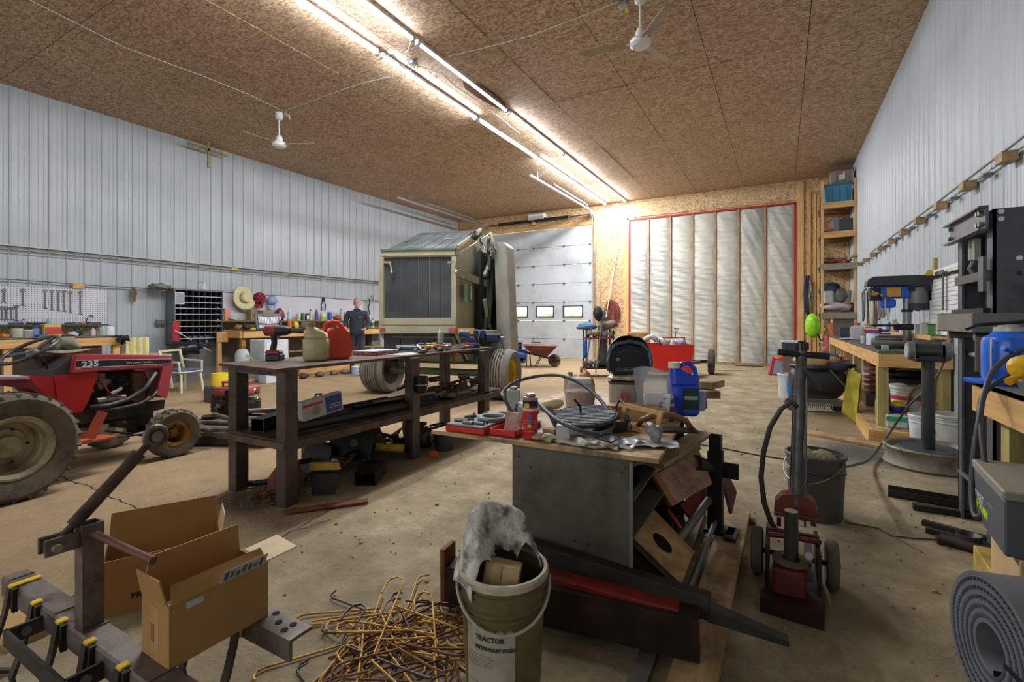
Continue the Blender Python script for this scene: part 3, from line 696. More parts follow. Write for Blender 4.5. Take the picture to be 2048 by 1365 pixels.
A,B = at(1336,1020,2.5), at(1362,1058,2.4); solo('red_scrap', rel(MB().bar(A,B,.018,.01),A), RED, 'small red steel piece under the wooden drawers', 'scrap', loc=A)
A = at(1290,1100,2.25); solo('yellow_dish', rel(MB().blob(A,(.07,.09,.02),.08,4),A), M('8b7425',.6), 'dirty yellow dish on the cabinet floor', 'dish', loc=A)
for i,(px,py,tt) in enumerate(((1285,985,2.7),(1320,1000,2.8),(1300,1050,2.7),(1345,1050,2.8))):
    A = at(px,py,tt); solo('scrap_part', rel(MB().blob(A,(.06,.08,.05),.35,i,12,7),A), (STEELD,RUST,BLACK,M('38423f',.6))[i], ('dark steel','rusty brown','black rubber','grey green')[i]+' scrap piece stuffed among the drawers by the cabinet', 'scrap', loc=A)
# black post on the plank ---------------------------------------------
pt = thing('black_post', 'black painted steel post with a side socket pipe standing on the pine plank', 'post', (-.33,2.98,.043), -4)
PB = M('1f1d1c',.5,.4,.2,9,.12,'3c332c',.35)
P('tube', MB().box(-.038,.038,-.038,.038,.02,.46), PB, pt); P('upper_tube', MB().hollow(.062,.062,.09,.004,TR((0,0,.46),(90,0,0))), PB, pt)
P('socket_pipe', MB().lathe([(.042,0),(.042,.14),(.033,.14),(.033,0)], TR((-.03,-.03,.365),(68,0,-22)), 20, True), M('3c3936',.45,.4), pt)
P('cross_plate', MB().box(-.09,.115,.038,.05,.30,.39), PB, pt); P('base_plate', MB().box(-.055,.10,-.06,.06,0,.02).box(.06,.12,-.11,.05,-.0,.02), PB, pt)
# bucket of rags (grey) ------------------------------------------------
gb = pail('steel_pail', 'grey steel pail full of mossy rags behind the tall jack', .150, .165, .40, M('5c5f60',.45,.35,.08,5,.04), (.19,3.66,0), None, -35, (.13,80,.003,ALU), ribs=(.72,.76,.985))
P('contents', MB().blob((0,0,.36),(.115,.115,.05),.28,8,20,10), M('7a7348',.9,0,.35,30,.3,'3d3a2a',.5,18), gb)
# ================================================================ STEEL BENCH
sb = thing('steel_workbench', 'long brown steel workbench with heavy tube legs and lower shelf, left of centre', 'workbench', (-2.93,2.06,0))
LEGM = M('5e524a',.42,.5,.2,4,.1,'3b322c',.4,5)
for (x,y,h) in ((-2.93,2.10,.915),(-3.52,2.12,.915),(-2.93,3.37,.915),(-2.95,4.60,.915),(-3.56,4.68,.915),(-3.68,2.86,.40)):
    o = P('leg', MB().box(-.05,.05,-.05,.05,0,h,None,.006), LEGM, sb, (x+2.93,y-2.06,0))
P('cross_bar', MB().box(-.56,-.04,.02,.07,.87,.915), LEGM, sb); P('cross_bar', MB().box(-.56,-.04,2.5,2.55,.87,.915), LEGM, sb)
tp = MB().prism([(-3.65,2.05),(-2.88,1.985),(-3.0,4.95),(-3.80,4.95)], .02, None, .915); tp.v = [v-Vector((-2.93,2.06,0)) for v in tp.v]
P('top_plate', tp, M('5e5651',.38,.6,.3,3,.12,'6b4a38',.5,2.5), sb)
P('lower_shelf', MB().box(-.66,.03,-.0,2.9,.425,.445), M('5b4a3c',.6,.3,.3,6,.2,'3a2e26',.5), sb)
P('shelf_rail', MB().box(.0,.045,-.0,2.88,.37,.43,None,.004), M('5d4a3d',.6,.3,.3,8,.2), sb); P('shelf_rail', MB().box(-.66,.045,-.02,.03,.385,.43), M('5d4a3d',.6,.3,.3,8,.2), sb)
ZB = .936
# bench items ----------------------------------------------------------
dr = thing('impact_driver', 'red and black cordless impact wrench standing on its battery on the steel bench', 'power tool', (-3.50,2.42,ZB), 25)
RD = M('a32a30',.45,0,.1,20,.05,'4a2426',.4,14); BK = M('241f20',.55,0,.1)
P('body', MB().lathe([(.03,-.10),(.042,-.09),(.044,-.02),(.044,.0)], TR((0,0,.235),(0,90,0)), 16), RD, dr)
P('gearcase', MB().lathe([(.042,0),(.04,.07),(.028,.10),(.024,.115)], TR((0,0,.235),(0,90,0)), 16), BK, dr)
P('anvil', MB().lathe([(.017,.115),(.017,.17),(.02,.172),(.02,.215),(.013,.215)], TR((0,0,.235),(0,90,0)), 12), M('3b3533',.35,.7), dr)
P('grip', MB().tube([(-.03,0,.21),(-.022,0,.14),(-.035,0,.075)],[.026,.022,.026],10), BK, dr); P('trigger', MB().cb((.012,0,.185),(.02,.018,.04)), RD, dr)
P('foot', MB().box(-.085,.035,-.037,.037,.045,.08,None,.012), RD, dr); P('battery', MB().box(-.08,.045,-.04,.04,0,.05,None,.008), BK, dr)
def jug(name, label, mat, capm, loc, rz, W=.17, D=.11, H=.25, hollow_handle=True, neck=.028):
    t = thing(name, label, 'jug', loc, rz)
    pr = []
    mb = MB().box(-W/2,W/2,-D/2,D/2,0,H*.62,None,min(W,D)*.16)
    P('body', mb, mat, t, bev=0, ang=60)
    nx = -W*.28
    sh = MB(); rings = [(H*.60,W/2*.985,D/2*.985,0),(H*.72,W/2*.9,D/2*.9,0),(H*.84,W*.24,D*.32,nx*.6),(H*.90,neck,neck,nx)]
    vs = []; n = 20
    for z,a,b,ox in rings:
        for i in range(n):
            u = 2*math.pi*i/n; cx_, sx_ = math.cos(u), math.sin(u); e = .55 if z < H*.8 else .85
            vs.append((ox+a*math.copysign(abs(cx_)**e,cx_), b*math.copysign(abs(sx_)**e,sx_), z))
    fs = [(j*n+i,j*n+(i+1)%n,(j+1)*n+(i+1)%n,(j+1)*n+i) for j in range(3) for i in range(n)]+[tuple(range(3*n,4*n))]
    P('shoulder', sh.add(vs, fs), mat, t, ang=70)
    if hollow_handle: P('handle', MB().tube([(nx+.01,0,H*.86),(0,0,H*.97),(W*.2,0,H*.99),(W*.38,0,H*.88),(W*.46,0,H*.66),(W*.44,0,H*.5)],.014,8), mat, t, ang=80)
    P('cap', MB().cyl((nx,0,H*.89),(nx,0,H),neck*1.15,None,18), capm, t)
    return t
j1 = jug('plastic_jug', 'cloudy yellowish plastic jug on the steel bench beside the red fuel can', M('b9ac80',.35,0,.1,6,.03,'8e8258',.3), M('8b8a50',.5), (-3.20,2.55,ZB), 38, .18,.13,.30, False, .036)
P('cap_ring', MB().lathe([(.030,.285),(.045,.287),(.045,.297),(.030,.299)], TR((-.05,0,0)), 18), M('8c8f56',.5), j1)
fc = thing('fuel_can', 'orange red plastic fuel can with moulded handle on the steel bench', 'fuel can', (-3.24,2.76,ZB), 66)
FR = M('dc4526',.32,0,.08,5,.02); FRD = M('b2291a',.35,0,.06,5,.02)
prof = [(-.12,0),(.12,0),(.125,.03),(.125,.15),(.10,.22),(.06,.25),(-.02,.255),(-.08,.215),(-.125,.15),(-.125,.03)]
P('body', MB().prism(prof, .15, TR((0,.075,0),(90,0,0))), FR, fc, bev=.014, ang=50)
P('handle', MB().tube([(-.08,0,.20),(-.07,0,.285),(-.03,0,.305),(.02,0,.30),(.06,0,.265),(.10,0,.19)],.019,8), FR, fc, ang=80)
P('spout', MB().cyl((.115,0,.10),(.15,0,.115),.016), FRD, fc)
# sprayer of bench clutter: helper shapes ------------------------------
def can(name, label, r, h, mat, loc, capm=None, bands=(), cat='can', group=None, rz=0, dome=True):
    t = thing(name, label, cat, loc, rz, group)
    P('body', MB().lathe([(r*.94,0),(r,.004),(r,h-.01)]+([(r*.92,h),(r*.5,h+r*.5)] if dome else [(r*.96,h)]), None, 20), mat, t)
    if capm: P('cap', MB().cyl((0,0,h+(r*.4 if dome else 0)),(0,0,h+(r*1.3 if dome else .012)),r*.45 if dome else r*.98,None,16), capm, t)
    for z0,z1,m_ in bands: P('label_band', MB().lathe([(r+.0006,z0*h),(r+.0008,z1*h)], None, 20), m_, t)
    return t
can('spray_can', 'white aerosol can standing among the tools at the far end of the steel bench', .033, .19, M('b6bdbd',.4,.2), (-3.22,4.16,ZB), WHITE, ((.35,.37,GREY),(.55,.57,GREY)))
# books, folded papers, wrenches at bench far half
bk = thing('flat_box', 'flat white and red boxed kit lying behind the fuel can', 'box', (-3.34,3.33,ZB), 8)
P('base', MB().box(-.12,.12,-.19,.19,0,.032,None,.003), M('9b2f2f',.5,0,.2,20,.03,'c9c4c0',.4,30), bk); P('lid', MB().box(-.122,.122,-.192,.192,.032,.038), M('c6c8cc',.4), bk)
solo('paper_sheet', MB().grid(lambda u,v:(-.1+.2*u,-.14+.28*v,.002+.006*math.sin(u*5)*v),8,8,.001), M('b9b7b8',.6), 'crumpled pale paper sheet on the steel bench near the tools', 'paper', loc=(-3.1,3.45,ZB))
q = random.Random(21); C_ = lambda h: M(h,.45,0,.08,8,.03)
TOOLM = [ALU, M('75706c',.4,.7,.2), M('4d4744',.5,.5), M('8d7a45',.5), M('5b6f7a',.5)]
def wrench(mb, Lw, w=.012, hd=.02, open_=True):
    mb.box(-Lw/2+hd,Lw/2-hd,-w/2,w/2,0,.006); mb.lathe([(hd*.55,0),(hd,0),(hd,.009),(hd*.55,.009)], TR((-Lw/2+hd*.6,0,-.001)), 12, True)
    mb.prism([(0,-hd*.3),(hd*.9,-hd*.35),(hd*1.5,-hd*1.0),(hd*2.1,-hd*.8),(hd*1.5,-hd*.35),(hd*1.5,hd*.35),(hd*2.1,hd*.8),(hd*1.5,hd*1.0),(hd*.9,hd*.35),(0,hd*.3)], .009, TR((Lw/2-hd*1.6,0,-.001))); return mb
spots = [(-3.12,3.72,30,.24,1,'steel'),(-3.35,3.75,-20,.26,0,'chrome'),(-3.20,3.92,10,.28,0,'bright'),(-3.42,3.95,65,.22,1,'dull grey'),(-3.10,4.08,-40,.20,1,'oily'),(-3.36,4.2,15,.25,0,'polished'),(-3.14,4.34,70,.22,2,'black'),(-3.45,4.38,-10,.24,1,'worn'),(-3.28,4.5,40,.2,0,'silver')]
for i,(x,y,a,Lw,mi,ad) in enumerate(spots):
    solo('wrench', wrench(MB(),Lw), TOOLM[mi], '%s loose wrench on the steel bench, %s' % (ad, ('nearest of the loose wrenches','beside the nearest wrench','third back','fourth back','by its front edge','left of the white aerosol can','right beyond the aerosol can','near the far left edge','closest to the blue vice')[i]), 'wrench', 'loose wrenches on the steel bench', (x,y,ZB+.002+i*.0004), (0,0,a))
for i,(x,y,a,cm,lb_) in enumerate(((-3.38,3.98,35,YEL,'yellow handled'),(-3.22,4.02,-25,M('c7811f',.5),'orange handled'),(-3.1,4.3,50,M('d8452e',.5),'red orange handled'),(-3.05,4.45,20,M('d8a31c',.5),'amber handled'))):
    t = thing('pliers', '%s pliers lying on the tool clutter of the steel bench'%lb_, 'pliers', (x,y,ZB+.022+.002*i), a)
    P('jaw', MB().prism([(0,-.012),(.03,-.012),(.06,-.003),(.06,.003),(.03,.012),(0,.012)],.01), GREY, t)
    P('grip', MB().tube([(0,-.006,.005),(-.05,-.022,.005),(-.12,-.018,.005)],.007,8), cm, t); P('grip', MB().tube([(0,.006,.005),(-.05,.022,.005),(-.12,.018,.005)],.007,8), cm, t)
gd = thing('angle_grinder', 'teal angle grinder lying on the steel bench', 'power tool', (-3.38,3.82,ZB+.03), 20)
P('body', MB().cyl((-.12,0,0),(.08,0,0),.03,.028,14), M('3f6a73',.5), gd); P('head', MB().cyl((.08,0,-.02),(.12,0,.02),.03,None,14), ALU, gd); P('disc', MB().cyl((.10,0,-.03),(.10,0,-.026),.06,None,20), M('6b6460',.7), gd)
for i in range(20):
    x = -3.3+q.uniform(-.22,.24); y = 3.75+i*.04; k = i%4
    mb = (MB().cyl((-.09,0,0),(.09,0,.01),.014,.008,10) if k==0 else MB().box(-.10,.10,-.014,.014,-.006,.006,None,.003) if k==1 else MB().lathe([(.02,-.03),(.026,-.025),(.026,.025),(.018,.03)],TR((0,0,0),(90,0,0)),12) if k==2 else MB().cyl((-.05,0,0),(.02,0,0),.018,None,10).cyl((.02,0,0),(.13,0,0),.005,None,8))
    solo('hand_tool', mb, TOOLM[(i*3)%5] if k!=3 else (YEL,C_('c23a2a'),C_('2f4f7a'))[i%3], ('tapered punch','flat steel file','round socket','short screwdriver')[k]+' in the pile of tools by the white aerosol can', 'tool', ('punches','files','sockets','screwdrivers')[k]+' in the steel bench tool pile', (x,y,ZB+.03+.018*(i%2)), (0,0,q.uniform(0,180)))
for i,(x,y,lb_) in enumerate(((-3.02,3.62,'grey alternator bracket'),(-3.26,4.28,'rusted bearing block'),(-3.5,4.1,'dark gear puller'),(-3.08,3.95,'greasy pipe elbow'))):
    solo('loose_part', MB().blob((0,0,.02),(.05,.035,.022),.3,i+30,12,7), TOOLM[(i*2+1)%5], lb_+' resting among the loose wrenches on the steel bench', 'part', loc=(x,y,ZB))
# vice
vc = thing('bench_vice', 'dark blue bench vice bolted to the far end of the steel bench', 'vice', (-3.17,4.70,ZB), 205); vc.scale = (1.28,1.28,1.28)
VB = M('22335e',.4,.2,.2,12,.1,'39383a',.35)
P('base', MB().cyl((0,0,0),(0,0,.03),.075,.07,20), VB, vc)
P('body', MB().box(-.06,.10,-.045,.045,.03,.10,None,.012), VB, vc, bev=.004); P('fixed_jaw', MB().box(-.06,-.02,-.065,.065,.09,.165,None,.01), VB, vc)
P('sliding_jaw', MB().box(-.26,-.12,-.04,.04,.05,.13,None,.012).box(-.12,-.08,-.065,.065,.08,.165,None,.01), VB, vc)
P('horn', MB().lathe([(.0,0),(.045,.0),(.04,.05),(.028,.08),(0,.085)], TR((.04,0,.11),(0,70,0)), 14), VB, vc)
P('screw', MB().cyl((-.12,0,.09),(-.30,0,.09),.014), ALU, vc); P('handle_bar', MB().cyl((-.29,0,.15),(-.29,0,-.07),.007), CHROME, vc)
P('jaw_plate', MB().box(-.022,-.016,-.06,.06,.13,.165), ALU, vc)
hb = MB().tube([(.0,0,.0),(.02,.0,-.1),(.01,.01,-.32),(0,.01,-.52)],.007,6)
solo('hanging_bar', hb, ALU, 'bright steel bar hanging down from the vice at the bench far corner', 'bar', loc=(-2.93,4.9,ZB+.1))
solo('funnel', MB().lathe([(.004,-.12),(.012,-.06),(.05,0),(.046,0),(.008,-.06),(.002,-.12)],None,16,True), M('8d5b1e',.5), 'amber funnel hanging under the edge of the steel bench top', 'funnel', loc=(-2.96,4.05,.912))
# shelf items ----------------------------------------------------------
ZS = .4455
tb = thing('square_tube_offcut', 'black square steel tube offcut on the near end of the lower shelf', 'steel', (-3.29,2.12,ZS+.05), 22)
P('tube', MB().hollow(.10,.095,.30,.006), M('262322',.45,.5,.2,8,.1), tb)
bx_ = thing('parts_box', 'white box with blue and red printing on the lower shelf by the front leg', 'box', (-3.0,2.44,ZS+.10), rot=(0,-7,86))
P('carton', MB().box(-.17,.17,-.03,.03,0,.14,None,.002), M('b5afa8',.5), bx_); P('blue_panel', MB().box(.02,.16,-.0312,-.0302,.008,.132), M('25408f',.5), bx_)
P('red_stripe', MB().box(-.165,.0,-.0312,-.0302,.095,.115), M('b23a35',.5), bx_); P('yellow_line', MB().box(.05,.15,-.032,-.0311,.06,.066), YEL, bx_); P('yellow_line', MB().box(.05,.15,-.032,-.0311,.04,.046), YEL, bx_)
P('picture', MB().lathe([(0,-.0006),(.035,0)], TR((-.06,-.0312,.055),(90,0,0)), 16), M('8c8984',.5), bx_)
for i,(y0,L_,r_,x,z,a,m_,lb_) in enumerate(((2.2,1.15,.038,-3.02,.045,-3,M('2f2925',.5,.3,.2),'thick dark rusty pipe with a flanged end'),(2.6,1.05,.022,-3.18,.03,2,M('4a3b33',.6,.4),'thin brown pipe'),
   (2.9,.95,.028,-3.15,.075,-4,M('17191a',.35,.1),'glossy black tube'),(2.3,1.2,.03,-3.35,.035,1,M('3c3029',.7,.3),'long rusty shaft'),(3.0,.7,.016,-3.03,.11,-8,M('6d6864',.35,.7),'bright steel rod'))):
    t = thing('shelf_pipe', lb_+' on the lower shelf of the steel bench', 'pipe', (x,y0,ZS+z), a)
    P('tube', MB().cyl((0,0,0),(0,L_,0),r_,None,12), m_, t)
    if i in (0,2): P('end_collar', MB().lathe([(r_*.6,0),(r_*1.35,0),(r_*1.35,.05),(r_*.6,.05)], TR((0,-.02,0),(-90,0,0)), 14, True), m_, t)
A = (-3.12,2.75,ZS)
solo('v_bracket', MB().prism([(0,0),(.5,0),(.55,.03),(.1,.03),(.0,.09)], .05, TR((0,0,0),(0,0,0))), M('4a2e26',.7,.2), 'brown angled bracket standing on the shelf behind the pipes', 'bracket', loc=(-3.3,2.7,ZS+.02), rot=(90,0,80))
bw = thing('steel_bowl', 'shallow steel bowl of parts on the far half of the lower shelf', 'bowl', (-3.02,4.0,ZS))
P('bowl', MB().lathe([(.06,0),(.11,.03),(.13,.075),(.125,.075),(.1,.03),(.0,.008)],None,22), M('6b645c',.4,.6), bw); P('contents', MB().blob((0,0,.06),(.11,.11,.04),.4,2,16,8), RUST, bw)
for i in range(42):
    x = -3.12+q.uniform(-.3,.16); y = 3.72+(i%20)*.058+q.uniform(-.05,.05)
    solo('scrap_iron', MB().cb((0,0,0),(q.uniform(.03,.05),q.uniform(.1,.2),q.uniform(.015,.035)),(q.uniform(-15,15),q.uniform(-12,12),q.uniform(-60,60))) if i%3 else MB().tube([(0,-.08,0),(.02,0,.02),(0,.08,.01)],.014,6),
      (M('4b4038',.6,.4,.3,12,.2),M('5d544d',.5,.5,.3,12,.2),RUST)[i%3], ('flat iron scrap piece','crossed steel offcut','curved rusty rod')[i%3]+' in the heap on the far half of the lower shelf', 'scrap', ('flat scrap','crossed scrap','curved rod scrap')[i%3]+' on the far shelf', (x,y,ZS+.05+.03*(i%3)+.05*(i//20)))
solo('mesh_can', MB().lathe([(.05,0),(.055,.15),(.05,.15),(.045,.01),(0,.01)],None,18), M('1c1d1e',.4,.3), 'black cup strapped to the middle leg of the steel bench', 'cup', loc=(-2.83,3.38,.60))
P('strap', MB().lathe([(.056,.07),(.058,.075),(.056,.08)],None,18,True), ALU, bpy.data.objects['mesh_can'])
# under-bench pile -----------------------------------------------------
def pl(name,label,cat,mb,mat,loc,rot=(0,0,0),**k): return solo(name,mb,mat,label,cat,loc=loc,rot=rot,**k)
ub = thing('black_bracket', 'large black steel bracket with a round hole standing under the steel bench', 'bracket', (-3.15,2.86,.09), rot=(-12,8,35))
P('plate', MB().prism([(-.18,0),(.16,0),(.18,.12),(.14,.27),(.02,.30),(-.05,.33),(-.12,.26),(-.20,.13)], .012, TR((0,0,0),(90,0,0))), M('121112',.4,.3), ub)
P('hole', MB().cyl((-.0,-.0135,.13),(.0,-.012,.13),.032,None,18), M('6a655e',.8), ub); P('flange', MB().box(-.18,.16,-.09,0,0,.012), M('181617',.4,.3), ub); P('flange', MB().box(.15,.162,-.10,0,0,.2), M('181617',.4,.3), ub)
pl('yellow_channel','yellow and grey folded metal guard under the steel bench beside the front leg','guard',MB().prism([(-.1,.03),(.12,.035),(.10,.085),(-.1,.08)],.03,TR((0,0,0),(90,0,0))),M('b3902f',.55,.1,.15,8,.1,'6b5524',.3),(-2.86,2.35,.155),(0,0,28))
pl('rubber_flap','black rubber flap hanging from the yellow guard under the steel bench','rubber',MB().prism([(-.09,-.15),(.075,-.14),(.105,.0),(-.1,.0)],.012,TR((0,0,0),(90,0,0))),M('1d1b1a',.6),(-2.83,2.33,.16),(0,0,28))
pl('yellow_pipe','short yellow pipe under the steel bench by the middle leg','pipe',MB().cyl((0,0,0),(.26,0,0),.035,.032,16),M('b8922a',.5,.1,.12,8,.08,'6b4f20',.4),(-3.06,3.02,.165),(0,4,35))
pl('steel_box_section','open ended dark steel box section on the floor under the bench','steel',MB().hollow(.16,.10,.28,.006),M('2c2827',.45,.4,.25,8,.12),(-2.74,2.62,.056),(2,0,28))
pl('rust_shroud','rusty red sheet shroud on the floor between the near legs','shroud',MB().prism([(-.1,0),(.1,0),(.1,.1),(.06,.17),(-.02,.19),(-.09,.10)],.16,TR((0,0,0),(90,0,0))),M('6e3a22',.75,.1,.3,9,.2),(-3.22,2.36,.0),(0,0,15),bev=.004)
pl('rusty_strip','long rusty flat strip sticking out from under the steel bench','blade',MB().prism([(0,-.03),(.52,-.035),(.53,.03),(0,.03)],.01),M('7d4a33',.7,.2,.25,9,.2),(-2.80,1.98,.012),(0,0,52))
pl('black_hose','short black hose on the floor behind the left leg','hose',MB().tube([(0,0,0),(.1,.08,0),(.2,.2,.0),(.35,.28,0)],.02,8),BLACK,(-3.55,2.18,.021))
ch = MB()
cq = random.Random(3)
for i in range(70):
    a = cq.uniform(0,6.28); r_ = .17*math.sqrt(cq.random()); x,y = r_*math.cos(a)*1.2, r_*math.sin(a); z = .008+.05*max(0,1-r_/.15)*cq.random()
    pts = [(.019*math.cos(u)+0,.0115*math.sin(u),0) for u in [2*math.pi*k/8 for k in range(8)]]; T_ = TR((x,y,z+.006),(cq.uniform(-50,50),cq.uniform(-30,30),cq.uniform(0,360)))
    ch.tube([T_@Vector(p) for p in pts], .0042, 5, True)
pl('rusty_chain','heap of rusty chain piled against the front leg of the steel bench','chain',ch,M('6e4a2e',.75,.2,.3,20,.2),(-3.13,2.17,0))
bpy.data.objects['rusty_chain']['kind'] = 'stuff'
pl('tin_bucket','dark grey tin bucket under the steel bench beyond the middle leg','bucket',MB().lathe([(.09,0),(.10,.22),(.095,.22),(.085,.01),(0,.01)],None,22),M('3e4441',.5,.4),(-2.86,3.75,0))
pl('orange_wedge','small bright orange reflector on the floor by the middle leg','reflector',MB().box(-.04,.04,-.015,.015,0,.05,None,.006),M('d8501c',.5),(-2.79,3.50,0),(0,0,30))
for i,(x,y,h_,w_,a,tl) in enumerate(((-3.30,2.62,.30,.26,20,-18),(-3.05,3.05,.32,.20,60,-14),(-3.35,3.0,.34,.3,10,-10),(-3.25,3.35,.30,.22,-30,12),(-3.05,3.62,.26,.2,40,-20),(-3.3,3.8,.28,.26,-15,10))):
    pl('scrap_plate',('first','second','third','fourth','fifth','sixth')[i]+' dark notched steel plate standing in the scrap under the steel bench, counting back','scrap',MB().prism([(-w_/2,0),(w_/2,0),(w_/2*.9,h_*.7),(w_*.2,h_*.75),(w_*.15,h_),(-w_*.3,h_*.9),(-w_/2,h_*.5)],.02),(M('191716',.5,.3),M('3d2a22',.65,.2),M('221f1d',.5,.4))[i%3],(x,y,.01),(90+tl,0,a))
for i in range(34):
    x = -3.2+q.uniform(-.3,.32); y = 2.5+i*.055+q.uniform(-.08,.08); z = q.uniform(.03,.15)
    sh = i%4
    if sh == 0: mb = MB().cb((0,0,0),(.16,.05,.03),(q.uniform(-30,30),q.uniform(-25,25),0),.004)
    elif sh == 1: mb = MB().cyl((-.1,0,0),(.1,0,.04),.02,None,8)
    elif sh == 2: mb = MB().prism([(-.1,-.05),(.08,-.06),(.11,.03),(-.02,.08)],.012,TR((0,0,0),(q.uniform(-50,50),q.uniform(-40,40),0)))
    else: mb = MB().tube([(-.12,0,0),(-.04,.03,.03),(.05,0,.02),(.12,-.05,0)],.012,6)
    pl('scrap_part',('black steel block','dark round shaft','folded dark plate','bent dark rod')[sh]+' in the scrap pile under the steel bench','scrap',mb,(M('1b1918',.5,.3),M('3a2a22',.7,.2),M('241f1e',.5,.4),M('4a3326',.7,.2))[sh],(x,y,z),(0,0,q.uniform(0,360)))
    bpy.data.objects[-1 if False else len(bpy.data.objects)-1]
for o in [o for o in COL.objects if o.name.startswith('scrap_part') and 'under the steel bench' in o.get('label','')]: o['group'] = o['label'].split(' in the')[0]+' scrap under the bench'
# ================================================================ GARDEN TRACTOR
TT = TR((-5.154,1.117,0),(0,0,9))
tr = thing('garden_tractor', 'faded red garden tractor numbered 235 with bare engine, facing the far wall', 'tractor', (-5.154,1.117,0), 9)
def sideprism(name, T, pix, c0, c1, mat, par, bev=0, **k):
    pts = [lp(T,px,py,0,c1) for px,py in pix]
    a = [(c1,p.y,p.z) for p in pts]; b = [(c0,p.y,p.z) for p in pts]; n = len(a)
    mb = MB().add(a+b, [tuple(range(n)), tuple(range(2*n-1,n-1,-1))]+[(i,n+i,n+(i+1)%n,(i+1)%n) for i in range(n)])
    return P(name, mb, mat, par, bev=bev, **k)
def wheel(name, r, wd, rim, mat, rimmat, par, loc, rz=0, lugs=0, hubr=.3, ribs=0, dish=.05):
    """tyre about local x axis; outer face towards +x"""
    o = bpy.data.objects.new(name, None); COL.objects.link(o); o.parent = par; o.location = loc; o.rotation_euler = (0,0,R(rz)); o.empty_display_size = .1
    T = TR((0,0,0),(0,90,0)); h = wd/2; s = r-rim
    pr = [(rim,-h*.72),(rim+s*.35,-h*.95),(rim+s*.75,-h),(r*.97,-h*.82),(r,-h*.5)]
    if ribs:
        for i in range(ribs):
            z0 = -h*.62+1.24*h*i/ribs; z1 = -h*.62+1.24*h*(i+1)/ribs-h*.085; pr += [(r,z0),(r,z1),(r-.022,z1+.002),(r-.022,z1+h*.08)]
    pr += [(r,h*.5),(r*.97,h*.82),(rim+s*.75,h),(rim+s*.35,h*.95),(rim,h*.72)]
    tm = MB().lathe(pr, T, 40, True)
    P('tyre', tm, mat, o, ang=40)
    if lugs:
        lm = MB()
        for i in range(lugs):
            for sgn in (-1,1):
                a0 = 2*math.pi*(i+(.5 if sgn>0 else 0))/lugs
                for k in range(2):
                    a1 = a0+k*.11*sgn*0+k*.09; x0 = sgn*h*(.08+.42*k); x1 = sgn*h*(.5+.42*k); rr_ = r-.008-.004*k
                    p0 = Vector((x0, math.sin(a1)*rr_, math.cos(a1)*rr_)); p1 = Vector((x1, math.sin(a1+.09)*rr_*(.99 if k else 1), math.cos(a1+.09)*rr_*(.99 if k else 1)))
                    lm.bar(p0, p1, r*.045, .03, (p0-Vector((p0.x,0,0))).normalized())
        lg = P('tread_lugs', lm, mat, o); lg['kind'] = 'stuff'
    P('rim', MB().lathe([(rim+.006,h*.80),(rim-.010,h*.84),(rim-.014,h*.70),(rim-.03,h*.62),(rim-.034,h*.2),(rim*.80,h*.12),(rim*.76,-h*.35),(rim*.60,-h*.42),(rim*.55,-h*.25),(rim*.36,-h*.25),(rim*.34,h*.05),(rim*.2,h*.08),(0,h*.08)], T, 36, False, False), rimmat, o, ang=25)
    P('rim_back', MB().lathe([(rim+.004,-h*.80),(rim-.012,-h*.78),(rim-.02,-h*.68),(rim-.03,-h*.58),(rim*.8,-h*.5),(0,-h*.5)], T, 28), STEELD if ribs else rimmat, o)
    bn = mesh('lug_nut', MB().cyl((-.006,0,0),(.012,0,0),.009,None,6), STEELD)
    for i in range(5):
        b = bpy.data.objects.new('lug_nut', bn); COL.objects.link(b); b.parent = o; a = 2*math.pi*i/5
        b.location = (-h*.25, rim*.55*math.cos(a), rim*.55*math.sin(a))
    return o
RIMC = M('b3a98a',.5,.1,.1,6,.1,'7d7058',.45,6); RIMG = M('a07838',.5,.3,.15,8,.1,'4a3a22',.45,7); TYR = M('4a443c',.88,0,.2,12,.2,'6f6555',.6,6)
wheel('rear_wheel', .375, .25, .215, TYR, RIMC, tr, (.49,.0,.375), 0, 26, .33, dish=.12); wheel('rear_wheel', .375, .25, .215, TYR, RIMC, tr, (-.52,.02,.375), 180, 26)
wheel('front_wheel', .215, .155, .115, TYR, RIMG, tr, (.44,1.17,.215), -8, 20, dish=.08); wheel('front_wheel', .215, .155, .115, TYR, M('b9ad84',.5), tr, (-.46,1.15,.215), 172, 20)
TR1 = M('b8474f',.42,0,.08,5,.04,'94505a',.3); TR2 = M('a5181c',.38,0,.06,4,.03); ENG = M('4b4742',.5,.4,.3,14,.2,'2b2622',.5,10)
T = TT
sideprism('hood', T, [(150,709),(347,712),(347,731),(326,736),(200,743),(142,748)], -.25, .25, TR1, tr, bev=.012)
sideprism('grille_side', T, [(326,734),(347,729),(334,797),(314,790)], .22, .25, TR1, tr); sideprism('grille_side', T, [(326,734),(347,729),(334,797),(314,790)], -.25, -.22, TR1, tr)
sideprism('grille_front', T, [(341,733),(347,731),(334,796),(330,796)], -.25, .22, TR1, tr)
dec = sideprism('decal', T, [(153,722),(343,719),(341,727),(153,736)], .2503, .2515, M('23252b',.4), tr)
sideprism('decal_edge', T, [(152,720.5),(344,717.5),(343,719),(153,722)], .2503, .252, M('c9b9bb',.4), tr); sideprism('decal_edge', T, [(152,736),(341,727),(341,728.3),(152,737.6)], .2503, .252, M('c9b9bb',.4), tr)
p = lp(T,163,735,0,.253)
text('235', .066, M('d6d6da',.5), tr, (.2535,p.y,p.z), (90,0,90), sx=1.25, bold=.0022)
p = lp(T,253,728,0,.253); text('INTERNATIONAL', .018, M('d6d6da',.5), tr, (.2535,p.y,p.z), (90,2,90), sx=1.6)
sideprism('dash_panel', T, [(106,752),(142,748),(198,743),(196,752),(180,800),(165,826),(118,832),(112,800)], -.2, .235, TR2, tr, bev=.008)
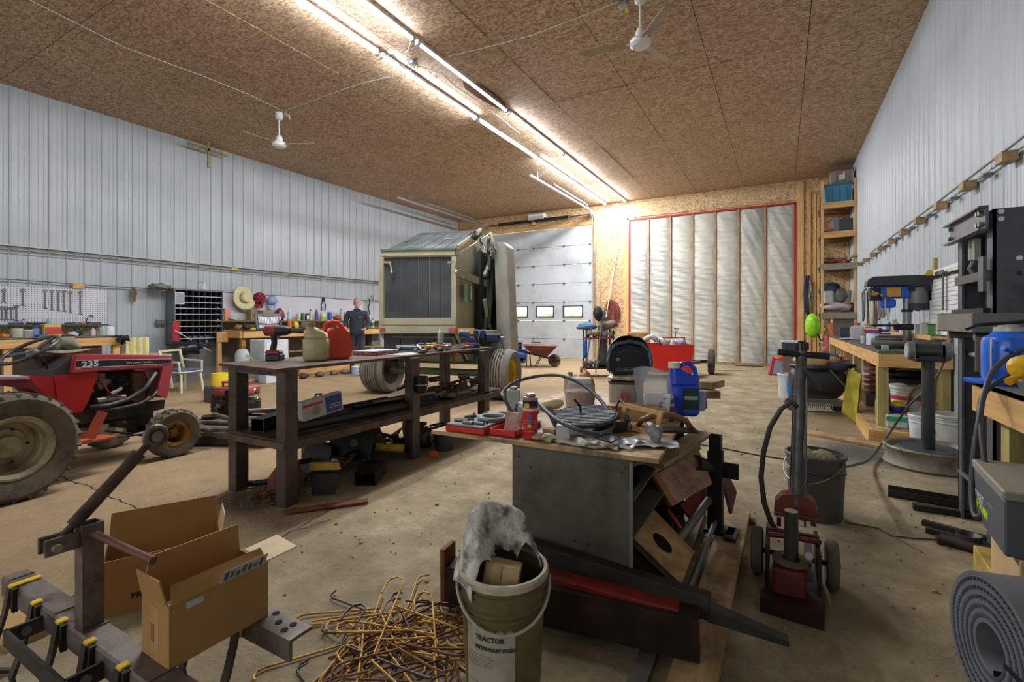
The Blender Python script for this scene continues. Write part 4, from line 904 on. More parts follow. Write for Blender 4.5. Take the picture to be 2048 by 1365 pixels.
sideprism('dash_top', T, [(106,742),(118,735),(150,709),(142,748),(106,753)], -.21, .22, M('3a3836',.6), tr)
sideprism('yellow_plate', T, [(100,722),(150,718),(142,738),(96,740)], -.05, -.03, M('c78c1c',.5), tr)
# engine mass and parts
eg = P('engine_block', MB().box(-.14,.10,.62,1.08,.42,.80,None,.03), M('2f2b28',.6,.3,.3,12,.2,'5a4a3a',.4,8), tr, bev=.01)
for i in range(8): P('cooling_fin', MB().box(-.15,.13,.80,.98,.60+i*.02,.608+i*.02), ENG, tr)
P('carburettor', MB().cyl((.10,.74,.70),(.19,.74,.70),.035,None,14).cyl((.14,.74,.66),(.14,.74,.75),.02), M('8b8880',.4,.7), tr)
P('air_cleaner', MB().cyl((.12,.72,.74),(.12,.72,.80),.075,None,18), M('6f6c66',.5,.4), tr); P('starter_motor', MB().cyl((.17,.70,.56),(.17,.92,.56),.038,None,14), M('817c72',.4,.6), tr)
P('flywheel_shroud', MB().lathe([(.13,0),(.15,.02),(.15,.10),(.08,.12),(0,.12)], TR((0,1.05,.62),(-90,0,0)), 20), M('2a2725',.6), tr)
P('brown_box', MB().box(-.05,.18,1.0,1.1,.46,.78,None,.01), M('5f4630',.7,0,.2), tr)
for i,pp in enumerate(([(180,815),(215,812),(255,800),(290,778),(312,745)],[(190,822),(235,818),(280,808),(305,795),(316,780)])):
    P('hose', MB().tube([lp(T,a,b,0,.235) for a,b in pp], .019-.004*i, 8), M('3d3a38',.5,0,.15,14,.08), tr, ang=180)
P('red_wire', MB().tube([lp(T,a,b,0,.2) for a,b in ((199,757),(210,775),(222,790),(255,797))], .006, 6), RED, tr)
P('red_wire', MB().tube([lp(T,a,b,0,.2) for a,b in ((214,788),(240,792),(262,800),(290,803))], .005, 6), M('7a2a30',.5), tr)
P('silver_elbow', MB().tube([lp(T,a,b,0,.22) for a,b in ((222,788),(236,782),(243,776))], .017, 10), ALU, tr)
q_ = random.Random(9)
for i in range(9): 
    c_ = (q_.uniform(.02,.2), q_.uniform(.6,1.0), q_.uniform(.5,.8)); P('engine_part', MB().blob(c_, (.04,.05,.035), .3, i, 10, 7), (ENG, M('77736c',.4,.6), M('1e1c1b',.6))[i%3], tr)
# frame, axle, footrest, fender
sideprism('frame_rail', T, [(120,826),(330,800),(328,818),(268,833),(150,850),(122,848)], .12, .15, M('3a3633',.55,.3,.2), tr); P('frame_rail', MB().box(-.15,-.12,.1,1.2,.30,.42), M('3a3633',.55,.3,.2), tr)
P('gearbox', MB().box(-.13,.13,-.1,.55,.20,.42,None,.02), ENG, tr)
P('front_axle', MB().bar((-.40,1.16,.24),(.38,1.16,.24),.06,.05), STEELD, tr); P('axle_pivot', MB().box(-.06,.06,1.08,1.24,.20,.38), STEELD, tr)
P('tie_rod', MB().cyl((.12,.35,.26),(.30,1.1,.22),.009), STEELD, tr); P('drag_link', MB().cyl((-.3,1.04,.20),(.36,1.04,.20),.009), STEELD, tr)
P('rear_axle', MB().cyl((-.4,0,.375),(.4,0,.375),.05), STEELD, tr)
OR = M('b9502f',.5,0,.12,6,.05,'6a4638',.45,7)
fa = [lp(T,125,857,0,.36),lp(T,205,826,0,.36),lp(T,215,836,0,.36),lp(T,130,868,0,.36)]
P('footrest', MB().box(.16,.42,.36,.72,.27,.285), OR, tr); sideprism('footrest_bracket', T, [(178,860),(199,822),(216,826),(190,879),(177,878)], .38,.40, OR, tr)
sideprism('footrest_rail', T, [(125,872),(180,862),(180,876),(126,886)], .40,.415, OR, tr)
fd = [(0,757),(58,757),(70,770),(108,806),(103,808),(62,778),(0,772)]
sideprism('fender', T, fd, .30, .52, M('7d2436',.4,0,.1,5,.03,'5c1a2c',.3), tr); sideprism('fender_edge', T, [(0,754),(60,753),(60,759),(0,760)], .30, .53, M('b0a2a8',.4), tr)
P('fender', MB().box(-.52,-.30,-.25,.22,.78,.80), TR2, tr); P('seat_pan', MB().box(-.22,.22,-.38,.06,.66,.70,None,.02), BLACK, tr)
# steering
stc = lp(T,60,700,0,.0)
sw = P('steering_wheel', MB().tube([(.19*math.cos(a),.19*math.sin(a),0) for a in [2*math.pi*i/32 for i in range(32)]], .0145, 8, True), M('43454b',.35,0,.1,9,.02), tr, (0,stc.y,stc.z), (32,0,0), ang=180)
for a in (90,210,330): P('spoke', MB().bar((.03*math.cos(R(a)),.03*math.sin(R(a)),-.02),(.18*math.cos(R(a)),.18*math.sin(R(a)),0),.045,.012), M('43454b',.35,0,.1,9,.02), sw)
P('hub', MB().cyl((0,0,-.05),(0,0,.0),.05,.035,16), M('6d6b66',.5), sw)
P('steering_column', MB().cyl((0,stc.y+.02,stc.z-.03),(0,stc.y+.16,.70),.024,None,12), M('5b4a42',.5,.4), tr)
P('lever', MB().tube([(.1,.42,.82),(.12,.38,.92),(.14,.45,.98)],.008,6), BLKM, tr)
h = thing('bush_hat', 'crumpled olive bush hat lying on the back of the red tractor hood', 'hat', (-5.33,1.70,.985), 20)
HM = M('77755f',.9,0,.12,14,.15)
P('crown', MB().blob((0,0,.055),(.10,.12,.065),.22,5,22,12), HM, h, ang=180); P('brim', MB().grid(lambda u,v:((.05+.15*v)*math.cos(6.2832*u),(.07+.15*v)*math.sin(6.2832*u),.022+.012*math.sin(u*19)*v-.014*v),40,5,.004), HM, h, ang=180)
# ================================================================ RED ENGINE + MOWER DECK behind the bench
g0 = (-5.35,3.05,0)
mw = thing('mower_deck', 'grey steel mower deck with pulleys and pipes, on the floor ahead of the tractor', 'mower deck', (-5.05,3.08,0), 25)
DK = M('7d766a',.5,.4,.2,6,.15,'4e4439',.5,5)
P('deck_shell', MB().prism([(-.50,-.38),(.50,-.42),(.62,-.25),(.68,.05),(.55,.35),(.1,.45),(-.45,.40),(-.62,.05)], .12, None, .05), DK, mw, bev=.03)
P('deck_top', MB().prism([(-.30,-.2),(.40,-.25),(.45,.2),(-.3,.25)], .04, None, .17), DK, mw, bev=.01)
P('skirt', MB().box(-.5,.5,-.40,-.385,.02,.10), M('2d2926',.6), mw)
for x,y in ((-.3,-.05),(.3,.05)): P('pulley', MB().lathe([(.0,.21),(.10,.21),(.10,.215),(.085,.225),(.10,.235),(.10,.24),(0,.24)], TR((x,y,0)), 22), STEELD, mw)
for i,(a,b) in enumerate((((-.6,-.35,.22),(.0,-.46,.17)),((-.1,-.3,.30),(.5,-.42,.2)),((.1,-.1,.3),(.55,.25,.28)))): P('pipe', MB().cyl(a,b,.024,None,12), M('6e655a',.5,.5,.2), mw)
P('belt_guard', MB().box(-.25,.35,.10,.32,.24,.26), DK, mw)
P('hooked_rod', MB().tube([(.5,.3,.25),(.62,.33,.34),(.66,.34,.42),(.72,.34,.42)],.012,6), STEELD, mw)
en = thing('red_engine', 'old red-topped small engine sitting on the mower deck beside the bench leg', 'engine', (-5.32,3.2,.215), 22)
EP = M('b5625a',.5,0,.1,8,.05,'8a4a44',.35)
P('crankcase', MB().box(-.16,.2,-.14,.14,0,.16,None,.02), ENG, en, bev=.01); P('cylinder_fins', MB().box(-.24,-.10,-.11,.11,.02,.22), ENG, en)
for i in range(9): P('cooling_fin', MB().box(-.25,-.09,-.12,.12,.03+i*.021,.038+i*.021), M('625c54',.5,.5), en)
P('shroud', MB().box(-.22,.20,-.13,.13,.20,.30,None,.02), EP, en, bev=.012); P('tank_top', MB().box(-.14,.14,-.09,.09,.34,.365,None,.008), EP, en)
for x in (-.12,.12): P('tank_strap', MB().box(x-.01,x+.01,-.085,-.075,.29,.345), EP, en)
P('oil_filter', MB().lathe([(.038,0),(.04,.02),(.04,.11),(.036,.115)], TR((.09,-.19,.06)), 16), M('a89e8c',.5), en); P('filter_cap', MB().lathe([(.04,.175),(.038,.20),(.02,.235),(.0,.24)], TR((.09,-.19,0)), 16), M('c8635c',.45), en)
P('oil_neck', MB().cyl((.0,-.17,.0),(.0,-.17,.24),.014).cyl((.0,-.17,.23),(.0,-.17,.28),.026), BLACK, en)
P('recoil_wheel', MB().tube([(.22,.05*math.cos(a),.22+.06*math.sin(a)) for a in [2*math.pi*i/16 for i in range(16)]],.007,6,True), ALU, en)
for i in range(6): P('engine_part', MB().blob((-.12+i*.06,-.15,.08+.02*(i%2)),(.035,.03,.04),.3,i+3,10,7), (M('77716a',.4,.6),STEELD,RUST)[i%3], en)
# ================================================================ ROUND BALER
BT = TR((-5.0,6.43,0),(0,0,10.7))
ba = thing('round_baler', 'large green and tan round baler with dark rear belts and two ribbed tyres', 'baler', (-5.0,6.43,0), 10.7)
BG = M('a39d84',.45,0,.06,3,.03,'8d8b6c',.3,2); BGR = M('3f5b41',.5,0,.15,4,.06,'6b7058',.4,3); BELT = M('34373b',.55,0,.1,3,.05,'4e5053',.3,2); SHD = M('8e8a80',.45,0,.06,3,.03,'79766a',.3,2)
wheel('wheel', .40, .44, .23, M('6d6a63',.85,0,.1,10,.1,'7d7566',.4,6), M('b59a2a',.5,0,.1,6,.05), ba, (-1.10,.0,.40), 180, 0, .3, ribs=6); wheel('wheel', .40, .42, .23, M('6d6a63',.85,0,.1,10,.1,'7d7566',.4,6), M('c9a81f',.5,0,.1,6,.05), ba, (1.12,.0,.40), 0, 0, .3, ribs=6)
P('axle', MB().cyl((-.95,0,.40),(.95,0,.40),.06,None,14), BGR, ba)
ry = -.58
def rp(px,py,c=ry): return lp(BT,px,py,1,c)
def rearbox(name, pix, y0, y1, mat, bev=0):
    pts = [rp(px,py,y0) for px,py in pix]; n = len(pts)
    a = [(p.x,y0,p.z) for p in pts]; b = [(p.x,y1,p.z) for p in pts]
    return P(name, MB().add(a+b, [tuple(range(n)),tuple(range(2*n-1,n-1,-1))]+[(i,n+i,n+(i+1)%n,(i+1)%n) for i in range(n)]), mat, ba, bev=bev)
rearbox('gate_top_beam', [(759,503),(912,497),(912,513),(759,515)], ry, ry+.14, BG, .02)
rearbox('gate_side', [(759,514),(767,514),(767,668),(759,668)], ry, ry+.10, BG); rearbox('gate_side', [(903,513),(912,513),(912,668),(903,668)], ry, ry+.10, BG)
rearbox('rear_bumper', [(759,637),(912,636),(912,667),(759,668)], ry-.03, ry+.10, BG, .008); rearbox('bumper_crease', [(762,650),(910,650),(910,651),(762,651)], ry-.034, ry-.03, M('55523f',.6))
rearbox('reflector', [(760,656),(770,656),(770,664),(760,664)], ry-.04, ry-.03, M('a8413c',.4)); rearbox('reflector', [(897,656),(911,656),(911,664),(897,664)], ry-.04, ry-.03, M('b0443f',.4))
xs_ = [767,775,800,836,858,882,903]
for i in range(6): rearbox('rear_belt', [(xs_[i]+.8,514),(xs_[i+1]-.8,514),(xs_[i+1]-.8,637),(xs_[i]+.8,637)], ry+.05+.012*(i==5), ry+.07, BELT)
for i in range(4): rearbox('lower_belt', [(768+i*34,668),(800+i*34,668),(800+i*34,702),(768+i*34,702)], ry+.10, ry+.12, BELT)
for a in (767,895):
    hd_ = rearbox('grab_handle', [(a,523),(a+15,523),(a+15,527),(a,527)], ry+.0, ry+.02, M('8d8568',.4)); 
    pp = [rp(a+13,525,ry), rp(a+17,545,ry-.03)]; P('grab_rod', MB().cyl(pp[0],pp[1],.013), M('8d8568',.4), ba); P('grab_knob', MB().blob(pp[1],(.03,.03,.03),0,1), CHROME, ba)
# sloping belt roof
f0, f1 = rp(773,499,ry), rp(912.6,497,ry); b0, b1 = lp(BT,841,466,1,1.05), lp(BT,960,461,1,1.05)
nb = 6
for i in range(nb):
    u0, u1 = i/nb+.006, (i+1)/nb-.006; A = [f0.lerp(f1,u0), f0.lerp(f1,u1), b0.lerp(b1,u1), b0.lerp(b1,u0)]
    P('roof_belt', MB().add([tuple(p) for p in A]+[(p.x,p.y,p.z-.02) for p in A], [(0,1,2,3),(7,6,5,4),(0,4,5,1),(1,5,6,2),(2,6,7,3),(3,7,4,0)]), M('3c4446',.5,0,.08,3,.04,'5a625e',.3,2), ba)
P('roof_frame', MB().bar(f1+Vector((.02,0,.02)), b1+Vector((.02,0,.02)), .03, .05), M('a39b7c',.4), ba)
P('roof_trim', MB().bar(f0+Vector((-.1,0,-.01)), f1+Vector((-.02,0,-.01)), .04, .03), BGR, ba)
P('roof_decal', MB().add([tuple(f0.lerp(f1,.62).lerp(b0.lerp(b1,.62),.5)+Vector((dx,dy,.006+dy*.3))) for dx,dy in ((0,0),(.2,0),(.2,.03),(0,.03))], [(0,1,2,3)]), M('c6c6c4',.5), ba)
# body sides
zt = f1.z
sp_ = [(ry+.1,1.06),(ry+.1,2.26),(.2,2.55),(1.0,b1.z-.05),(1.5,2.0),(1.5,.7),(.6,.5),(-.1,.62)]
gx = rp(911,600).x-.03
sp_[0] = (ry+.02,1.06); sp_[1] = (ry+.02,2.26)
P('side_panel', MB().prism(sp_, .03, TR((gx,0,0),(90,0,90)) ), BG, ba)
P('side_panel', MB().prism(sp_, .03, TR((-.80,0,0),(90,0,90))), BG, ba)
P('belly_roll', MB().cyl((-.78,-.25,.95),(.58,-.25,.95),.10,None,16), BGR, ba); P('belly_pan', MB().prism([(-.5,1.0),(.6,1.0),(.3,.62),(-.1,.58)], 1.1, TR((-.6,0,0),(90,0,90))), M('6f7460',.5,0,.1), ba)
P('lower_beam', MB().box(-.9,.9,.15,.28,.52,.68), BGR, ba)
# right-hand machinery
P('tension_arm', MB().bar((gx+.03,ry+.02,1.98),(.72,.6,1.86),.05,.11), M('a09a7e',.45,0,.1), ba); P('arm_box', MB().box(.66,.80,.35,.62,1.72,1.95,None,.01), BGR, ba)
P('twine_box', MB().box(.64,.70,-.42,-.25,1.55,1.82), BGR, ba); P('decal_white', MB().box(.701,.705,-.32,-.27,1.58,1.80), M('b9b7aa',.5), ba)
for i,(y0,z0,y1,z1) in enumerate(((.2,.9,.5,2.5),(.45,1.0,.1,1.6),(.6,1.6,.3,1.0),(.7,.9,.75,2.6),(.15,2.0,.55,2.4),(.3,2.1,.35,2.7))):
    P('linkage', MB().bar((.72+.03*(i%3),y0,z0),(.74+.03*(i%2),y1,z1),.05,.05), (BGR,BG,M('2b322d',.6))[i%3], ba)
P('hydraulic_cylinder', MB().cyl((.78,.25,1.2),(.78,.45,2.3),.04,None,14), M('3a3f3a',.4,.3), ba); P('cylinder_rod', MB().cyl((.78,.45,2.3),(.78,.5,2.62),.018), CHROME, ba)
P('dark_core', MB().box(.63,.70,.1,1.3,.7,2.4), M('1f2622',.8), ba)
P('green_shield', MB().box(.72,.90,.62,.66,.9,2.45), BGR, ba)
sc_ = [lp(BT,px,py,1,.35) for px,py in ((988,482),(1006,484),(1014,492),(1024,704),(994,702))]
n = 5; P('end_shield', MB().add([(p.x,.35,p.z) for p in sc_]+[(p.x,.72,p.z) for p in sc_], [tuple(range(n)),tuple(range(2*n-1,n-1,-1))]+[(i,n+i,n+(i+1)%n,(i+1)%n) for i in range(n)]), SHD, ba, bev=.012)
qq = random.Random(2)

for i in range(7):
    a = lp(BT,958+i*5,470+4*(i%3),1,.3); pts = [a+Vector((qq.uniform(-.03,.03),qq.uniform(-.1,.1),-.06*k+qq.uniform(-.02,.02))) for k in range(6)]
    P('hose', MB().tube(pts,.014,6), (M('8a8478',.5),M('4e4a42',.6),M('a39f92',.5))[i%3], ba, ang=180)
P('top_fitting', MB().blob(lp(BT,950,470,1,.4),(.09,.1,.07),.3,3), M('5b5a50',.6), ba)
P('top_lever', MB().cyl(lp(BT,803,488,1,.0),lp(BT,822,480,1,.0),.012), BGR, ba)
P('side_ledge', MB().box(.63,.98,-.6,.3,1.05,1.10,None,.01), M('a49a70',.5,0,.1), ba); P('side_decal', MB().box(.62,.9,-.605,-.60,1.05,1.14), M('b58f3c',.5), ba)
# ================================================================ LEFT WALL
def bottle(name, label, r, h, mat, loc, capm=WHITE, cat='bottle', group=None, lab=None, sh=.72, nk=.35):
    t = thing(name, label, cat, loc, 0, group)
    P('body', MB().lathe([(r*.9,0),(r,r*.1),(r,h*sh),(r*.8,h*(sh+.07)),(r*nk,h*(sh+.14)),(r*nk,h*.9)], None, 14), mat, t)
    P('cap', MB().cyl((0,0,h*.88),(0,0,h),r*nk*1.2,None,12), capm, t)
    if lab: P('paper_label', MB().lathe([(r*1.01,h*.15),(r*1.01,h*.55)], None, 14), lab, t)
    return t
# wire runs
P('wall_wire', MB().tube([(XL+.10,y,1.93-.03*abs(math.sin(y*1.1))-.005*y) for y in [i*.4 for i in range(3,29)]], .009, 5), M('5c5a58',.6), bpy.data.objects['wall_left'])
P('wall_wire', MB().tube([(XL+.10,y,2.36) for y in range(-4,16)], .008, 5), M('8b8a84',.6), bpy.data.objects['wall_left'])
P('wall_wire', MB().tube([(XL+.10,y,2.42) for y in range(-4,16)], .012, 5), M('8b8a84',.6), bpy.data.objects['wall_left'])
solo('wood_block', MB().box(0,.04,0,.15,0,.09), LUM, 'small wood block fixed above the left pegboard', 'wood', loc=(XL+.08,3.55,1.815))
solo('yellow_level', MB().box(0,.02,0,.16,0,.04), YEL, 'small yellow bar hanging on the left wall cable line', 'level', loc=wx(462,540,XL+.12))
solo('dark_mitten', MB().blob((0,0,0),(.03,.05,.12),.25,4), M('6d6045',.9), 'dark brown glove hanging from the wall wire between pegboard and bins', 'glove', loc=wx(268,588,XL+.13))
# pegboards
def pegmat():
    m, nt, b = newmat('pegboard'); co = coords(nt, (1,1,1), world=True)
    c_ = None
    outs = []
    sp = nd(nt,'ShaderNodeSeparateXYZ'); nt.links.new(co, sp.inputs[0])
    for ax in (1,2):
        mu = nd(nt,'ShaderNodeMath',operation='MULTIPLY'); nt.links.new(sp.outputs[ax], mu.inputs[0]); mu.inputs[1].default_value = 1/.035
        fr = nd(nt,'ShaderNodeMath',operation='FRACT'); nt.links.new(mu.outputs[0], fr.inputs[0])
        su = nd(nt,'ShaderNodeMath',operation='SUBTRACT'); nt.links.new(fr.outputs[0], su.inputs[0]); su.inputs[1].default_value = .5
        ab = nd(nt,'ShaderNodeMath',operation='POWER'); nt.links.new(su.outputs[0], ab.inputs[0]); ab.inputs[1].default_value = 2; outs.append(ab)
    ad = nd(nt,'ShaderNodeMath',operation='ADD'); nt.links.new(outs[0].outputs[0], ad.inputs[0]); nt.links.new(outs[1].outputs[0], ad.inputs[1])
    c = ramp(nt, ad.outputs[0], [(.035,lin('5e5e66')),(.05,lin('cfd0d8'))]); nt.links.new(c, b.inputs['Base Color']); b.inputs['Roughness'].default_value = .45
    return m
PEG = pegmat()
def pegboard(label, x, y0, y1, z0, z1, mat=PEG):
    t = thing('pegboard', label, 'pegboard', (x,y0,z0)); n = max(1,int((y1-y0)/1.22+.5)); w_ = (y1-y0)/n
    for i in range(n): P('panel', MB().box(0,.008,i*w_+.002,(i+1)*w_-.002,0,z1-z0), mat, t)
    return t
pegboard('white pegboard on the left wall hung with a row of long wrenches', XL+.085, 1.4, 4.04, 1.19, 1.81)
WB = M('c8c9d2',.4,0,.03,3,0)
pegboard('plain white board on the left wall behind the hats and bottles', XL+.085, 5.98, 10.2, 1.26, 1.87, WB)
PW = XL+.105
wl = [('leftmost long',8,579,604.5,1),('long',45.7,579,611,1),('first of the row of six',90.8,580,617,0),('second of the row of six',104,581,620,0),('third of the row of six',117,581.5,622,0),('fourth of the row of six',129,582,623.5,0),('fifth of the row of six',141,583,626,0),('rightmost',161,583,629,0),
      ('short, lower row, first',4.4,614,640,1),('short, lower row, second',13,614.6,640,1),('short, lower row, third',23,615,640,1),('short, lower row, fourth',33,612,642,1)]
for nm,px,ya,yb,k in wl:
    a, b = wx(px,ya,PW), wx(px,yb,PW); Lw = a.z-b.z
    t = solo('wrench', wrench(MB(),Lw,.02,.027), M('7c7a7e',.35,.8) if k else M('8d8c90',.3,.85), '%s steel wrench hanging on the left wall pegboard' % nm, 'wrench', 'wrenches on the left pegboard', (PW-.004,a.y,(a.z+b.z)/2), (0,90,0))
solo('ring_hooks', MB().tube([(0,.05*math.cos(u*.5),.07*math.sin(u*.5)-.01*u) for u in range(14)],.006,5), BLKM, 'dark ring of small tools on the lower right of the pegboard', 'tool', loc=wx(180,636,PW))
# bench 1
b1 = thing('wood_workbench', 'long lumber workbench along the left wall under the pegboard', 'workbench', (-10.3,1.2,0))
P('worktop', MB().box(-.45,.40,-4,2.75,.97,1.0), M('6d6a66',.6,0,.25,7,.1), b1); P('front_board', MB().box(.36,.40,-4,2.75,.84,.985), LUMY, b1); P('end_board', MB().box(-.45,.40,2.71,2.75,.84,.985), LUM, b1)
for y in (-2.5,-.5,1.3,2.62): P('leg', MB().box(.27,.36,y,y+.09,0,.84), LUMZ, b1)
P('lower_panel', MB().box(-.3,-.28,-4,2.7,0,.84), M('7d7264',.8,0,.15), b1); P('upper_shelf', MB().box(-.45,-.15,-4,2.75,1.165,1.19), M('3f4f45',.6,0,.2), b1); P('shelf_support', MB().box(-.43,-.40,-4,2.7,1.0,1.165), OSBW, b1)
solo('clamp_vise', MB().blob((0,0,0),(.07,.09,.06),.4,8), BLKM, 'small black clamp on the outer corner of the left wood bench', 'clamp', loc=(-9.86,3.92,.94))
def onshelf(px, py, x): v = wx(px,py,x); return v
def put(fn, name, label, px, ytop, ybase, x, wpx, *a, **k):
    v = wx(px, ybase, x); d = -SA*v.x+CA*v.y; return v, (ybase-ytop)/FPX*d, wpx/FPX*d/2
ZB1, ZS1 = 1.0, 1.19
def item(kind, name, label, px, ytop, ybase, wpx, x, zs, col, cap=None, lab=None, cat=None, grp=None, y=None):
    v = wx(px, ybase, x); d = -SA*v.x+CA*v.y; h = (ybase-ytop)/FPX*d; r = wpx/FPX*d/2; loc = (v.x, v.y, zs)
    if kind == 'b': return bottle(name, label, r, h, col, loc, cap or WHITE, cat or 'bottle', grp, lab)
    if kind == 'c': return can(name, label, r, h*.93, col, loc, cap, ((.1,.6,lab),) if lab else (), cat or 'can', grp, 0, True)
    if kind == 'j': return can(name, label, r, h, col, loc, cap or WHITE, ((.15,.7,lab),) if lab else (), cat or 'jar', grp, 0, False)
    if kind == 'x': 
        o = solo(name, MB().box(-r,r,-r,r,0,h,None,min(r,h)*.08), col, label, cat or 'box', grp, loc)
        if lab: P('paper_label', MB().box(r,r+.002,-r*.8,r*.8,h*.2,h*.75), lab, o)
        if cap: P('lid', MB().box(-r*1.03,r*1.03,-r*1.03,r*1.03,h*.9,h*1.02), cap, o)
        return o
    if kind == 'o': return solo(name, MB().blob((0,0,h*.5),(r,r,h*.5),.22,int(px),16,10,None,.8), col, label, cat or 'item', grp, loc, ang=180)
C = lambda h, r=.45: M(h, r, 0, .08, 8, .03)
XB = -10.05; XS = -10.62
item('o','orange_rag','orange rag on the left bench under the pegboard',9,668,675,14,XB,ZB1,C('d07a22'),cat='rag')
item('j','jar','glass jar with a cream lid on the left bench',34,657,673,18,XB,ZB1,C('a9a79a'),C('c9c4b0'))
item('j','jar','greyish plastic tub with a white lid beside the cream lidded jar',56,661,674,17,XB,ZB1,C('8f8b8c'),WHITE,cat='tub')
item('j','tumbler','tall dark blue tumbler with pale band beside the snack bag',72,652,676,11,XB,ZB1,C('2a4468'),BLACK,C('6f93c9'),cat='cup')
sb_ = item('x','snack_bag','yellow snack bag with a red panel standing on the left bench',101,650,675,26,XB,ZB1,C('cdb45a'),cat='bag')
P('red_panel', MB().box(.115,.12,-.09,.09,.05,.15), C('c23a44'), sb_)
item('x','blue_tray','small flat blue tray on the left bench beside the snack bag',85,670,675,14,XB+.08,ZB1,C('47698f'),cat='tray')
for px,yt,w_,c_,cp,l_ in ((125,667,10,'8a5a5e',None,'dull pink roll'),(146,663,18,'b9bbc4',None,'white crumpled cloth'),(158,654,12,'2e302c',None,'black lamp base')): item('o','bench_item',l_+' lying on the left bench',px,yt,672,w_,XB,ZB1,C(c_))
item('b','bottle','slim white bottle on the left bench, left of the clear spray bottle',186,657,672,8,XB,ZB1,C('c3c7cb')); item('b','bottle','clear grey spray bottle on the left bench beside the white jug',205,654,672,11,XB,ZB1,C('a7b0b3'),M('c9cdd0'))
jg = item('b','jug','white square jug with grey trigger at the end of the left bench',220,651,672,15,XB,ZB1,C('d9dadf'),C('9aa0a3'),cat='jug')
item('b','bottle','pink and white bottle with black cap on the shelf under the pegboard',47,637,648,8,XS,ZS1,C('c9a9b9'),BLACK); item('b','bottle','teal spray nozzle bottle on the shelf under the pegboard',96,638,649,6,XS,ZS1,C('8fb3a9'),C('2a7a62'))
for px,w_,c_,l_ in ((8,20,'b9b9c2','pale paper stack'),(28,22,'37405a','dark navy case'),(70,24,'23252b','black flat tool tray'),(88,7,'b5862f','small amber block'),(140,16,'2f6a66','teal clamp'),(165,14,'c9822e','orange tape roll'),(186,20,'4a4e45','dark pliers pile')): item('x' if w_>19 else 'o','shelf_item',l_+' on the green edged shelf under the pegboard',px,646,650,w_,XS,ZS1,C(c_))
# things below/right of bench 1
item('j','red_crock','terracotta red crock on the floor stand past the left bench end',260,690,712,24,-10.4,.52,C('b2412a'),C('9c3a26'),cat='pot')
solo('crate', MB().box(-.2,.2,-.30,.10,0,.52,None,.01), LUMD, 'low wooden crate under the red crock by the left wall', 'crate', loc=(-10.4,4.25,0))
item('x','grey_tote','grey plastic bin on the wooden crate left of the red crock',246,693,706,26,-10.4,.52,C('6d7276'),cat='bin')
def chair(label, loc, rz, fr, cush, sc_=1):
    t = thing('patio_chair', label, 'chair', loc, rz); t.scale = (sc_,)*3
    for x,y in ((-.24,-.22),(.24,-.22),(-.24,.22),(.24,.22)): P('leg', MB().bar((x*.9,y*.9,.42),(x*1.05,y*1.1,0),.04,.03), fr, t)
    P('seat', MB().box(-.25,.25,-.25,.25,.40,.43,None,.01), fr, t)
    for s in (-1,1): P('back_post', MB().bar((s*.24,.24,.40),(s*.22,.34,.86),.045,.03), fr, t); P('armrest', MB().bar((s*.26,-.2,.62),(s*.26,.28,.64),.06,.03), fr, t); P('arm_post', MB().bar((s*.25,-.2,.40),(s*.26,-.19,.62),.035,.03), fr, t)
    P('back_rail', MB().bar((-.22,.34,.84),(.22,.34,.84),.05,.04), fr, t)
    if cush == 'blue': P('seat_cushion', MB().box(-.22,.22,-.22,.22,.43,.48,None,.02), C('4f5f85'), t)
    if cush == 'stripe':
        for i in range(7): P('cushion_stripe', MB().box(-.245+i*.07,-.175+i*.07,.20,.30,.45,.95,None,.008), C(('d8d2b4','c9b95f')[i%2],.8), t)
    return t
CW = C('c9c7ab')
chair('patio chair with a cream and yellow striped back cushion behind the tractor hood', (-9.95,4.35,0), 115, CW, 'stripe')
chair('cream plastic patio chair with a blue seat cushion below the parts bins', (-9.2,4.55,0), 105, CW, 'blue', .86)
bk_ = item('j','yellow_bucket','bright yellow bucket standing on a dark box near the steel bench',440,733,757,30,-7.6,.24,C('e0c21a'),C('e8cf2a'),cat='bucket')
v = wx(440,757,-7.6); solo('dark_box', MB().box(-.16,.16,-.16,.16,0,.24,None,.01), C('4a4748'), 'dark grey box supporting the yellow bucket', 'box', loc=(v.x,v.y,0))
bb_ = item('o','black_bag','black plastic bag hanging full below the parts bins',372,692,720,56,-10.2,.58,M('1d1f26',.3),cat='bag')
# parts bins
pb_ = thing('parts_bins', 'navy steel bolt bin cabinet with cream dividers on the left wall', 'cabinet', (-10.74,5.0,.76))
NV = M('3a4a66',.5,.2,.1); Wb, Hb, Db = .94, 1.1, .32
P('side_panel', MB().box(0,Db,0,.02,0,Hb), M('6d737c',.5,.3,.1), pb_); P('side_panel', MB().box(0,Db,Wb-.02,Wb,0,Hb), NV, pb_); P('top_panel', MB().box(0,Db+.01,-.02,Wb+.02,Hb,Hb+.03), M('7d6a62',.6), pb_); P('back_panel', MB().box(0,.01,0,Wb,0,Hb), M('1b2536',.7), pb_); P('bottom_panel', MB().box(0,Db,0,Wb,0,.02), NV, pb_)
bs = mesh('bin_shelf', MB().box(0,Db-.02,.02,Wb-.02,0,.006), M('1f2b40',.6)); be = mesh('label_strip', MB().box(Db-.02,Db,.02,Wb-.02,0,.018), C('b9b39a')); bd = mesh('bin_divider', MB().box(0,Db-.01,0,.006,.02,Hb), NV)
for i in range(1,9):
    for me,nm in ((bs,'bin_shelf'),(be,'label_strip')):
        o = bpy.data.objects.new(nm, me); COL.objects.link(o); o.parent = pb_; o.location = (0,0,i*Hb/9)
for i in range(1,8):
    o = bpy.data.objects.new('bin_divider', bd); COL.objects.link(o); o.parent = pb_; o.location = (0,i*Wb/8,0)
P('card', MB().box(Db,Db+.004,.02,.17,.83,1.05), C('8f97a0'), pb_); P('card_frame', MB().box(Db-.001,Db+.003,.012,.178,.82,1.06), WHITE, pb_)
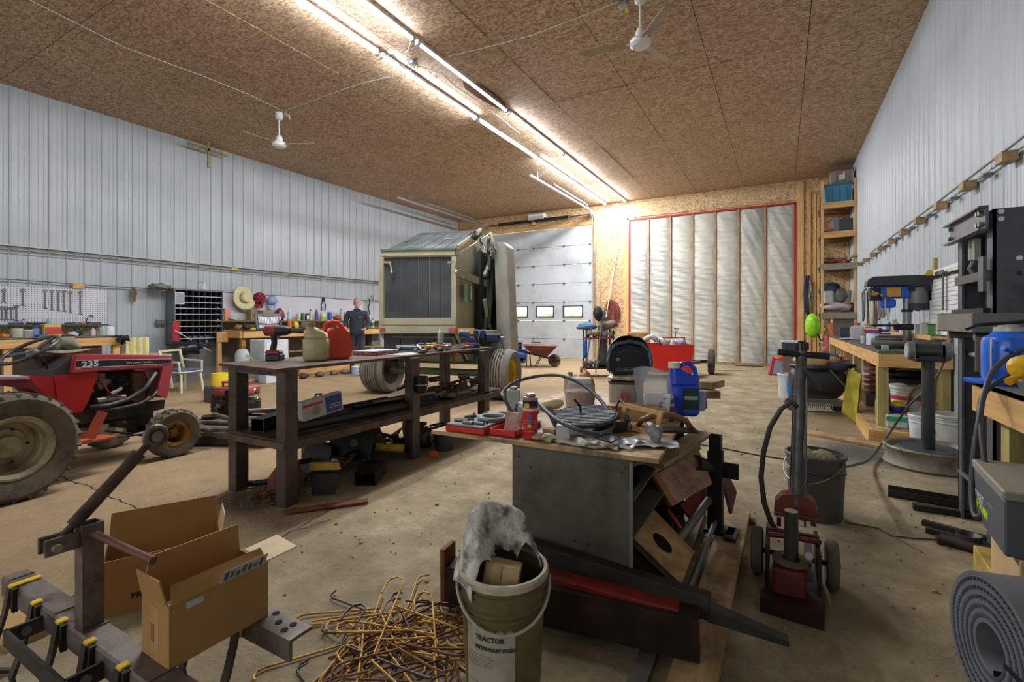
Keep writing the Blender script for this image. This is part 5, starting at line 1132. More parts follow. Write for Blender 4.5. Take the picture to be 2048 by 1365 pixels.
for i,(y,z,c_) in enumerate(((.86,.86,'5f7f3a'),(.85,.76,'b03a4a'),(.86,.5,'b9bb62'),(.87,.37,'3fae9a'),(.62,.06,'a9a9a9'),(.85,.62,'7a3a5a'))): P('bin_contents', MB().blob((Db-.06,y,z),(.04,.035,.03),.2,i,10,6), C(c_), pb_)
lm = thing('clamp_lamp', 'white clip-on reflector lamp standing on top of the parts bins', 'lamp', (-10.55,5.62,1.92))
P('shade', MB().lathe([(.10,0),(.085,.03),(.03,.10),(.025,.14),(.02,.10),(.08,.03),(.095,0)],TR((0,0,-.02),(0,0,0)),20,True), M('cfd4d8',.3,.3), lm); P('arm', MB().tube([(0,0,.11),(0,-.05,.14),(0,-.13,.13)],.008,6), ALU, lm)
item('o','cloth_hat','grey cloth hat on the wire left of the parts bins',319,571,583,34,-10.6,1.86,C('7d786a'),cat='hat')
rb = solo('red_case', MB().box(-.04,.04,-.06,.06,-.2,.22,None,.01), C('a52a35'), 'red flat case standing against the left side of the parts bins', 'case', loc=(-10.35,4.98,1.02))
solo('white_rod', MB().cyl((0,0,0),(.2,.55,-.42),.008), WHITE, 'thin white rod slanting in front of the bins and black bag', 'rod', loc=(-10.3,4.95,1.06))
solo('outlet_box', MB().box(0,.05,-.08,.08,-.05,.05,None,.006), C('6f6f6c'), 'grey metal outlet box on the wall left of the bins', 'outlet', loc=wx(320,645,XL+.08))
# bench 2
b2 = thing('wood_workbench', 'cluttered lumber workbench along the left wall beyond the parts bins', 'workbench', (-10.3,5.98,0))
P('worktop', MB().box(-.45,.55,.0,4.9,1.03,1.06), M('6b5436',.6,0,.2,6,.1), b2); P('front_board', MB().box(.51,.55,.0,4.9,.89,1.045), LUMY, b2); P('end_board', MB().box(-.45,.51,-.04,0.,.89,1.045), LUM, b2)
for y in (.0,1.6,3.2,4.7): P('leg', MB().box(.40,.49,y,y+.09,0,.89), wood('leg_wood%d'%int(y*10),'8d6a3a','a9803f',2), b2)
P('upper_shelf', MB().box(-.45,-.12,-.2,4.9,1.235,1.255), wood('shelf_w','7d5c33','a98048',1), b2); P('back_panel', MB().box(-.45,-.43,0,4.9,.0,.89), M('8d8478',.8,0,.12), b2); P('base_board', MB().box(.38,.55,.0,4.9,0,.11), LUMY, b2); P('shelf_riser', MB().box(-.44,-.42,-.2,4.9,1.06,1.235), LUMD, b2)
s2 = thing('side_stand', 'small lumber stand between the parts bins and the cluttered bench', 'stand', (-10.45,5.75,0))
P('top_board', MB().box(-.3,.2,-.02,.2,.98,1.02), LUM, s2); P('front_board', MB().box(.16,.2,-.02,.2,.80,.98), LUM, s2); P('leg', MB().box(.1,.18,.0,.08,0,.8), LUMZ, s2)
XF = -9.95; XK = -10.6; Z2 = 1.06; Z3 = 1.255
def hatth(name,label,px,py,r,mat,cr,kind):
    v = wx(px,py,XL+.17); t = thing(name,label,'hat',v,rot=(0,82,8 if kind=='straw' else -10))
    if kind=='straw':
        P('brim', MB().grid(lambda u,w_:((cr+(r-cr)*w_)*math.cos(6.2832*u),(cr+(r-cr)*w_)*math.sin(6.2832*u)*1.05,.03+.02*math.sin(6.2832*u*2)*w_),36,4,.004), mat, t, ang=180)
        P('crown', MB().lathe([(cr,.02),(cr*.96,.07),(cr*.8,.115),(.0,.125)],None,22), mat, t); P('hat_band', MB().lathe([(cr*1.01,.03),(cr,.05)],None,22), M('6b6240',.7), t)
    else:
        P('crown', MB().blob((0,0,.03),(cr,cr,.09),.05,2,18,9), mat, t, ang=180); P('peak', MB().grid(lambda u,w_:(.05+.13*w_+cr*.4,(u-.5)*.2*(1-w_*.35),.03-.04*(u-.5)**2*4),10,4,.005), mat, t)
    return t
hatth('straw_hat','wide brimmed pale straw hat hanging on the left wall',487,597,.27,M('cfc79a',.8,0,.08,30,.15),.12,'straw')
def plaid():
    m, nt, b = newmat('red_plaid'); co = coords(nt); ch_ = nd(nt,'ShaderNodeTexChecker'); ch_.inputs['Scale'].default_value = 22
    ch_.inputs[1].default_value = lin('b0263a'); ch_.inputs[2].default_value = lin('2a1418'); nt.links.new(co, ch_.inputs[0]); nt.links.new(ch_.outputs[0], b.inputs['Base Color']); b.inputs['Roughness'].default_value = .9; return m
hatth('plaid_hat','red and black plaid cap hanging right of the straw hat',518,597,.2,plaid(),.14,'cap')
hatth('ball_hat','blue and white ball cap hanging right of the plaid cap',543,602,.2,C('8f9cc0'),.12,'cap')
# socket case
sc = thing('socket_case', 'open grey socket set case standing on edge on the cluttered left bench', 'tool case', (-9.93,6.66,Z2), rot=(0,-12,0))
P('case_half', MB().box(-.02,.02,-.29,.29,0,.36,None,.01), C('55585e'), sc); P('case_tray', MB().box(.018,.026,-.24,.24,.02,.30), C('3a3c42'), sc)
sk = mesh('socket', MB().cyl((0,0,0),(0,0,.15),.0145,None,10), M('d5d8dc',.3,.3)); sk2 = mesh('socket', MB().cyl((0,0,0),(0,0,.06),.0145,None,10), M('d5d8dc',.3,.3))
for i in range(13):
    for me,z in ((sk,.11),(sk2,.03)):
        o = bpy.data.objects.new('socket', me); COL.objects.link(o); o.parent = sc; o.location = (.03,-.22+i*.037,z+(.03*abs(i-6)/6 if z>.1 else 0))
L2 = [ # kind,name,label,px,ytop,ybase,w,x,z,col,cap,lab,cat
 ('x','paper_bag','pink orange paper bag on the high shelf left of the straw hat brim',452,612,636,13,XK,Z3,C('c98f78'),None,None,'bag'),
 ('x','yellow_tub','small yellow tub at the left end of the high shelf',444,622,640,7,XK,Z3,C('d8b81e'),None,None,'tub'),
 ('o','white_rag','white crumpled rag on the high shelf under the straw hat',464,632,641,26,XK,Z3,C('b5b3b0'),None,None,'rag'),
 ('x','wicker_basket','brown woven basket on the high shelf beside the socket case',504,619,641,14,XK,Z3,M('8d7a50',.8,0,.2,40,.3),None,None,'basket'),
 ('x','cardboard_box','tan cardboard box behind the socket set case',530,621,641,22,XK,Z3,CARD,None,None,'box'),
 ('o','wire_spool','red wire spool on the high shelf right of the socket case',560,618,641,16,XK,Z3,C('7a3038'),None,None,'spool'),
 ('c','spray_can','white blue aerosol with orange label, tallest on the left bench',579,619,655,8,XF,Z2,C('9fc2d2'),WHITE,C('c9763a'),'can'),
 ('c','can','blue and white can on the high shelf left of the wire spool',558,625,640,6,XK+.1,Z3,C('4a78a9'),None,WHITE,'can'),
 ('b','bottle','lime and white squeeze bottle on the high shelf',597,623,640,7,XK,Z3,C('b9bf7a'),WHITE,None,None),
 ('c','can','green can on the high shelf beside the lime bottle',605,625,640,6,XK,Z3,C('2f6a52'),None,None,None),
 ('x','carton','black and white carton on the high shelf beside the green can',614,626,640,6,XK,Z3,C('3f4144'),None,WHITE,'carton'),
 ('b','bottle','cream bottle with black top on the high shelf',621,618,640,6,XK,Z3,C('c3b98f'),BLACK,None,None),
 ('b','bottle','purple bottle on the high shelf beneath the hanging pliers',633,618,640,7,XK,Z3,C('5a4a78'),C('3a2a55'),None,None),
 ('c','can','white lime labelled tub on the high shelf, right of purple bottle',646,626,641,11,XK,Z3,C('c9d6b9'),None,C('9cc24a'),'tub'),
 ('j','brush_jar','blue jar holding black handled brushes on the high shelf',659,625,641,8,XK,Z3,C('2a52a8'),C('3a3a44'),None,None),
 ('c','can','pale can with a blue cap on the high shelf left of the man',682,620,641,6,XK,Z3,C('a9b3b9'),C('2d5fa8'),None,None),
 ('j','jar','white jar with brown label on the high shelf left of the man',692,624,641,8,XK,Z3,C('b9b3a9'),None,C('7a5238'),None),
 ('o','yellow_bag','yellow bag of rags on the left bench behind the fuel jug',591,641,656,14,XF,Z2,C('c9b02e'),None,None,'bag'),
 ('o','pink_bag','mauve and teal bag on the left bench beside the yellow bag',608,643,656,12,XF,Z2,C('8a6a7d'),None,None,'bag'),
 ('x','carton','brown label carton on the left bench right of the red fuel can',679,645,656,9,XF,Z2,C('b29a80'),None,C('8d5a3a'),'carton'),
 ('c','can','teal can on the left bench beside the brown label carton',689,644,656,7,XF,Z2,C('2f7a7a'),None,None,None),
 ('o','red_roll','red and cream roll on the left bench above the brown carton',674,635,645,14,XK+.1,Z3,C('9c4a35'),None,None,'roll'),
 ('b','bottle','white bottle with green label at the right end of the left bench',745,637,655,7,XF,Z2,C('c3cbb9'),C('3a7a4a'),C('3f7f4c'),None),
 ('b','bottle','small white bottle beside the green labelled bottle at the bench end',737,639,655,6,XF,Z2,C('b9bdb9'),WHITE,None,None),
 ('o','brown_part','brown greasy part on the bench left of the socket case',476,645,656,12,XF,Z2,C('8a6a4a'),None,None,'part'),
 ('o','drill_case','black and lime tool bag on the bench left of the socket case',497,644,656,22,XF,Z2,C('2f332a'),None,None,'tool bag'),
 ('x','yellow_tape','small yellow tape measure on the bench by the socket case',505,652,656,9,XF+.1,Z2,C('d2b51f'),None,None,'tape'),
 ('o','black_case','black rounded tool on the bench just behind the impact wrench',560,640,655,10,XF,Z2,C('2a2b2f'),None,None,'tool'),
]
for k in L2: item(k[0],k[1],k[2],k[3],k[4],k[5],k[6],k[7],k[8],k[9],k[10],k[11],k[12])
for i in range(13):
    px = 697+i*3.3; cc_ = ('7a4030','3a3c40','8f8a80','2f3a55','a04a2a','55604a')[i%6]
    item(('b','c','o')[i%3],('small_bottle','small_can','small_part')[i%3],('%s %s, number %s counting rightward in the cluster before the man' % (('rusty red','black','grey','navy','orange','olive')[i%6],('bottle','can','part')[i%3],('one','two','three','four','five','six','seven','eight','nine','ten','eleven','twelve','thirteen')[i])),px,640-(i%4)*1.5,655,4,XF+.1*(i%3),Z2,C(cc_))
pl_ = thing('hanging_pliers','pair of dark pliers hanging on the white board left of the man','pliers',wx(647,607,XL+.12))
for s in (-1,1): P('handle', MB().tube([(0,s*.02,.08),(0,s*.07,-.05),(0,s*.05,-.2)],.012,6), BLKM, pl_)
P('jaw', MB().box(-.01,.01,-.04,.04,.06,.16), BLKM, pl_)
solo('wall_clock_hook', MB().tube([(0,.05*math.cos(u),.05*math.sin(u)) for u in [i*.5 for i in range(13)]],.008,5), BLKM, 'black wire ring on the wall near the baler', 'ring', loc=wx(745,595,XL+.1))
solo('hung_chain', MB().tube([(0,.02*math.sin(i),-.06*i) for i in range(9)],.018,6), M('55504a',.5,.5), 'dark hanging tool string on the wall right of the man', 'tool', loc=wx(738,598,XL+.12))
# under bench 2
XU = -9.6
wc = thing('white_appliance','white upright appliance on the floor under the cluttered left bench','appliance',(-9.35,6.3,0))
P('body', MB().box(-.3,.2,-.25,.3,0,.86,None,.015), C('c3c9d2'), wc); P('front_panel', MB().box(.2,.205,-.2,.25,.05,.8), C('d2d6dd'), wc); P('vent', MB().box(.205,.21,-.12,.14,.60,.62), C('a9afb8'), wc)
item('b','bottle','black spray bottle standing before the white appliance',495,735,752,4,-8.9,.0,BLACK)
item('o','mixed_bag','blue white and red bag on a carton under the left bench',522,702,722,20,XU,.35,C('8f9cb9'),cat='bag'); P('red_spot', MB().blob((.18,0,.16),(.03,.06,.06),0,1), C('c23a3a'), bpy.data.objects['mixed_bag'])
item('x','white_carton','white carton on the floor under the steel bench view, left bench side',537,717,748,26,-9.0,.0,C('cfd4dd')); item('x','carton','small white carton behind the impact wrench battery',567,697,744,14,XU,.0,C('c3c6cb'))
item('o','orange_toy','orange and grey chainsaw under the left bench right of the carton',592,700,738,14,XU,.0,C('b0532f'),cat='tool')
item('j','red_can','red paint can under the left bench below the flat kit box',703,684,697,9,-10.15,.55,C('b3323a'),cat='can'); item('j','black_canister','black canister under the left bench beside the red paint can',715,679,697,8,-10.15,.55,C('4a4a4c'),cat='canister'); item('b','bottle','white red bottle under the left bench beside the black canister',724,682,697,7,-10.15,.55,C('c9c3c3'),C('b33a3a'))
lsf = solo('low_shelf', MB().box(-.35,.12,0,3.2,.52,.55).box(-.3,-.25,0,.05,0,.52).box(-.3,-.25,3.15,3.2,0,.52), LUMD, 'rough shelf board under the far part of the left bench', 'shelf', loc=(-10.07,7.2,0))
item('j','blue_container','pale blue container on the floor near the baler tyre',711,727,742,16,-8.7,.0,C('8f9fc0'),cat='container'); item('o','orange_boots','pair of bright orange work boots on the floor beside the baler tyre',727,724,746,18,-8.3,.0,C('d8551f'),cat='boots')
item('x','grey_stool','grey folding stool under the right end of the left bench',744,668,705,18,-10.15,.55,C('6f6c66'),cat='stool')
item('x','wood_stand','small wooden stand on the floor between bench legs and white carton',473,728,760,26,-8.6,.0,LUM,cat='stand')
for i,px in enumerate((607,640,668,690)): item('o','dark_part','dark %s lying on the floor before the base board' % ('iron lump','tool roll','rope coil','wood scrap')[i],px,731-i*1,742-i*2,16,-9.0,.0,C(('3a3733','5a5040','6a5a48','7a6a50')[i]),cat='part')
# dust sheet panels left
solo('metal_sheet', MB().box(0,.02,0,.6,0,.95), GALV, 'plain galvanised sheet leaning on the left wall below the bins', 'sheet', loc=(-10.66,5.3,0), rot=(0,8,0))
solo('garden_sprayer', MB().lathe([(.11,0),(.13,.02),(.13,.30),(.09,.38),(.04,.40)],None,18), C('a9b3b5'), 'pale grey garden sprayer with a lime hose left of the white appliance', 'sprayer', loc=(-9.25,5.65,.30))
P('lime_hose', MB().tube([(.1,.0,.3),(.2,.05,.22),(.22,.1,.12),(.15,.2,.16)],.012,6), C('8fae3a'), bpy.data.objects['garden_sprayer'])
solo('step_box', MB().box(-.15,.15,-.15,.15,0,.30,None,.01), C('77706a'), 'grey box under the garden sprayer', 'box', loc=(-9.25,5.65,0))
# roof fixture on the left wall near the ceiling
solo('wall_cross', MB().box(-.02,.02,-.02,.02,-.35,.30).box(-.02,.02,-.4,.4,0,.05), LUMD, 'small wooden cross brace hanging below the ceiling at the left wall', 'brace', loc=wx(417,302,XL+.3))
# ---------------------------------------------------------------- PERSON
def person():
    t = thing('person', 'grey-haired bearded man in a dark jacket standing by the left bench, looking this way', 'person', (-8.86,8.22,0), -28)
    t.rotation_euler = (0,0,R(38))
    def skin(name, verts, edges, mat, par, sub=2):
        me = bpy.data.meshes.new(name); me.from_pydata([v[0] for v in verts], edges, []); o = bpy.data.objects.new(name, me); COL.objects.link(o)
        m = o.modifiers.new('s','SKIN'); m.use_smooth_shade = True
        for i,v in enumerate(verts): me.skin_vertices[0].data[i].radius = v[1] if isinstance(v[1],tuple) else (v[1],v[1])
        me.skin_vertices[0].data[0].use_root = True
        o.modifiers.new('ss','SUBSURF').levels = sub; o.modifiers['ss'].render_levels = sub
        dg = bpy.context.evaluated_depsgraph_get(); dg.update(); m2 = bpy.data.meshes.new_from_object(o.evaluated_get(dg)); bpy.data.objects.remove(o)
        m2.materials.clear(); m2.materials.append(mat)
        for p in m2.polygons: p.use_smooth = True
        o = bpy.data.objects.new(name, m2); COL.objects.link(o); o.parent = par; return o
    V = [((0,0,.98),(.17,.11)),((0,0,1.12),(.16,.11)),((0,.01,1.30),(.19,.12)),((0,.0,1.44),(.17,.10)),((0,0,1.50),(.07,.065)),((0,0,1.56),(.058,.062)),
         ((.20,0,1.43),(.075,.07)),((.27,-.03,1.18),.055),((.24,-.22,1.06),.045),((.21,-.30,1.06),(.032,.024)),((-.20,0,1.43),(.075,.07)),((-.27,-.03,1.18),.055),((-.24,-.22,1.08),.045),((-.21,-.30,1.08),(.032,.024)),
         ((.10,0,.90),.10),((.11,-.02,.52),.072),((.12,.02,.12),.055),((.12,.02,.05),.05),((-.10,0,.90),.10),((-.11,-.02,.52),.072),((-.12,.02,.12),.055),((-.12,.02,.05),.05),((.12,-.13,.035),(.045,.03)),((-.12,-.13,.035),(.045,.03))]
    E = [(0,1),(1,2),(2,3),(3,4),(4,5),(3,6),(6,7),(7,8),(8,9),(3,10),(10,11),(11,12),(12,13),(0,14),(14,15),(15,16),(16,17),(0,18),(18,19),(19,20),(20,21),(17,22),(21,23)]
    body = skin('body', V, E, M('2c333d',.85,0,.12,14,.1), t)
    # trousers and boots by region of the one continuous body
    body.data.materials.append(M('2e3542',.9)); body.data.materials.append(M('3a2f26',.8)); SK = M('b98a72',.6,0,.05); body.data.materials.append(SK)
    for p in body.data.polygons:
        c = p.center
        if c.z < .12: p.material_index = 2
        elif c.z < .93: p.material_index = 1
        elif c.y < -.27 or c.z > 1.52: p.material_index = 3
    hd = P('head', MB().grid(lambda u,v:(0,0,0),1,1) if 0 else MB(), SK, t) if 0 else None
    mb = MB(); nu, nv = 28, 20; vs = []; fs = []
    for j in range(nv+1):
        v = math.pi*j/nv; z = math.cos(v); 
        for i in range(nu):
            u = 2*math.pi*i/nu; x = math.sin(v)*math.cos(u)*.078; y = math.sin(v)*math.sin(u)*.098; zz = z*.125
            if zz < -.02: k = 1-min(.32,(-.02-zz)*2.6); x *= k; y = y*(1-(1-k)*.5)-(.012 if y < 0 else 0)
            if y < -.06 and abs(x) < .02 and -.045 < zz < .02: y -= .022*(1-abs(x)/.02)
            if y < -.07 and .018 < abs(x) < .048 and 0 < zz < .035: y += .012
            vs.append((x,y,zz+1.665))
    for j in range(nv):
        for i in range(nu): fs.append((j*nu+i,(j+1)*nu+i,(j+1)*nu+(i+1)%nu,j*nu+(i+1)%nu))
    hd = P('head', mb.add(vs,fs), SK, t, ang=180)
    HR = M('8f8c88',.9,0,.1,40,.2)
    P('hair', MB().blob((0,.020,1.722),(.087,.094,.090),.05,4,22,12), HR, t, ang=180)
    P('beard', MB().blob((0,-.062,1.585),(.055,.045,.052),.1,5,18,10), HR, t, ang=180)
    for s in (-1,1):
        P('ear', MB().blob((s*.08,0,1.66),(.012,.022,.032),0,1), SK, t); P('eye', MB().blob((s*.03,-.088,1.685),(.013,.008,.008),0,1), M('2a2622',.3), t)
        P('eyebrow', MB().cb((s*.032,-.095,1.70),(.034,.008,.007)), HR, t)
        hx, hz = s*.205, (1.06 if s > 0 else 1.08)
        for k in range(4): P('finger', MB().tube([(hx-.027+.018*k,-.325,hz),(hx-.027+.018*k,-.37,hz-.01),(hx-.027+.018*k,-.385,hz-.03-.004*(k%2))],[.009,.008,.007],6), SK, t)
        P('thumb', MB().tube([(hx-s*.03,-.31,hz),(hx-s*.055,-.34,hz-.01),(hx-s*.05,-.365,hz-.02)],[.010,.009,.008],6), SK, t)
    P('mouth', MB().cb((0,-.104,1.612),(.04,.006,.006)), M('7a4a42',.6), t)
    P('jacket_collar', MB().lathe([(.085,1.47),(.08,1.53),(.072,1.53),(.075,1.47)],None,18,True), M('22272e',.85), t); P('jacket_hem', MB().lathe([(.17,.93),(.175,.97),(.165,.97)],TR((0,0,0)),20,True), M('22272e',.85), t)
    P('chest_badge', MB().box(.06,.11,-.125,-.122,1.33,1.35), C('9fa6ae'), t)
person()
# ================================================================ CEILING: fans, wires, stained flap
FANM = M('d9dad6',.4,0,.04,6,.0)
def fan(label, x, y, rz):
    t = thing('ceiling_fan', label, 'fan', (x,y,HC-.006))
    P('canopy', MB().lathe([(.0,-.13),(.04,-.13),(.065,-.10),(.07,0),(0,0)],None,18), FANM, t); P('downrod', MB().cyl((0,0,-.10),(0,0,-.44),.012), FANM, t)
    P('motor_neck', MB().lathe([(.0,-.42),(.04,-.42),(.055,-.46),(.06,-.53)],None,18), FANM, t)
    P('motor_housing', MB().lathe([(.06,-.525),(.105,-.54),(.125,-.57),(.12,-.60),(.09,-.625),(.0,-.63)],None,24), FANM, t)
    for k in range(3):
        a = rz+120*k
        P('blade', MB().box(.11,.66,-.055,.055,-.003,.003,TR((0,0,-.575),(9,0,0))), M('9c8b74',.5), t, (0,0,0), (0,0,a)); P('blade_arm', MB().box(.08,.16,-.018,.018,-.58,-.57), FANM, t, (0,0,0), (0,0,a))
    return t
fan('white ceiling fan on a short rod, left side of the ceiling', -7.92, 5.52, 25); fan('white ceiling fan on a short rod, right side near the top edge', -1.41, 5.52, 70)
def jbox(label, loc):
    t = thing('junction_box', label, 'junction box', loc); P('box', MB().box(-.05,.05,-.06,.06,-.05,0,None,.006), GALV, t); P('wire_nut', MB().cyl((.03,.05,-.05),(.03,.05,-.10),.018,.008,8), YEL, t); P('wire_nut', MB().cyl((-.02,.06,-.04),(-.02,.06,-.07),.012,.006,8), C('b33a3a'), t)
v = at(568,224,8.75); jbox('junction box with a yellow wire nut beside the left ceiling fan', (v.x+.05,v.y,HC-.002)); v = at(1247,6,5.7); jbox('junction box with a yellow wire nut beside the right ceiling fan', (v.x,v.y,HC-.002)); v = gz(826,130,HC-.05); jbox('junction box between the two strip light rows', (v.x,v.y,HC-.002))
WIR = M('bdb8ae',.6)
def cable(label, pts, r=.006, m=WIR, name='ceiling_cable'): 
    return solo(name, MB().tube(pts, r, 5), m, label, 'cable')
def cz(px,py,d=.012): v = gz(px,py,HC-d); return v
cable('long white cable stapled across the ceiling to the left fan', [cz(60,0),cz(250,95),cz(400,150),cz(500,190),cz(565,222)])
cable('white cable running from the left fan towards the light rows', [cz(570,222),cz(650,192),cz(720,168),cz(780,153)])
cable('white cable crossing the ceiling from the light rows to the right fan', [cz(860,128),cz(900,112),cz(960,98),cz(1060,72),cz(1150,38),cz(1235,4)])
cable('looping dark cord between the light rows and the junction box', [cz(752,112,.03),cz(785,108,.03),cz(800,128,.08),cz(815,146,.12),cz(828,138,.08)],.007,GREY)
cable('pale looping cord dropping from the right light row', [cz(822,84,.04),cz(816,100,.04),cz(812,104,.1),cz(812,118,.12),cz(822,132,.08)],.007)
cable('pale cord snaking beside the right light row', [cz(832,132,.03),cz(862,138,.05),cz(885,148,.06),cz(910,172,.05),cz(960,205,.04),cz(1000,235,.03),cz(1040,268,.03)],.007)
cable('thin cable along the far ceiling over the sectional door', [cz(950,447,.02),cz(1100,425,.02),cz(1240,404,.02)],.006,BLKM)
fp = [cz(x,y,.02) for x,y in ((925,163),(945,164),(968,174),(990,190),(1006,206),(1016,220),(1000,218),(975,205),(950,190),(930,176))]
def flap():
    n = len(fp); lo_ = [p-Vector((0,0,.012)) for p in fp]
    return MB().add([tuple(p) for p in fp]+[tuple(p) for p in lo_], [tuple(range(n)),tuple(range(2*n-1,n-1,-1))]+[(i,(i+1)%n,n+(i+1)%n,n+i) for i in range(n)])
o = solo('torn_ceiling_patch', flap(), M('6b5038',.9,0,.2,12,.2), 'torn brown ceiling patch with a ragged edge beside the right light row', 'patch')
q = random.Random(4)
fr = MB()
for i in range(26):
    u = i/25; a = fp[0].lerp(fp[5],u); a = a+(fp[3]-fp[0].lerp(fp[5],.55))*math.sin(math.pi*u)
    fr.cyl(a, a+Vector((q.uniform(.0,.06),q.uniform(-.03,.05),-.02)), .006, .002, 4)
P('ragged_strand', fr, M('5a4330',.9), o)['kind'] = 'stuff'
# ================================================================ FAR WALL AREA
wb = thing('wheelbarrow', 'rusty red wheelbarrow parked in front of the white sectional door', 'wheelbarrow', (-5.75,11.75,0), 29)
RW = M('743a2f',.65,.1,.2,8,.1,'5d3a30',.5)
P('tray', MB().add([(-.45,-.32,.60),(.48,-.34,.58),(.48,.34,.58),(-.45,.32,.60),(-.2,-.2,.36),(.22,-.2,.30),(.22,.2,.30),(-.2,.2,.36)], [(0,1,5,4),(1,2,6,5),(2,3,7,6),(3,0,4,7),(4,5,6,7)]), RW, wb)
P('rim', MB().tube([(-.45,-.32,.60),(.48,-.34,.58),(.48,.34,.58),(-.45,.32,.60)],.012,6,True), M('b08a7c',.5), wb)
for s in (-1,1):
    P('handle', MB().bar((-.75,s*.28,.50),(.55,s*.10,.16),.035,.04), STEELD, wb); P('leg', MB().tube([(-.25,s*.22,.36),(-.22,s*.22,.0),(-.10,s*.22,.0),(.05,s*.2,.26)],.012,6), STEELD, wb); P('brace', MB().cyl((-.35,s*.22,.36),(-.34,s*.22,.02),.010), STEELD, wb)
P('leg_bar', MB().cyl((-.3,-.22,.16),(-.3,.22,.16),.010), STEELD, wb); P('wheel', MB().lathe([(.05,-.04),(.14,-.05),(.17,-.03),(.17,.03),(.14,.05),(.05,.04)], TR((.42,0,.17),(90,0,0)), 24, True), TIRE, wb); P('wheel_disc', MB().cyl((.42,-.02,.17),(.42,.02,.17),.06,None,14), STEELD, wb)
solo('fuel_jug', MB().prism([(-.1,0),(.1,0),(.1,.3),(.02,.38),(-.06,.38),(-.1,.32)],.16,TR((0,.08,0),(90,0,0))), C('cf3a1f'), 'red orange fuel jug on the floor behind the right baler tyre', 'jug', loc=(-5.65,10.2,0), rot=(0,0,29), bev=.015)
bm_ = thing('blue_machine','small blue air compressor behind the wheelbarrow handles','compressor',(-6.9,12.6,0),20)
P('tank', MB().cyl((-.3,0,.25),(.3,0,.25),.16,None,18), C('2a4ea0'), bm_); P('motor', MB().cyl((-.12,0,.5),(.15,0,.5),.10,None,14), BLKM, bm_); P('hood', MB().box(-.15,.2,-.12,.12,.6,.72,None,.02), C('9fa6b5'), bm_); P('foot', MB().box(-.25,.25,-.15,.15,0,.09), BLKM, bm_); P('grip', MB().tube([(.2,0,.5),(.45,0,.55),(.55,0,.53)],.02,6), BLKM, bm_)
# welding cart
wcx, wcy = -3.62, 10.45
wc = thing('welding_cart', 'cluttered tall welding cart with black hoses near the far wall', 'cart', (wcx,wcy,0), 29)
for x in (-.3,.3):
    for y in (-.2,.2): P('upright', MB().cyl((x,y,.05),(x,y,1.05),.018), STEELD, wc)
P('shelf', MB().box(-.33,.33,-.23,.23,.18,.21), STEELD, wc); P('shelf', MB().box(-.33,.33,-.23,.23,.85,.88), C('7a3a44'), wc)
P('cylinder', MB().lathe([(.0,.2),(.11,.2),(.11,1.25),(.08,1.33),(.03,1.38),(0,1.38)],TR((.12,.1,0)),18), C('4d5157',.4), wc); P('valve', MB().cyl((.12,.1,1.36),(.12,.1,1.48),.03).cyl((.05,.1,1.44),(.2,.1,1.44),.015), C('3f8a4a'), wc); P('shoulder_band', MB().lathe([(.112,1.15),(.112,1.25)],TR((.12,.1,0)),18), C('b9b3a0'), wc)
P('cart_wheel', MB().cyl((-.38,.15,.1),(-.34,.15,.1),.1,None,18), TIRE, wc); P('cart_wheel', MB().cyl((.34,.15,.1),(.38,.15,.1),.1,None,18), TIRE, wc)
P('air_hose', MB().tube([(-.34+.02*math.sin(i),-.24-.01*(i%4),.62+.20*math.cos(i*.7)) for i in range(40)],.02,6), C('2464b8'), wc, ang=180)
for nm,c_,cc_,rr_,lb_ in (('denim_roll','4f7396',(-.28,-.05,1.12),(.2,.12,.08),'faded blue jacket rolled on top of the welding cart'),('welding_mask','1f2b33',(-.02,-.1,1.42),(.10,.10,.14),'black welding hood hanging high on the welding cart'),('leather_glove','75695a',(.25,-.1,1.16),(.13,.12,.09),'grey leather glove heap on the right of the welding cart'),('rag_bundle','8d7a68',(-.15,-.2,.98),(.15,.08,.06),'tan rag bundle under the rolled jacket')):
    v = TR((wcx,wcy,0),(0,0,29)) @ Vector(cc_); solo(nm, MB().blob((0,0,0),rr_,.25,len(nm),16,10), M(c_,.85,0,.15), lb_, nm.split('_')[1] if nm!='welding_mask' else 'welding hood', loc=v, rot=(0,0,29), ang=180)
for i,(a,b,c_,lb_) in enumerate((((-.1,-.26,.1),(.02,-.25,1.15),'8a8680','long grey rod leaning on the front of the welding cart'),((-.35,-.3,0),(-.2,-.26,1.1),'6a6560','dark rod leaning on the left of the welding cart'),((.3,-.28,0),(.28,-.25,.95),'4a4542','black bar leaning on the right of the welding cart'))):
    T_ = TR((wcx,wcy,0),(0,0,29)); A,B = T_@Vector(a), T_@Vector(b); solo('leaning_rod', rel(MB().cyl(A,B,.014),A), C(c_), lb_, 'rod', loc=A)
for i in range(10):
    T_ = TR((wcx,wcy,0),(0,0,29)); v = T_@Vector((-.3+.066*i,-.05+.04*(i%3),.88 if i%2 else .21)); solo('cart_item', MB().blob((0,0,.07),(.06,.07,.07),.3,i+60,12,8), C(('6a4a40','3a3d42','8a857c','55483c','7a7f88')[i%5]), '%s lump on the %s shelf of the welding cart' % (('rust red','charcoal','pale grey','brown','steel blue')[i%5],('lower','upper')[i%2]), 'tool', '%s cart lumps'%(('rust red','charcoal','pale grey','brown','steel blue')[i%5]+' '+('lower','upper')[i%2]), v)
hc = MB()
for k in range(7):
    r_ = .27-.008*k; hc.tube([(r_*math.cos(a)*(.95-.13*k)+.01*(k%3), -.03-.015*k, .36*math.sin(a)-.03*(k%3)+.02*math.sin(a*3+k)-.08*math.cos(a)**2) for a in [2*math.pi*i/24 for i in range(24)]],.016,6,True)
solo('hose_coil', hc, M('7a2f30',.6), 'coil of dark red air hose hanging on the far strand board wall', 'hose', loc=(-4.72,YF-.06,1.55), ang=180)
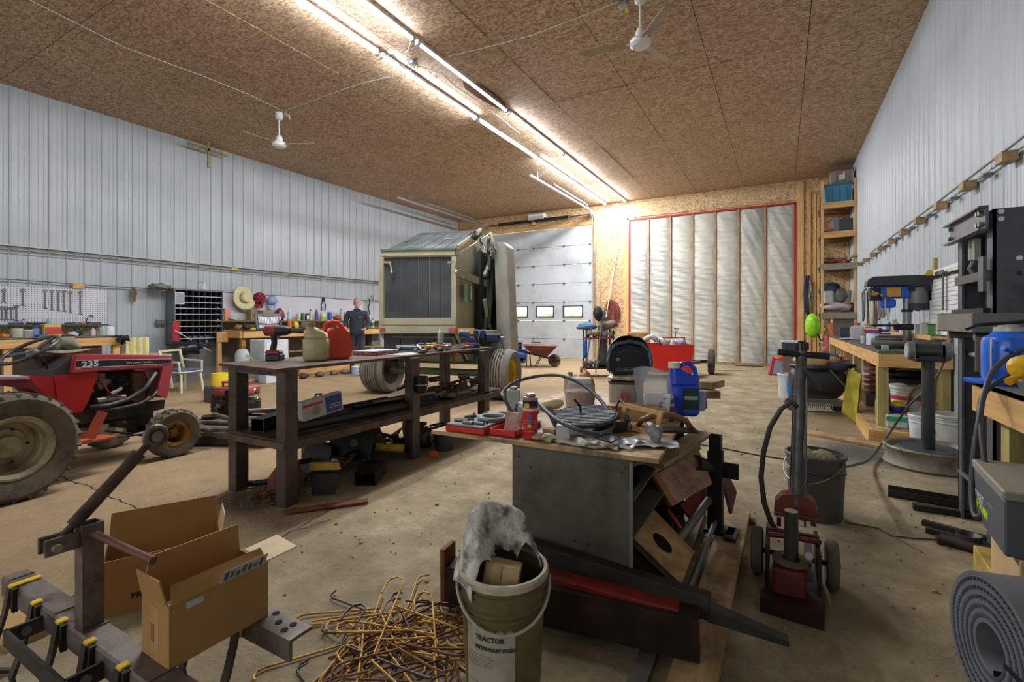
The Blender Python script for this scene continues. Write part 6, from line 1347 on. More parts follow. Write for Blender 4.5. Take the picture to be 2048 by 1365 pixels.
solo('broom_pole', MB().cyl((0,0,0),(.44,.50,3.5),.014), C('d5d0c6'), 'long white pole leaning against the far strand board wall', 'pole', loc=(-5.0,YF-.56,0))
solo('thin_conduit', MB().cyl((0,0,0),(.0,.1,4.3),.01), C('c9c5ba'), 'thin white wire conduit rising beside the door track', 'conduit', loc=(-5.12,YF-.15,0)); 
cbx = thing('cardboard_carton', 'brown cardboard carton behind the red cart', 'box', (-3.3,12.6,0), 20)
P('carton', MB().box(-.25,.25,-.2,.2,0,.95,None,.01), CARD, cbx); P('tape', MB().box(-.03,.03,-.202,-.2,.2,.95), C('b9935c'), cbx)
# red cart
RT = TR((-2.25,11.1,0),(0,0,24)); rc = thing('red_cart', 'bright red steel box cart filled with grey pipes and rags', 'cart', (-2.25,11.1,0), 24)
PRD = M('cf2320',.35,0,.06,3,.02)
bx0 = MB().add([(-.62,-.4,.12),(.42,-.4,.12),(.42,.4,.12),(-.62,.4,.12),(-.68,-.45,.72),(.48,-.45,.72),(.48,.45,.72),(-.68,.45,.72)], [(0,1,5,4),(1,2,6,5),(2,3,7,6),(3,0,4,7),(3,2,1,0)])
P('box', bx0, PRD, rc); P('end_plate', MB().box(.40,.44,-.4,.4,.1,.74), C('7d3234'), rc); P('rim', MB().tube([(-.68,-.45,.72),(.48,-.45,.72),(.48,.45,.72),(-.68,.45,.72)],.012,6,True), PRD, rc)
P('back_bar', MB().tube([(.0,.4,.72),(.0,.42,.86),(.5,.42,.86),(.5,.4,.3)],.02,6), C('8a3036'), rc)
P('drawbar', MB().bar((.4,.1,.28),(.85,.42,.30),.09,.06), GREY, rc); P('axle', MB().cyl((.6,.42,.30),(1.12,.58,.30),.035), STEELD, rc)
P('hand_crank', MB().tube([(.22,.2,.7),(.25,.2,1.0),(.32,.2,1.07),(.22,.2,1.07)],.010,6), BLKM, rc)
for x,y in ((-.5,-.35),(.35,-.35),(-.5,.35),(.35,.35)): P('caster', MB().cyl((x,y-.02,.06),(x,y+.02,.06),.06,None,14), BLACK, rc)
wheel('cart_tyre', .295, .14, .17, TIRE, GREY, rc, (1.16,.60,.295), -20, 0, .3, ribs=3)
for i,(x,lb_,c_,k) in enumerate(((-.35,'curved grey white pipe elbow','b4b1ae',0),(-.1,'grey ribbed hose bundle','94908c',1),(.08,'pale green white jug','b9c4b4',2),(.25,'mauve and white rag','9a93a5',1),(-.2,'black round fitting','2a2a2c',2))):
    v = RT@Vector((x,-.2 if k else .05,.70)); mb = MB().tube([(-.18,0,0),(-.1,0,.14),(.05,0,.20),(.15,0,.1)],.06,10) if k==0 else (MB().blob((0,0,.05),(.13,.12,.1),.35,i+3,14,9) if k==1 else MB().lathe([(.06,-.05),(.07,.05),(.03,.10),(.025,.14)],None,12))
    solo('cart_load', mb, C(c_), lb_+' in the top of the red cart', 'load', loc=v, ang=180)
# dark stick on floor and boards
solo('floor_lath', MB().box(-.35,.35,-.02,.02,0,.015), LUMD, 'thin pale lath on the floor before the plastic covered opening', 'wood', loc=gz(1455,742), rot=(0,0,20)); solo('floor_lath', MB().box(-.35,.35,-.04,.04,0,.02), STEELD, 'dark flat board on the floor at the foot of the plastic', 'wood', loc=gz(1498,733), rot=(0,0,3))
# hanging straps right of the plastic
sg = MB()
for k in range(5): sg.tube([(.02*k,-.02*(k%2),0),(.02*k-.03,-.05,-.5),(.02*k+.01,-.04,-1.0-.03*k)],.018,5)
solo('blue_straps', sg, M('2a3f5d',.8), 'bundle of dark blue ratchet straps hanging on the far wall post', 'strap', loc=(.55,YF-.07,2.45), ang=180)
solo('brown_rope', MB().tube([(0,0,0),(.02,-.04,-.3),(.0,-.02,-.6),(.06,-.05,-.9),(.0,-.03,-1.1)],.016,6), C('6d4634'), 'brown rope hanging beside the blue straps', 'rope', loc=(.70,YF-.1,1.9))
solo('grey_strap', MB().tube([(0,0,0),(.03,-.04,-.2),(-.01,-.02,-.45)],.03,6), C('7d7468'), 'grey canvas strap hanging under a yellow hook', 'strap', loc=(.66,YF-.1,2.3))
solo('hi_vis_bag', MB().blob((0,0,0),(.15,.12,.26),.14,7,22,14), M('8fd61a',.6,0,.15,12,.05), 'bright lime green nylon bag hanging by the shelf tower', 'bag', loc=(.62,12.95,1.13), ang=180)
P('strap', MB().tube([(0,0,.24),(.0,.05,.6),(.03,.3,.8)],.012,5), C('2f6a4a'), bpy.data.objects['hi_vis_bag'])
solo('red_coveralls', MB().blob((0,0,0),(.16,.08,.42),.2,9,20,12), C('9c4a48'), 'faded red coveralls hanging beside the right bench end', 'clothes', loc=(.95,12.85,.55), ang=180)
solo('bolt_cutter', MB().tube([(0,0,.1),(.05,0,-.05),(.12,0,-.02)],.02,6), BLACK, 'black bolt cutter handle hanging below the lime bag', 'tool', loc=(.72,12.9,.85))
# ================================================================ SHELF TOWER
st = thing('shelf_tower', 'tall lumber shelf tower in the far right corner', 'shelves', (.82,13.5,0))
for x,y in ((0,0),(.64,0),(0,1.4),(.64,1.4)): P('post', MB().box(x,x+.05,y,y+.09,0,4.55), LUMZ, st)
SHZ = (4.02,3.33,2.58,1.43,.7)
for i,z in enumerate(SHZ):
    P('shelf_board', MB().box(.0,.69,.03,1.45,z,z+.02), LUMD if i!=2 else C('3f6a55'), st); P('front_rail', MB().box(.0,.69,-.03,.01,z-.13,z+.01), LUM if i < 2 else C('8f8674'), st)
    for y in (.4,.8,1.2): P('joist', MB().box(.02,.67,y,y+.04,z-.09,z), wood('joist','6a4a30','8a6542',0), st)
def tote(name,label,loc,w,d,h,mat,lid,rz=0):
    t = thing(name,label,'tote',loc,rz); b=.9
    P('tub', MB().add([(-w/2*b,-d/2*b,0),(w/2*b,-d/2*b,0),(w/2*b,d/2*b,0),(-w/2*b,d/2*b,0),(-w/2,-d/2,h),(w/2,-d/2,h),(w/2,d/2,h),(-w/2,d/2,h)],[(3,2,1,0),(0,1,5,4),(1,2,6,5),(2,3,7,6),(3,0,4,7),(4,5,6,7)]), mat, t)
    P('lid', MB().box(-w/2-.02,w/2+.02,-d/2-.02,d/2+.02,h-.01,h+.03,None,.01), lid, t)
    for x in (-.28,0,.28): P('rib', MB().box(x*w-.01,x*w+.01,-d/2-.008,-d/2*.93,.04,h-.04), mat, t)
    return t
tote('blue_tote','large teal blue storage tote on the top shelf of the tower',(1.17,13.95,4.045),.54,.75,.40,C('3f87a8'),C('2d6f90')); g_ = tote('grey_tote','grey storage tote stacked on the blue tote',(1.24,13.9,4.47),.44,.5,.33,C('8d8882'),C('5a5a5e'))
P('paper_label', MB().box(-.06,.06,-.262,-.25,.1,.27), C('d2d2cc'), g_); P('red_print', MB().box(-.06,.02,-.265,-.26,.22,.27), C('b5523a'), g_)
def ti(name,label,cat,x,y,z,mb,m,**k): return solo(name,mb,m,label,cat,loc=(x,y,z),**k)
ti('black_case','black boxed machine on the second shelf of the tower','case',1.32,13.75,3.35,MB().box(-.15,.13,-.15,.25,0,.30,None,.01),C('3c404a'))
ti('grey_speaker','grey square box with a round dark port on the second shelf','box',1.13,13.72,3.35,MB().box(-.06,.04,-.12,.2,0,.32),C('70757c')); ti('orange_cable','orange cord heap on the second shelf of the tower','cord',.98,13.7,3.35,MB().blob((0,0,.04),(.12,.12,.05),.3,1),C('b5784a'))
ti('red_jack','red trolley jack on the green shelf of the tower','jack',1.12,13.7,2.60,MB().blob((0,0,.06),(.26,.15,.07),.3,5,18,8),C('8a4a45')); ti('jack_lever','grey jack lever sticking out of the green shelf','lever',1.35,13.55,2.66,MB().tube([(0,0,0),(.1,-.1,.1),(.22,-.2,.08)],.03,8),C('8a8478'))
ti('black_sack','black sack behind the red trolley jack','sack',.98,13.85,2.60,MB().blob((0,0,.08),(.15,.15,.09),.2,8),C('35373c')); ti('lath_bundle','pile of pale laths on the green shelf','wood',1.35,13.9,2.60,MB().cb((0,0,.12),(.05,.3,.26),(0,-25,0)),C('9a948a'))
ti('navy_blanket','navy blanket on the pails inside the tower','blanket',1.02,13.85,1.99,MB().blob((0,0,0),(.24,.25,.16),.15,3,18,10),C('28324a'),ang=180); ti('cloth_patch','grey hood hanging over the right pail in the tower','cloth',1.22,13.62,1.85,MB().blob((0,0,0),(.12,.08,.17),.2,6,16,10),C('55594f'),ang=180)
ti('white_pail','white plastic pail on the lower tower shelf','bucket',.99,13.75,1.66,MB().lathe([(.13,0),(.15,.3),(0,.3)],None,20),C('c0c2c6')); ti('white_pail','white plastic pail, right of the first on the lower tower shelf','bucket',1.30,13.75,1.66,MB().lathe([(.12,0),(.14,.3),(0,.3)],None,20),C('a5a7a6'))
ti('pink_cloth','pinkish white heap of cloth below the pails in the tower','cloth',1.15,13.66,1.58,MB().blob((0,0,0),(.32,.18,.10),.22,12,24,10),C('b5a5ac'),ang=180)
cb3 = ti('shipping_box','brown shipping box with a curved black mark and blue tape on the lower tower shelf','box',1.04,13.75,1.45,MB().box(-.19,.19,-.15,.2,0,.22),CARD)
P('curved_mark', MB().tube([(-.13,-.152,.13),(-.05,-.152,.09),(.05,-.152,.09),(.13,-.152,.13)],.006,4), C('2f2c33'), cb3); P('blue_tape', MB().box(-.03,.03,-.1525,-.15,0,.22), C('3f7aa0'), cb3)
ti('black_bin','black bin with white parts beside the shipping box','bin',1.36,13.75,1.45,MB().box(-.11,.11,-.15,.15,0,.20),C('2c2e31')); ti('orange_strip','orange strip lying over the black bin','strap',1.36,13.70,1.655,MB().box(-.11,.11,-.12,.12,0,.03),C('c07a3a'))
ti('yellow_jug','yellow and white jug on the bottom tower shelf behind the lime bag','jug',.92,13.65,.72,MB().lathe([(.1,0),(.11,.2),(.05,.32),(.04,.36)],None,16),C('c9a838')); ti('dark_cabinet','brown grey panel box on the bottom tower shelf','box',1.25,13.75,.72,MB().box(-.18,.2,-.2,.3,0,.66),C('6d625a'))
# ================================================================ RIGHT WALL
v_ = bpy.data.objects['wall_right']
cd = thing('wall_conduit','thin grey conduit carried on wood blocks along the right wall','conduit',(XR-.12,9,2.5)); P('pipe', MB().cyl((0,-13,-.0),(0,-4.2+6,.0),.012), GALV, cd); P('pipe', MB().cyl((.03,-13,.03),(.03,1.8,.03),.007), C('a9aba8'), cd)
for i in range(15):
    y = -8.4+i*.86; P('wood_block', MB().prism([(-.05,-.07),(.04,-.07),(.04,.07),(-.05,.07)],.07,TR((.03,y,-.075))), LUMD, cd)
hkm = mesh('standoff', MB().box(-.02,.05,-.05,.05,-.07,-.05), GREY)
for i in range(14):
    o = bpy.data.objects.new('standoff', hkm); COL.objects.link(o); o.parent = cd; o.location = (.02,-7.97+i*.86,0)
# bench R1
XB0, XB1, YB0, YB1, ZR = .90, 1.50, 6.35, 12.4, .93
r1 = thing('lumber_bench', 'long lumber workbench with green edged top along the right wall', 'workbench', (XB0,YB0,0))
P('worktop', MB().box(0,.6,0,YB1-YB0,ZR-.025,ZR), M('4f524b',.6,0,.2,6,.1,'6a5a48',.4), r1); P('side_board', MB().box(0,.04,0,YB1-YB0,ZR-.17,ZR-.02), LUMY, r1); P('end_board', MB().box(.04,.6,0,.04,ZR-.17,ZR-.02), LUM, r1)
P('green_edge', MB().box(.0,.6,-.006,0,ZR-.025,ZR-.005), C('4a6a4a'), r1)
for y in (.04,2.0,3.2,4.4,5.9): P('post', MB().box(.0,.09,y,y+.14,.12,ZR-.17), LUMG, r1)
P('post', MB().box(.5,.59,.04,.18,0,ZR-.17), LUMG, r1)
P('base_side', MB().box(-.12,-.08,-.25,2.6,0,.13), LUMY, r1); P('base_end', MB().box(-.08,.6,-.25,-.21,0,.13), LUM, r1); P('base_deck', MB().box(-.08,.6,-.2,5.8,.11,.13), LUMD, r1); P('back_board', MB().box(.58,.6,.1,5.9,.2,ZR-.2), M('8d8274',.8,0,.12,3,.05), r1)
def ri(kind,name,label,px,yt,yb,w,z,col,cap=None,lab=None,cat=None,t=None,x=1.1): return item(kind,name,label,px,yt,yb,w,x,z,col,cap,lab,cat)
ZT = ZR+.002
ri('b','glue_bottle','white cone nozzle bottle with red base on the far end of the right bench',1668,630,672,11,ZT,C('b9c4b9'),C('d5dad5'),C('d0302f')); ri('x','dark_box','dark grey ridged box on the right bench beside the cone bottle',1691,653,672,22,ZT,C('3a3d48'),None,None,'box')
ri('b','glass_jug','clear glass jug on the right bench next to the dark box',1715,647,681,26,ZT,glassy('jug_glass','b9bcc0',.1,.55),C('b33a35')); ri('b','white_jug','cream round jug behind the red impact tool on the right bench',1732,648,680,24,ZT,C('c3beb0'),C('c9a050'),None,'jug',x=1.25)
solo('mauve_rag', MB().blob((0,0,.012),(.12,.2,.015),.2,5,16,6), C('a598bd'), 'flat mauve paper towel on the right bench corner edge', 'towel', loc=(.98,9.9,ZT))
it = thing('impact_tool','dull red pistol impact tool lying on the right bench','power tool',(1.08,8.0,ZT+.02),-60)
P('body', MB().cyl((-.12,0,.17),(.12,0,.17),.045,.03,14), C('7a3838'), it); P('grip', MB().cyl((-.05,0,.14),(-.08,0,.0),.03,.03,12), C('8a3a44'), it); P('nose', MB().cyl((.12,0,.17),(.24,0,.17),.015), BLKM, it); P('foot', MB().box(-.12,-.04,-.04,.04,-.02,.01), C('9a4a4a'), it)
tb_ = ri('j','blue_lid_tub','white tub with a wide blue lid on the right bench',1757,662,685,40,ZT,C('b9c0cf'),C('2546b0'),None,'tub'); ri('j','small_jar','small white and blue jar before the impact tool',1727,672,688,9,ZT,C('c3c7cc'),C('3a4a8a'),None,None,x=1.0)
gb_ = thing('gearbox_casting','grey finned starter casting lying on the near corner of the right bench','casting',(1.04,6.78,ZT+.075),-10)
P('drum', MB().lathe([(.0,-.14),(.04,-.14),(.045,-.12),(.07,-.11),(.075,.0),(.06,.10),(.045,.16),(0,.16)],TR((0,0,0),(0,90,0)),20), M('75756c',.45,.5,.15), gb_); P('bore', MB().cyl((-.145,0,0),(-.14,0,0),.03,None,14), BLACK, gb_)
for k in range(5): P('fin', MB().box(-.08,.14,-.004,.004,.06,.085,TR((0,0,0),(k*30-60,0,0))), M('75756c',.45,.5,.15), gb_)
solo('pale_block', MB().box(-.03,.03,-.03,.03,0,.05,None,.005), C('94aba2'), 'small pale green block on the near edge of the right bench', 'block', loc=(.98,6.52,ZT)); solo('red_knob_tool', MB().blob((0,0,.035),(.05,.04,.035),.15,3), C('a02838'), 'small red knob tool on the right bench by the drill press base', 'tool', loc=(1.36,6.6,ZT))
solo('red_pliers', MB().tube([(0,0,0),(.06,.03,.05),(.13,.05,.11)],.008,6), C('b5443f'), 'red handled pliers leaning near the drill press column', 'pliers', loc=(1.14,7.05,ZT+.01))
# drill press
dp = thing('drill_press','blue and black bench drill press standing on the right bench','drill press',(1.28,7.16,ZT))
DB = M('1c57b8',.35,0,.06); DK_ = M('2b2e31',.45,0,.08); 
P('base', MB().box(-.30,.12,-.14,.14,0,.035,None,.01), BLKM, dp); P('column', MB().cyl((0,0,.03),(0,0,.74),.042,None,20), M('8d9294',.3,.7), dp); P('column_collar', MB().cyl((0,0,.42),(0,0,.45),.055,None,18), BLKM, dp)
P('head', MB().box(-.32,.02,-.075,.075,.58,.73,None,.015), DB, dp); P('control_panel', MB().box(-.36,-.25,-.078,.078,.56,.71,None,.008), BLACK, dp); P('switch', MB().box(-.345,-.29,-.084,-.078,.62,.66), C('d98a1c'), dp); P('yellow_plate', MB().box(-.20,-.07,-.079,-.075,.60,.71), C('d0971c'), dp)
P('belt_cover', MB().prism([(-.40,.73),(-.38,.80),(-.33,.84),(.22,.84),(.27,.77),(.26,.73)],.26,TR((0,.13,0),(90,0,0))), DK_, dp, bev=.006)
P('motor', MB().cyl((.10,0,.70),(.10,0,.50),.10,None,22), M('6d7073',.4,.4), dp); P('motor_cap', MB().lathe([(.102,.44),(.105,.52),(.0,.42)],TR((.10,0,0)),22), DK_, dp); P('motor_bracket', MB().box(.0,.2,-.09,.09,.66,.72), BLKM, dp); P('capacitor_box', MB().box(.2,.28,-.06,.06,.55,.68), BLKM, dp)
P('chuck_guard', MB().box(-.255,-.11,-.07,.07,.47,.575,None,.02), C('1b62d6'), dp); P('chuck', MB().cyl((-.18,0,.40),(-.18,0,.50),.025,.03,14), CHROME, dp); P('drill_bit', MB().cyl((-.18,0,.32),(-.18,0,.40),.005), GREY, dp)
P('table', MB().box(-.34,-.07,-.12,.12,.25,.275,None,.006), BLKM, dp); P('table_arm', MB().box(-.12,.06,-.05,.05,.21,.28,None,.01), BLACK, dp)
for a in (30,150,270): P('feed_handle', MB().cyl((-.22,-.10,.60),(-.22+.15*math.cos(R(a)),-.12,.60+.15*math.sin(R(a))),.006), CHROME, dp)
P('feed_hub', MB().cyl((-.22,-.08,.60),(-.22,-.115,.60),.022), C('6a3a30'), dp); P('power_cord', MB().tube([(.27,0,.56),(.29,-.02,.4),(.28,0,.2),(.31,.02,.06)],.006,6), BLKM, dp)
# hanging cords cluster and shelf behind
for i,(px,yt,yb,c_,lb_) in enumerate(((1728,578,650,'5a5a58','grey air hose loop'),(1738,575,665,'3a3a3a','black cord bundle'),(1745,590,660,'b9b09a','cream flat hose'),(1752,585,662,'55504a','brown cord hank'),(1760,592,645,'8a7a70','worn leather strap'),(1768,596,640,'77706a','grey cable tie bundle'))):
    a, b = wx(px,yt,XR-.09), wx(px,yb,XR-.09); L_ = a.z-b.z; solo('hanging_hose', MB().tube([(.04,0,0),(-.02,.06,-.12*L_),(-.015,.03,-L_*.5),(-.02,-.04,-L_*.9),(-.01,-.10,-L_*.8),(0,-.09,-L_*.3),(0,-.02,-.02)],.016 if i!=2 else .03,6), C(c_), lb_+' hanging on the right wall left of the drill press', 'cord', loc=a, ang=180)
rs = thing('back_shelf','narrow pine shelf on the right wall behind the drill press','shelf',(1.34,6.4,1.06)); P('board', MB().box(0,.16,0,3.2,0,.02), LUMY, rs); P('lip', MB().box(-.01,0,0,3.2,-.01,.04), LUM, rs); P('support', MB().box(.12,.14,0,.03,-.125,0), LUM, rs); P('support', MB().box(.12,.14,3.1,3.13,-.125,0), LUM, rs)
for i,(px,yt,w,k,c_,cp,lb_) in enumerate(((1778,645,9,'b','4a6ab5','b9b9c0','blue spray bottle'),(1788,642,10,'j','b9b39a','c9c9c9','cream tub'),(1796,648,8,'c','3a5ab0','','blue can'),(1804,640,9,'b','c9c9c4','','white squeeze bottle'),(1826,648,9,'j','c3c3c0','8a8a8a','white jar'),(1836,645,12,'x','c9c9cc','','white box'),(1850,640,14,'x','bcbcb8','','pale plastic tray'),(1862,642,12,'x','4a8a3a','2a4a2a','green lidded box'),(1776,650,7,'c','7a5ab5','','purple can'))):
    item(k,('shelf_bottle','shelf_tub','shelf_can','squeeze_bottle','shelf_jar','white_box','plastic_tray','green_box','purple_can')[i],lb_+' on the narrow pine shelf behind the drill press',px,yt,667,w,1.42,1.08,C(c_),C(cp) if cp else None,None,lb_.split()[-1])
# slat panel, L square, hook rail
sp_ = thing('slatwall','white slatted wall panel on the right wall behind the bench grinder','panel',(XR-.05,5.0,1.10))
for i in range(16): P('slat', MB().box(-.012,0,0,2.1,i*.045,i*.045+.040), WHITE, sp_)
sq = thing('framing_square','large dark framing square hanging on the right wall','square',wx(1885,540,XR-.09)); P('blade', MB().box(-.006,0,-.05,0,-.42,0), M('5d5a58',.5,.4), sq); P('tongue', MB().box(-.004,0,0,.28,-.045,0), GREY, sq)
hr = thing('hook_rail','black hook rail sloping along the right wall above the drill press','rail',(XR-.08,4.6,1.72)); P('rail', MB().box(-.01,0,0,4.2,0,.02), BLKM, hr)
hk = mesh('hook', MB().tube([(0,0,.01),(-.05,0,-.02),(-.08,.0,.0)],.006,5), BLKM)
for i in range(14):
    o = bpy.data.objects.new('hook', hk); COL.objects.link(o); o.parent = hr; o.location = (0,.15+i*.3,0)
solo('yellow_roll', MB().cyl((0,-.04,0),(0,.04,0),.03), C('c9a832'), 'yellow tape roll on the hook rail above the drill press', 'roll', loc=wx(1858,546,XR-.15)); solo('wood_bracket', MB().box(0,.06,-.04,.04,0,.16), LUMG, 'short wood block holding the hook rail', 'wood', loc=wx(1866,545,XR-.06))
solo('tin_shed_model', MB().prism([(-.12,0),(.14,0),(.14,.04),(-.05,.14),(-.12,.13)],.12,TR((0,.06,0),(90,0,0))), C('55584f'), 'small grey green wedge tool case on the shelf behind the drill press', 'case', loc=(1.42,6.05,1.18), rot=(0,0,60))
# pedestal grinder on wheel rim
pg = thing('pedestal_grinder','bench grinder on a dark post set in an old steel wheel rim','grinder',(1.10,5.35,0))
RIMX = M('8d8878',.5,.3,.15,8,.1,'5a4d3e',.5)
P('wheel_rim', MB().lathe([(.25,.0),(.30,.0),(.315,.02),(.30,.05),(.29,.09),(.30,.13),(.315,.16),(.305,.175),(.285,.165),(.265,.13),(.25,.05)],None,36,True), RIMX, pg); P('rim_disc', MB().lathe([(.268,.12),(.2,.16),(.06,.15),(.0,.15)],None,30), M('3a4048',.5,.3), pg)
P('post', MB().cyl((0,0,.12),(0,0,.90),.046,None,20), M('30343a',.4,.3,.15,6,.06,'4a453e',.4), pg); P('post_cap', MB().box(-.10,.10,-.09,.09,.90,.915), BLKM, pg)
P('motor', MB().cyl((-.08,.015,.99),(.09,-.015,.99),.066,None,22), DK_, pg); P('motor_base', MB().box(-.07,.07,-.09,.09,.915,.95), DK_, pg)
for s in (-1,1): P('wheel_guard', MB().cyl((s*.10,0,.99),(s*.14,0,.99),.082,None,24), M('77797c',.4,.5), pg); P('grinding_wheel', MB().cyl((s*.14,0,.99),(s*.15,0,.99),.066,None,24), C('a5adb5'), pg)

# under bench R1
for i in range(6): solo('red_reel', MB().lathe([(.0,0),(.20,0),(.20,.012),(.14,.02),(.14,.05),(.20,.058),(.20,.07),(0,.07)],None,26), M(('7a3a36','8a4a44','6a3030')[i%3],.4), ('bottom','second','third','fourth','fifth','top')[i]+' red wire reel in the stack under the right bench', 'reel', 'stacked red wire reels', (1.17,8.0,.28+i*.072))
solo('reel_crate', MB().box(-.2,.2,-.2,.2,0,.145), C('4a4038'), 'dark crate under the stack of red reels', 'crate', loc=(1.17,8.0,.132))
jg2 = jug('grey_oil_jug','translucent grey oil jug on the base deck under the right bench',C('8f9294'),C('5a5c5e'),(1.02,7.0,.132),80,.18,.12,.32,True)
qf = [at(1697,737,6.25), at(1722,748,6.1), at(1712,846,5.75), at(1683,822,5.9)]
yf = solo('foam_sheet', rel(slab(qf,.05),qf[3]), M('b5a832',.9,0,.15,20,.3,'8a8030',.4), 'yellow foam sheet leaning against the right bench post', 'foam', loc=qf[3])
wbk = pail('white_pail','white pail with a red and black label under the near right bench',.15,.165,.40,C('c3c4c6'),(1.22,6.72,.132),None,10,ribs=(.8,.86,.92)); P('red_label', MB().lathe([(.1625,.26),(.163,.30)],None,24), C('b53a3f'), wbk); P('pail_lid', MB().cyl((0,0,.40),(0,0,.415),.17,None,26), C('a9a39a'), wbk)
wb2 = pail('white_bucket','white bucket with an orange dot label behind the grinder post',.14,.155,.40,C('b9bab0'),(1.36,5.75,.0),None,0,ribs=(.82,.9)); P('orange_dot', MB().cyl((-.152,-.03,.24),(-.158,-.03,.24),.035,None,14), C('d0902a'), wb2); P('print_block', MB().box(-.155,-.150,-.09,.02,.08,.18), C('6f7f8f'), wb2)
wb3 = pail('white_bucket','smaller white bucket directly behind the grinder post',.12,.135,.34,C('c9ccd0'),(1.22,6.0,.0),None,0,ribs=(.8,.9))
ta = thing('navy_tub','dark blue tub holding a yellow sponge under the right bench','tub',(1.08,6.5,.27)); P('tub', MB().lathe([(.06,0),(.09,.07),(.08,.07),(0,.01)],None,20), C('1f2f8a'), ta); P('sponge', MB().blob((0,0,.08),(.06,.06,.045),.15,2), C('e0c21c'), ta)
solo('packing_carton', MB().box(-.1,.1,-.1,.1,0,.137), CARD, 'brown carton below the navy tub', 'box', loc=(1.08,6.52,.132)); gw = solo('green_white_tub', MB().box(-.09,.09,-.05,.05,0,.13,None,.01), C('bcc4c4'), 'white tub with a bright green band on the base of the right bench', 'tub', loc=(1.05,6.36,.132)); P('green_band', MB().box(-.092,.092,-.053,-.05,.07,.12), C('2fa56a'), gw)
solo('dark_saw', MB().blob((0,0,.05),(.25,.12,.05),.1,3,18,7), C('22252c'), 'black flat circular saw blade pile on the white pail', 'saw', loc=(1.3,7.3,.56)); solo('saw_block', MB().box(-.18,.18,-.12,.12,0,.43), C('3c3530'), 'dark crate behind the white pail', 'crate', loc=(1.3,7.3,.132))
solo('floor_board', MB().box(-.09,.09,-.45,.45,0,.03,None,.004), LUMD, 'short pine board on the dark stained floor by the right bench', 'board', loc=(.63,6.05,0), rot=(0,0,62))
# black tank compressor with jacket
ct = thing('air_compressor','black tank air compressor with clothes on top, left of the right bench','compressor',(.42,7.75,0),12)
P('tank', MB().lathe([(0,-.33),(.12,-.32),(.20,-.26),(.215,-.2),(.215,.2),(.20,.26),(.12,.32),(0,.33)],TR((0,0,.43),(0,90,0)),26), M('2d2f30',.5,0,.1), ct)
P('skid', MB().box(-.3,.3,-.2,-.17,.12,.2).box(-.3,.3,.17,.2,.12,.2), GREY, ct); P('frame', MB().tube([(-.3,-.19,.2),(.3,-.19,.2),(.32,-.19,.04),(-.3,-.19,.04)],.014,6,True), GREY, ct)
cs = MB().tube([(-.22+.36*i/120,-.21+.02*math.cos(i*.8),.12+.03*math.sin(i*.8)) for i in range(121)],.006,4); P('cooling_coil', cs, C('8a8d90'), ct, ang=180)
for x in (-.28,.28): P('wheel', MB().cyl((x,.1,.09),(x,.15,.09),.09,None,18), TIRE, ct)
P('cross_strap', MB().bar((.1,-.2,.6),(.42,-.25,.2),.03,.02), C('55604a'), ct)
solo('tan_jacket', MB().blob((0,0,0),(.25,.17,.08),.2,3,22,10), C('b5946a'), 'tan jacket folded on the black compressor tank', 'jacket', loc=(.40,7.7,.71), ang=180); solo('navy_coat', MB().blob((0,0,0),(.32,.20,.07),.22,8,22,10), C('2f3a50'), 'navy quilted coat under the tan jacket', 'coat', loc=(.50,7.72,.64), ang=180); solo('blue_cloth', MB().blob((0,0,0),(.18,.12,.08),.2,5), C('2f4f8a'), 'bright blue cloth behind the tan jacket', 'cloth', loc=(.50,8.1,.72), ang=180)
pail('white_pail','white pail with blue liner left of the black compressor',.14,.155,.40,C('c3c5c3'),(.10,8.9,0),None,0,ribs=(.85,.93)); solo('blue_liner', MB().blob((0,0,0),(.05,.05,.22),.15,2,12,8), C('2f6fc0'), 'bright blue sleeve hanging off the white pail', 'sleeve', loc=(.12,8.55,.25)); 
t_ = tote('clear_tote','dark tote with a translucent white lid at the foot of the plastic opening',(.18,12.6,.55),.36,.4,.22,C('3a4050'),C('c9ccd0')); solo('tote_stand', MB().box(-.15,.15,-.15,.15,0,.55), C('6a6058'), 'grey stand below the dark tote', 'stand', loc=(.18,12.6,0))
sn = thing('snack_box','red framed box of colourful packets on the floor by the plastic opening','box',(-.05,12.6,0),10); P('frame', MB().prism([(-.22,0),(.22,0),(.16,.42),(-.14,.42)],.2,TR((0,.1,0),(90,0,0))), C('a83a45'), sn); P('panel', MB().prism([(-.15,.04),(.15,.04),(.11,.36),(-.09,.36)],.01,TR((0,-.1,0),(90,0,0))), C('9ca3bd'), sn); P('orange_packet', MB().blob((0,-.1,.40),(.1,.05,.05),.2,2), C('e0602a'), sn)
solo('green_shoe', MB().blob((0,0,.06),(.09,.16,.06),.15,3), C('4f6650'), 'dark green boot on the floor left of the compressor', 'boot', loc=(.13,8.25,0))
solo('pink_rag', MB().blob((0,0,0),(.14,.14,.06),.25,3), C('c98a80'), 'pink rag on the side board below the right bench', 'rag', loc=(.80,9.6,.62)); solo('rag_box', MB().box(-.12,.12,-.12,.12,0,.56), C('5a5048'), 'brown box supporting the pink rag', 'box', loc=(.80,9.6,0))
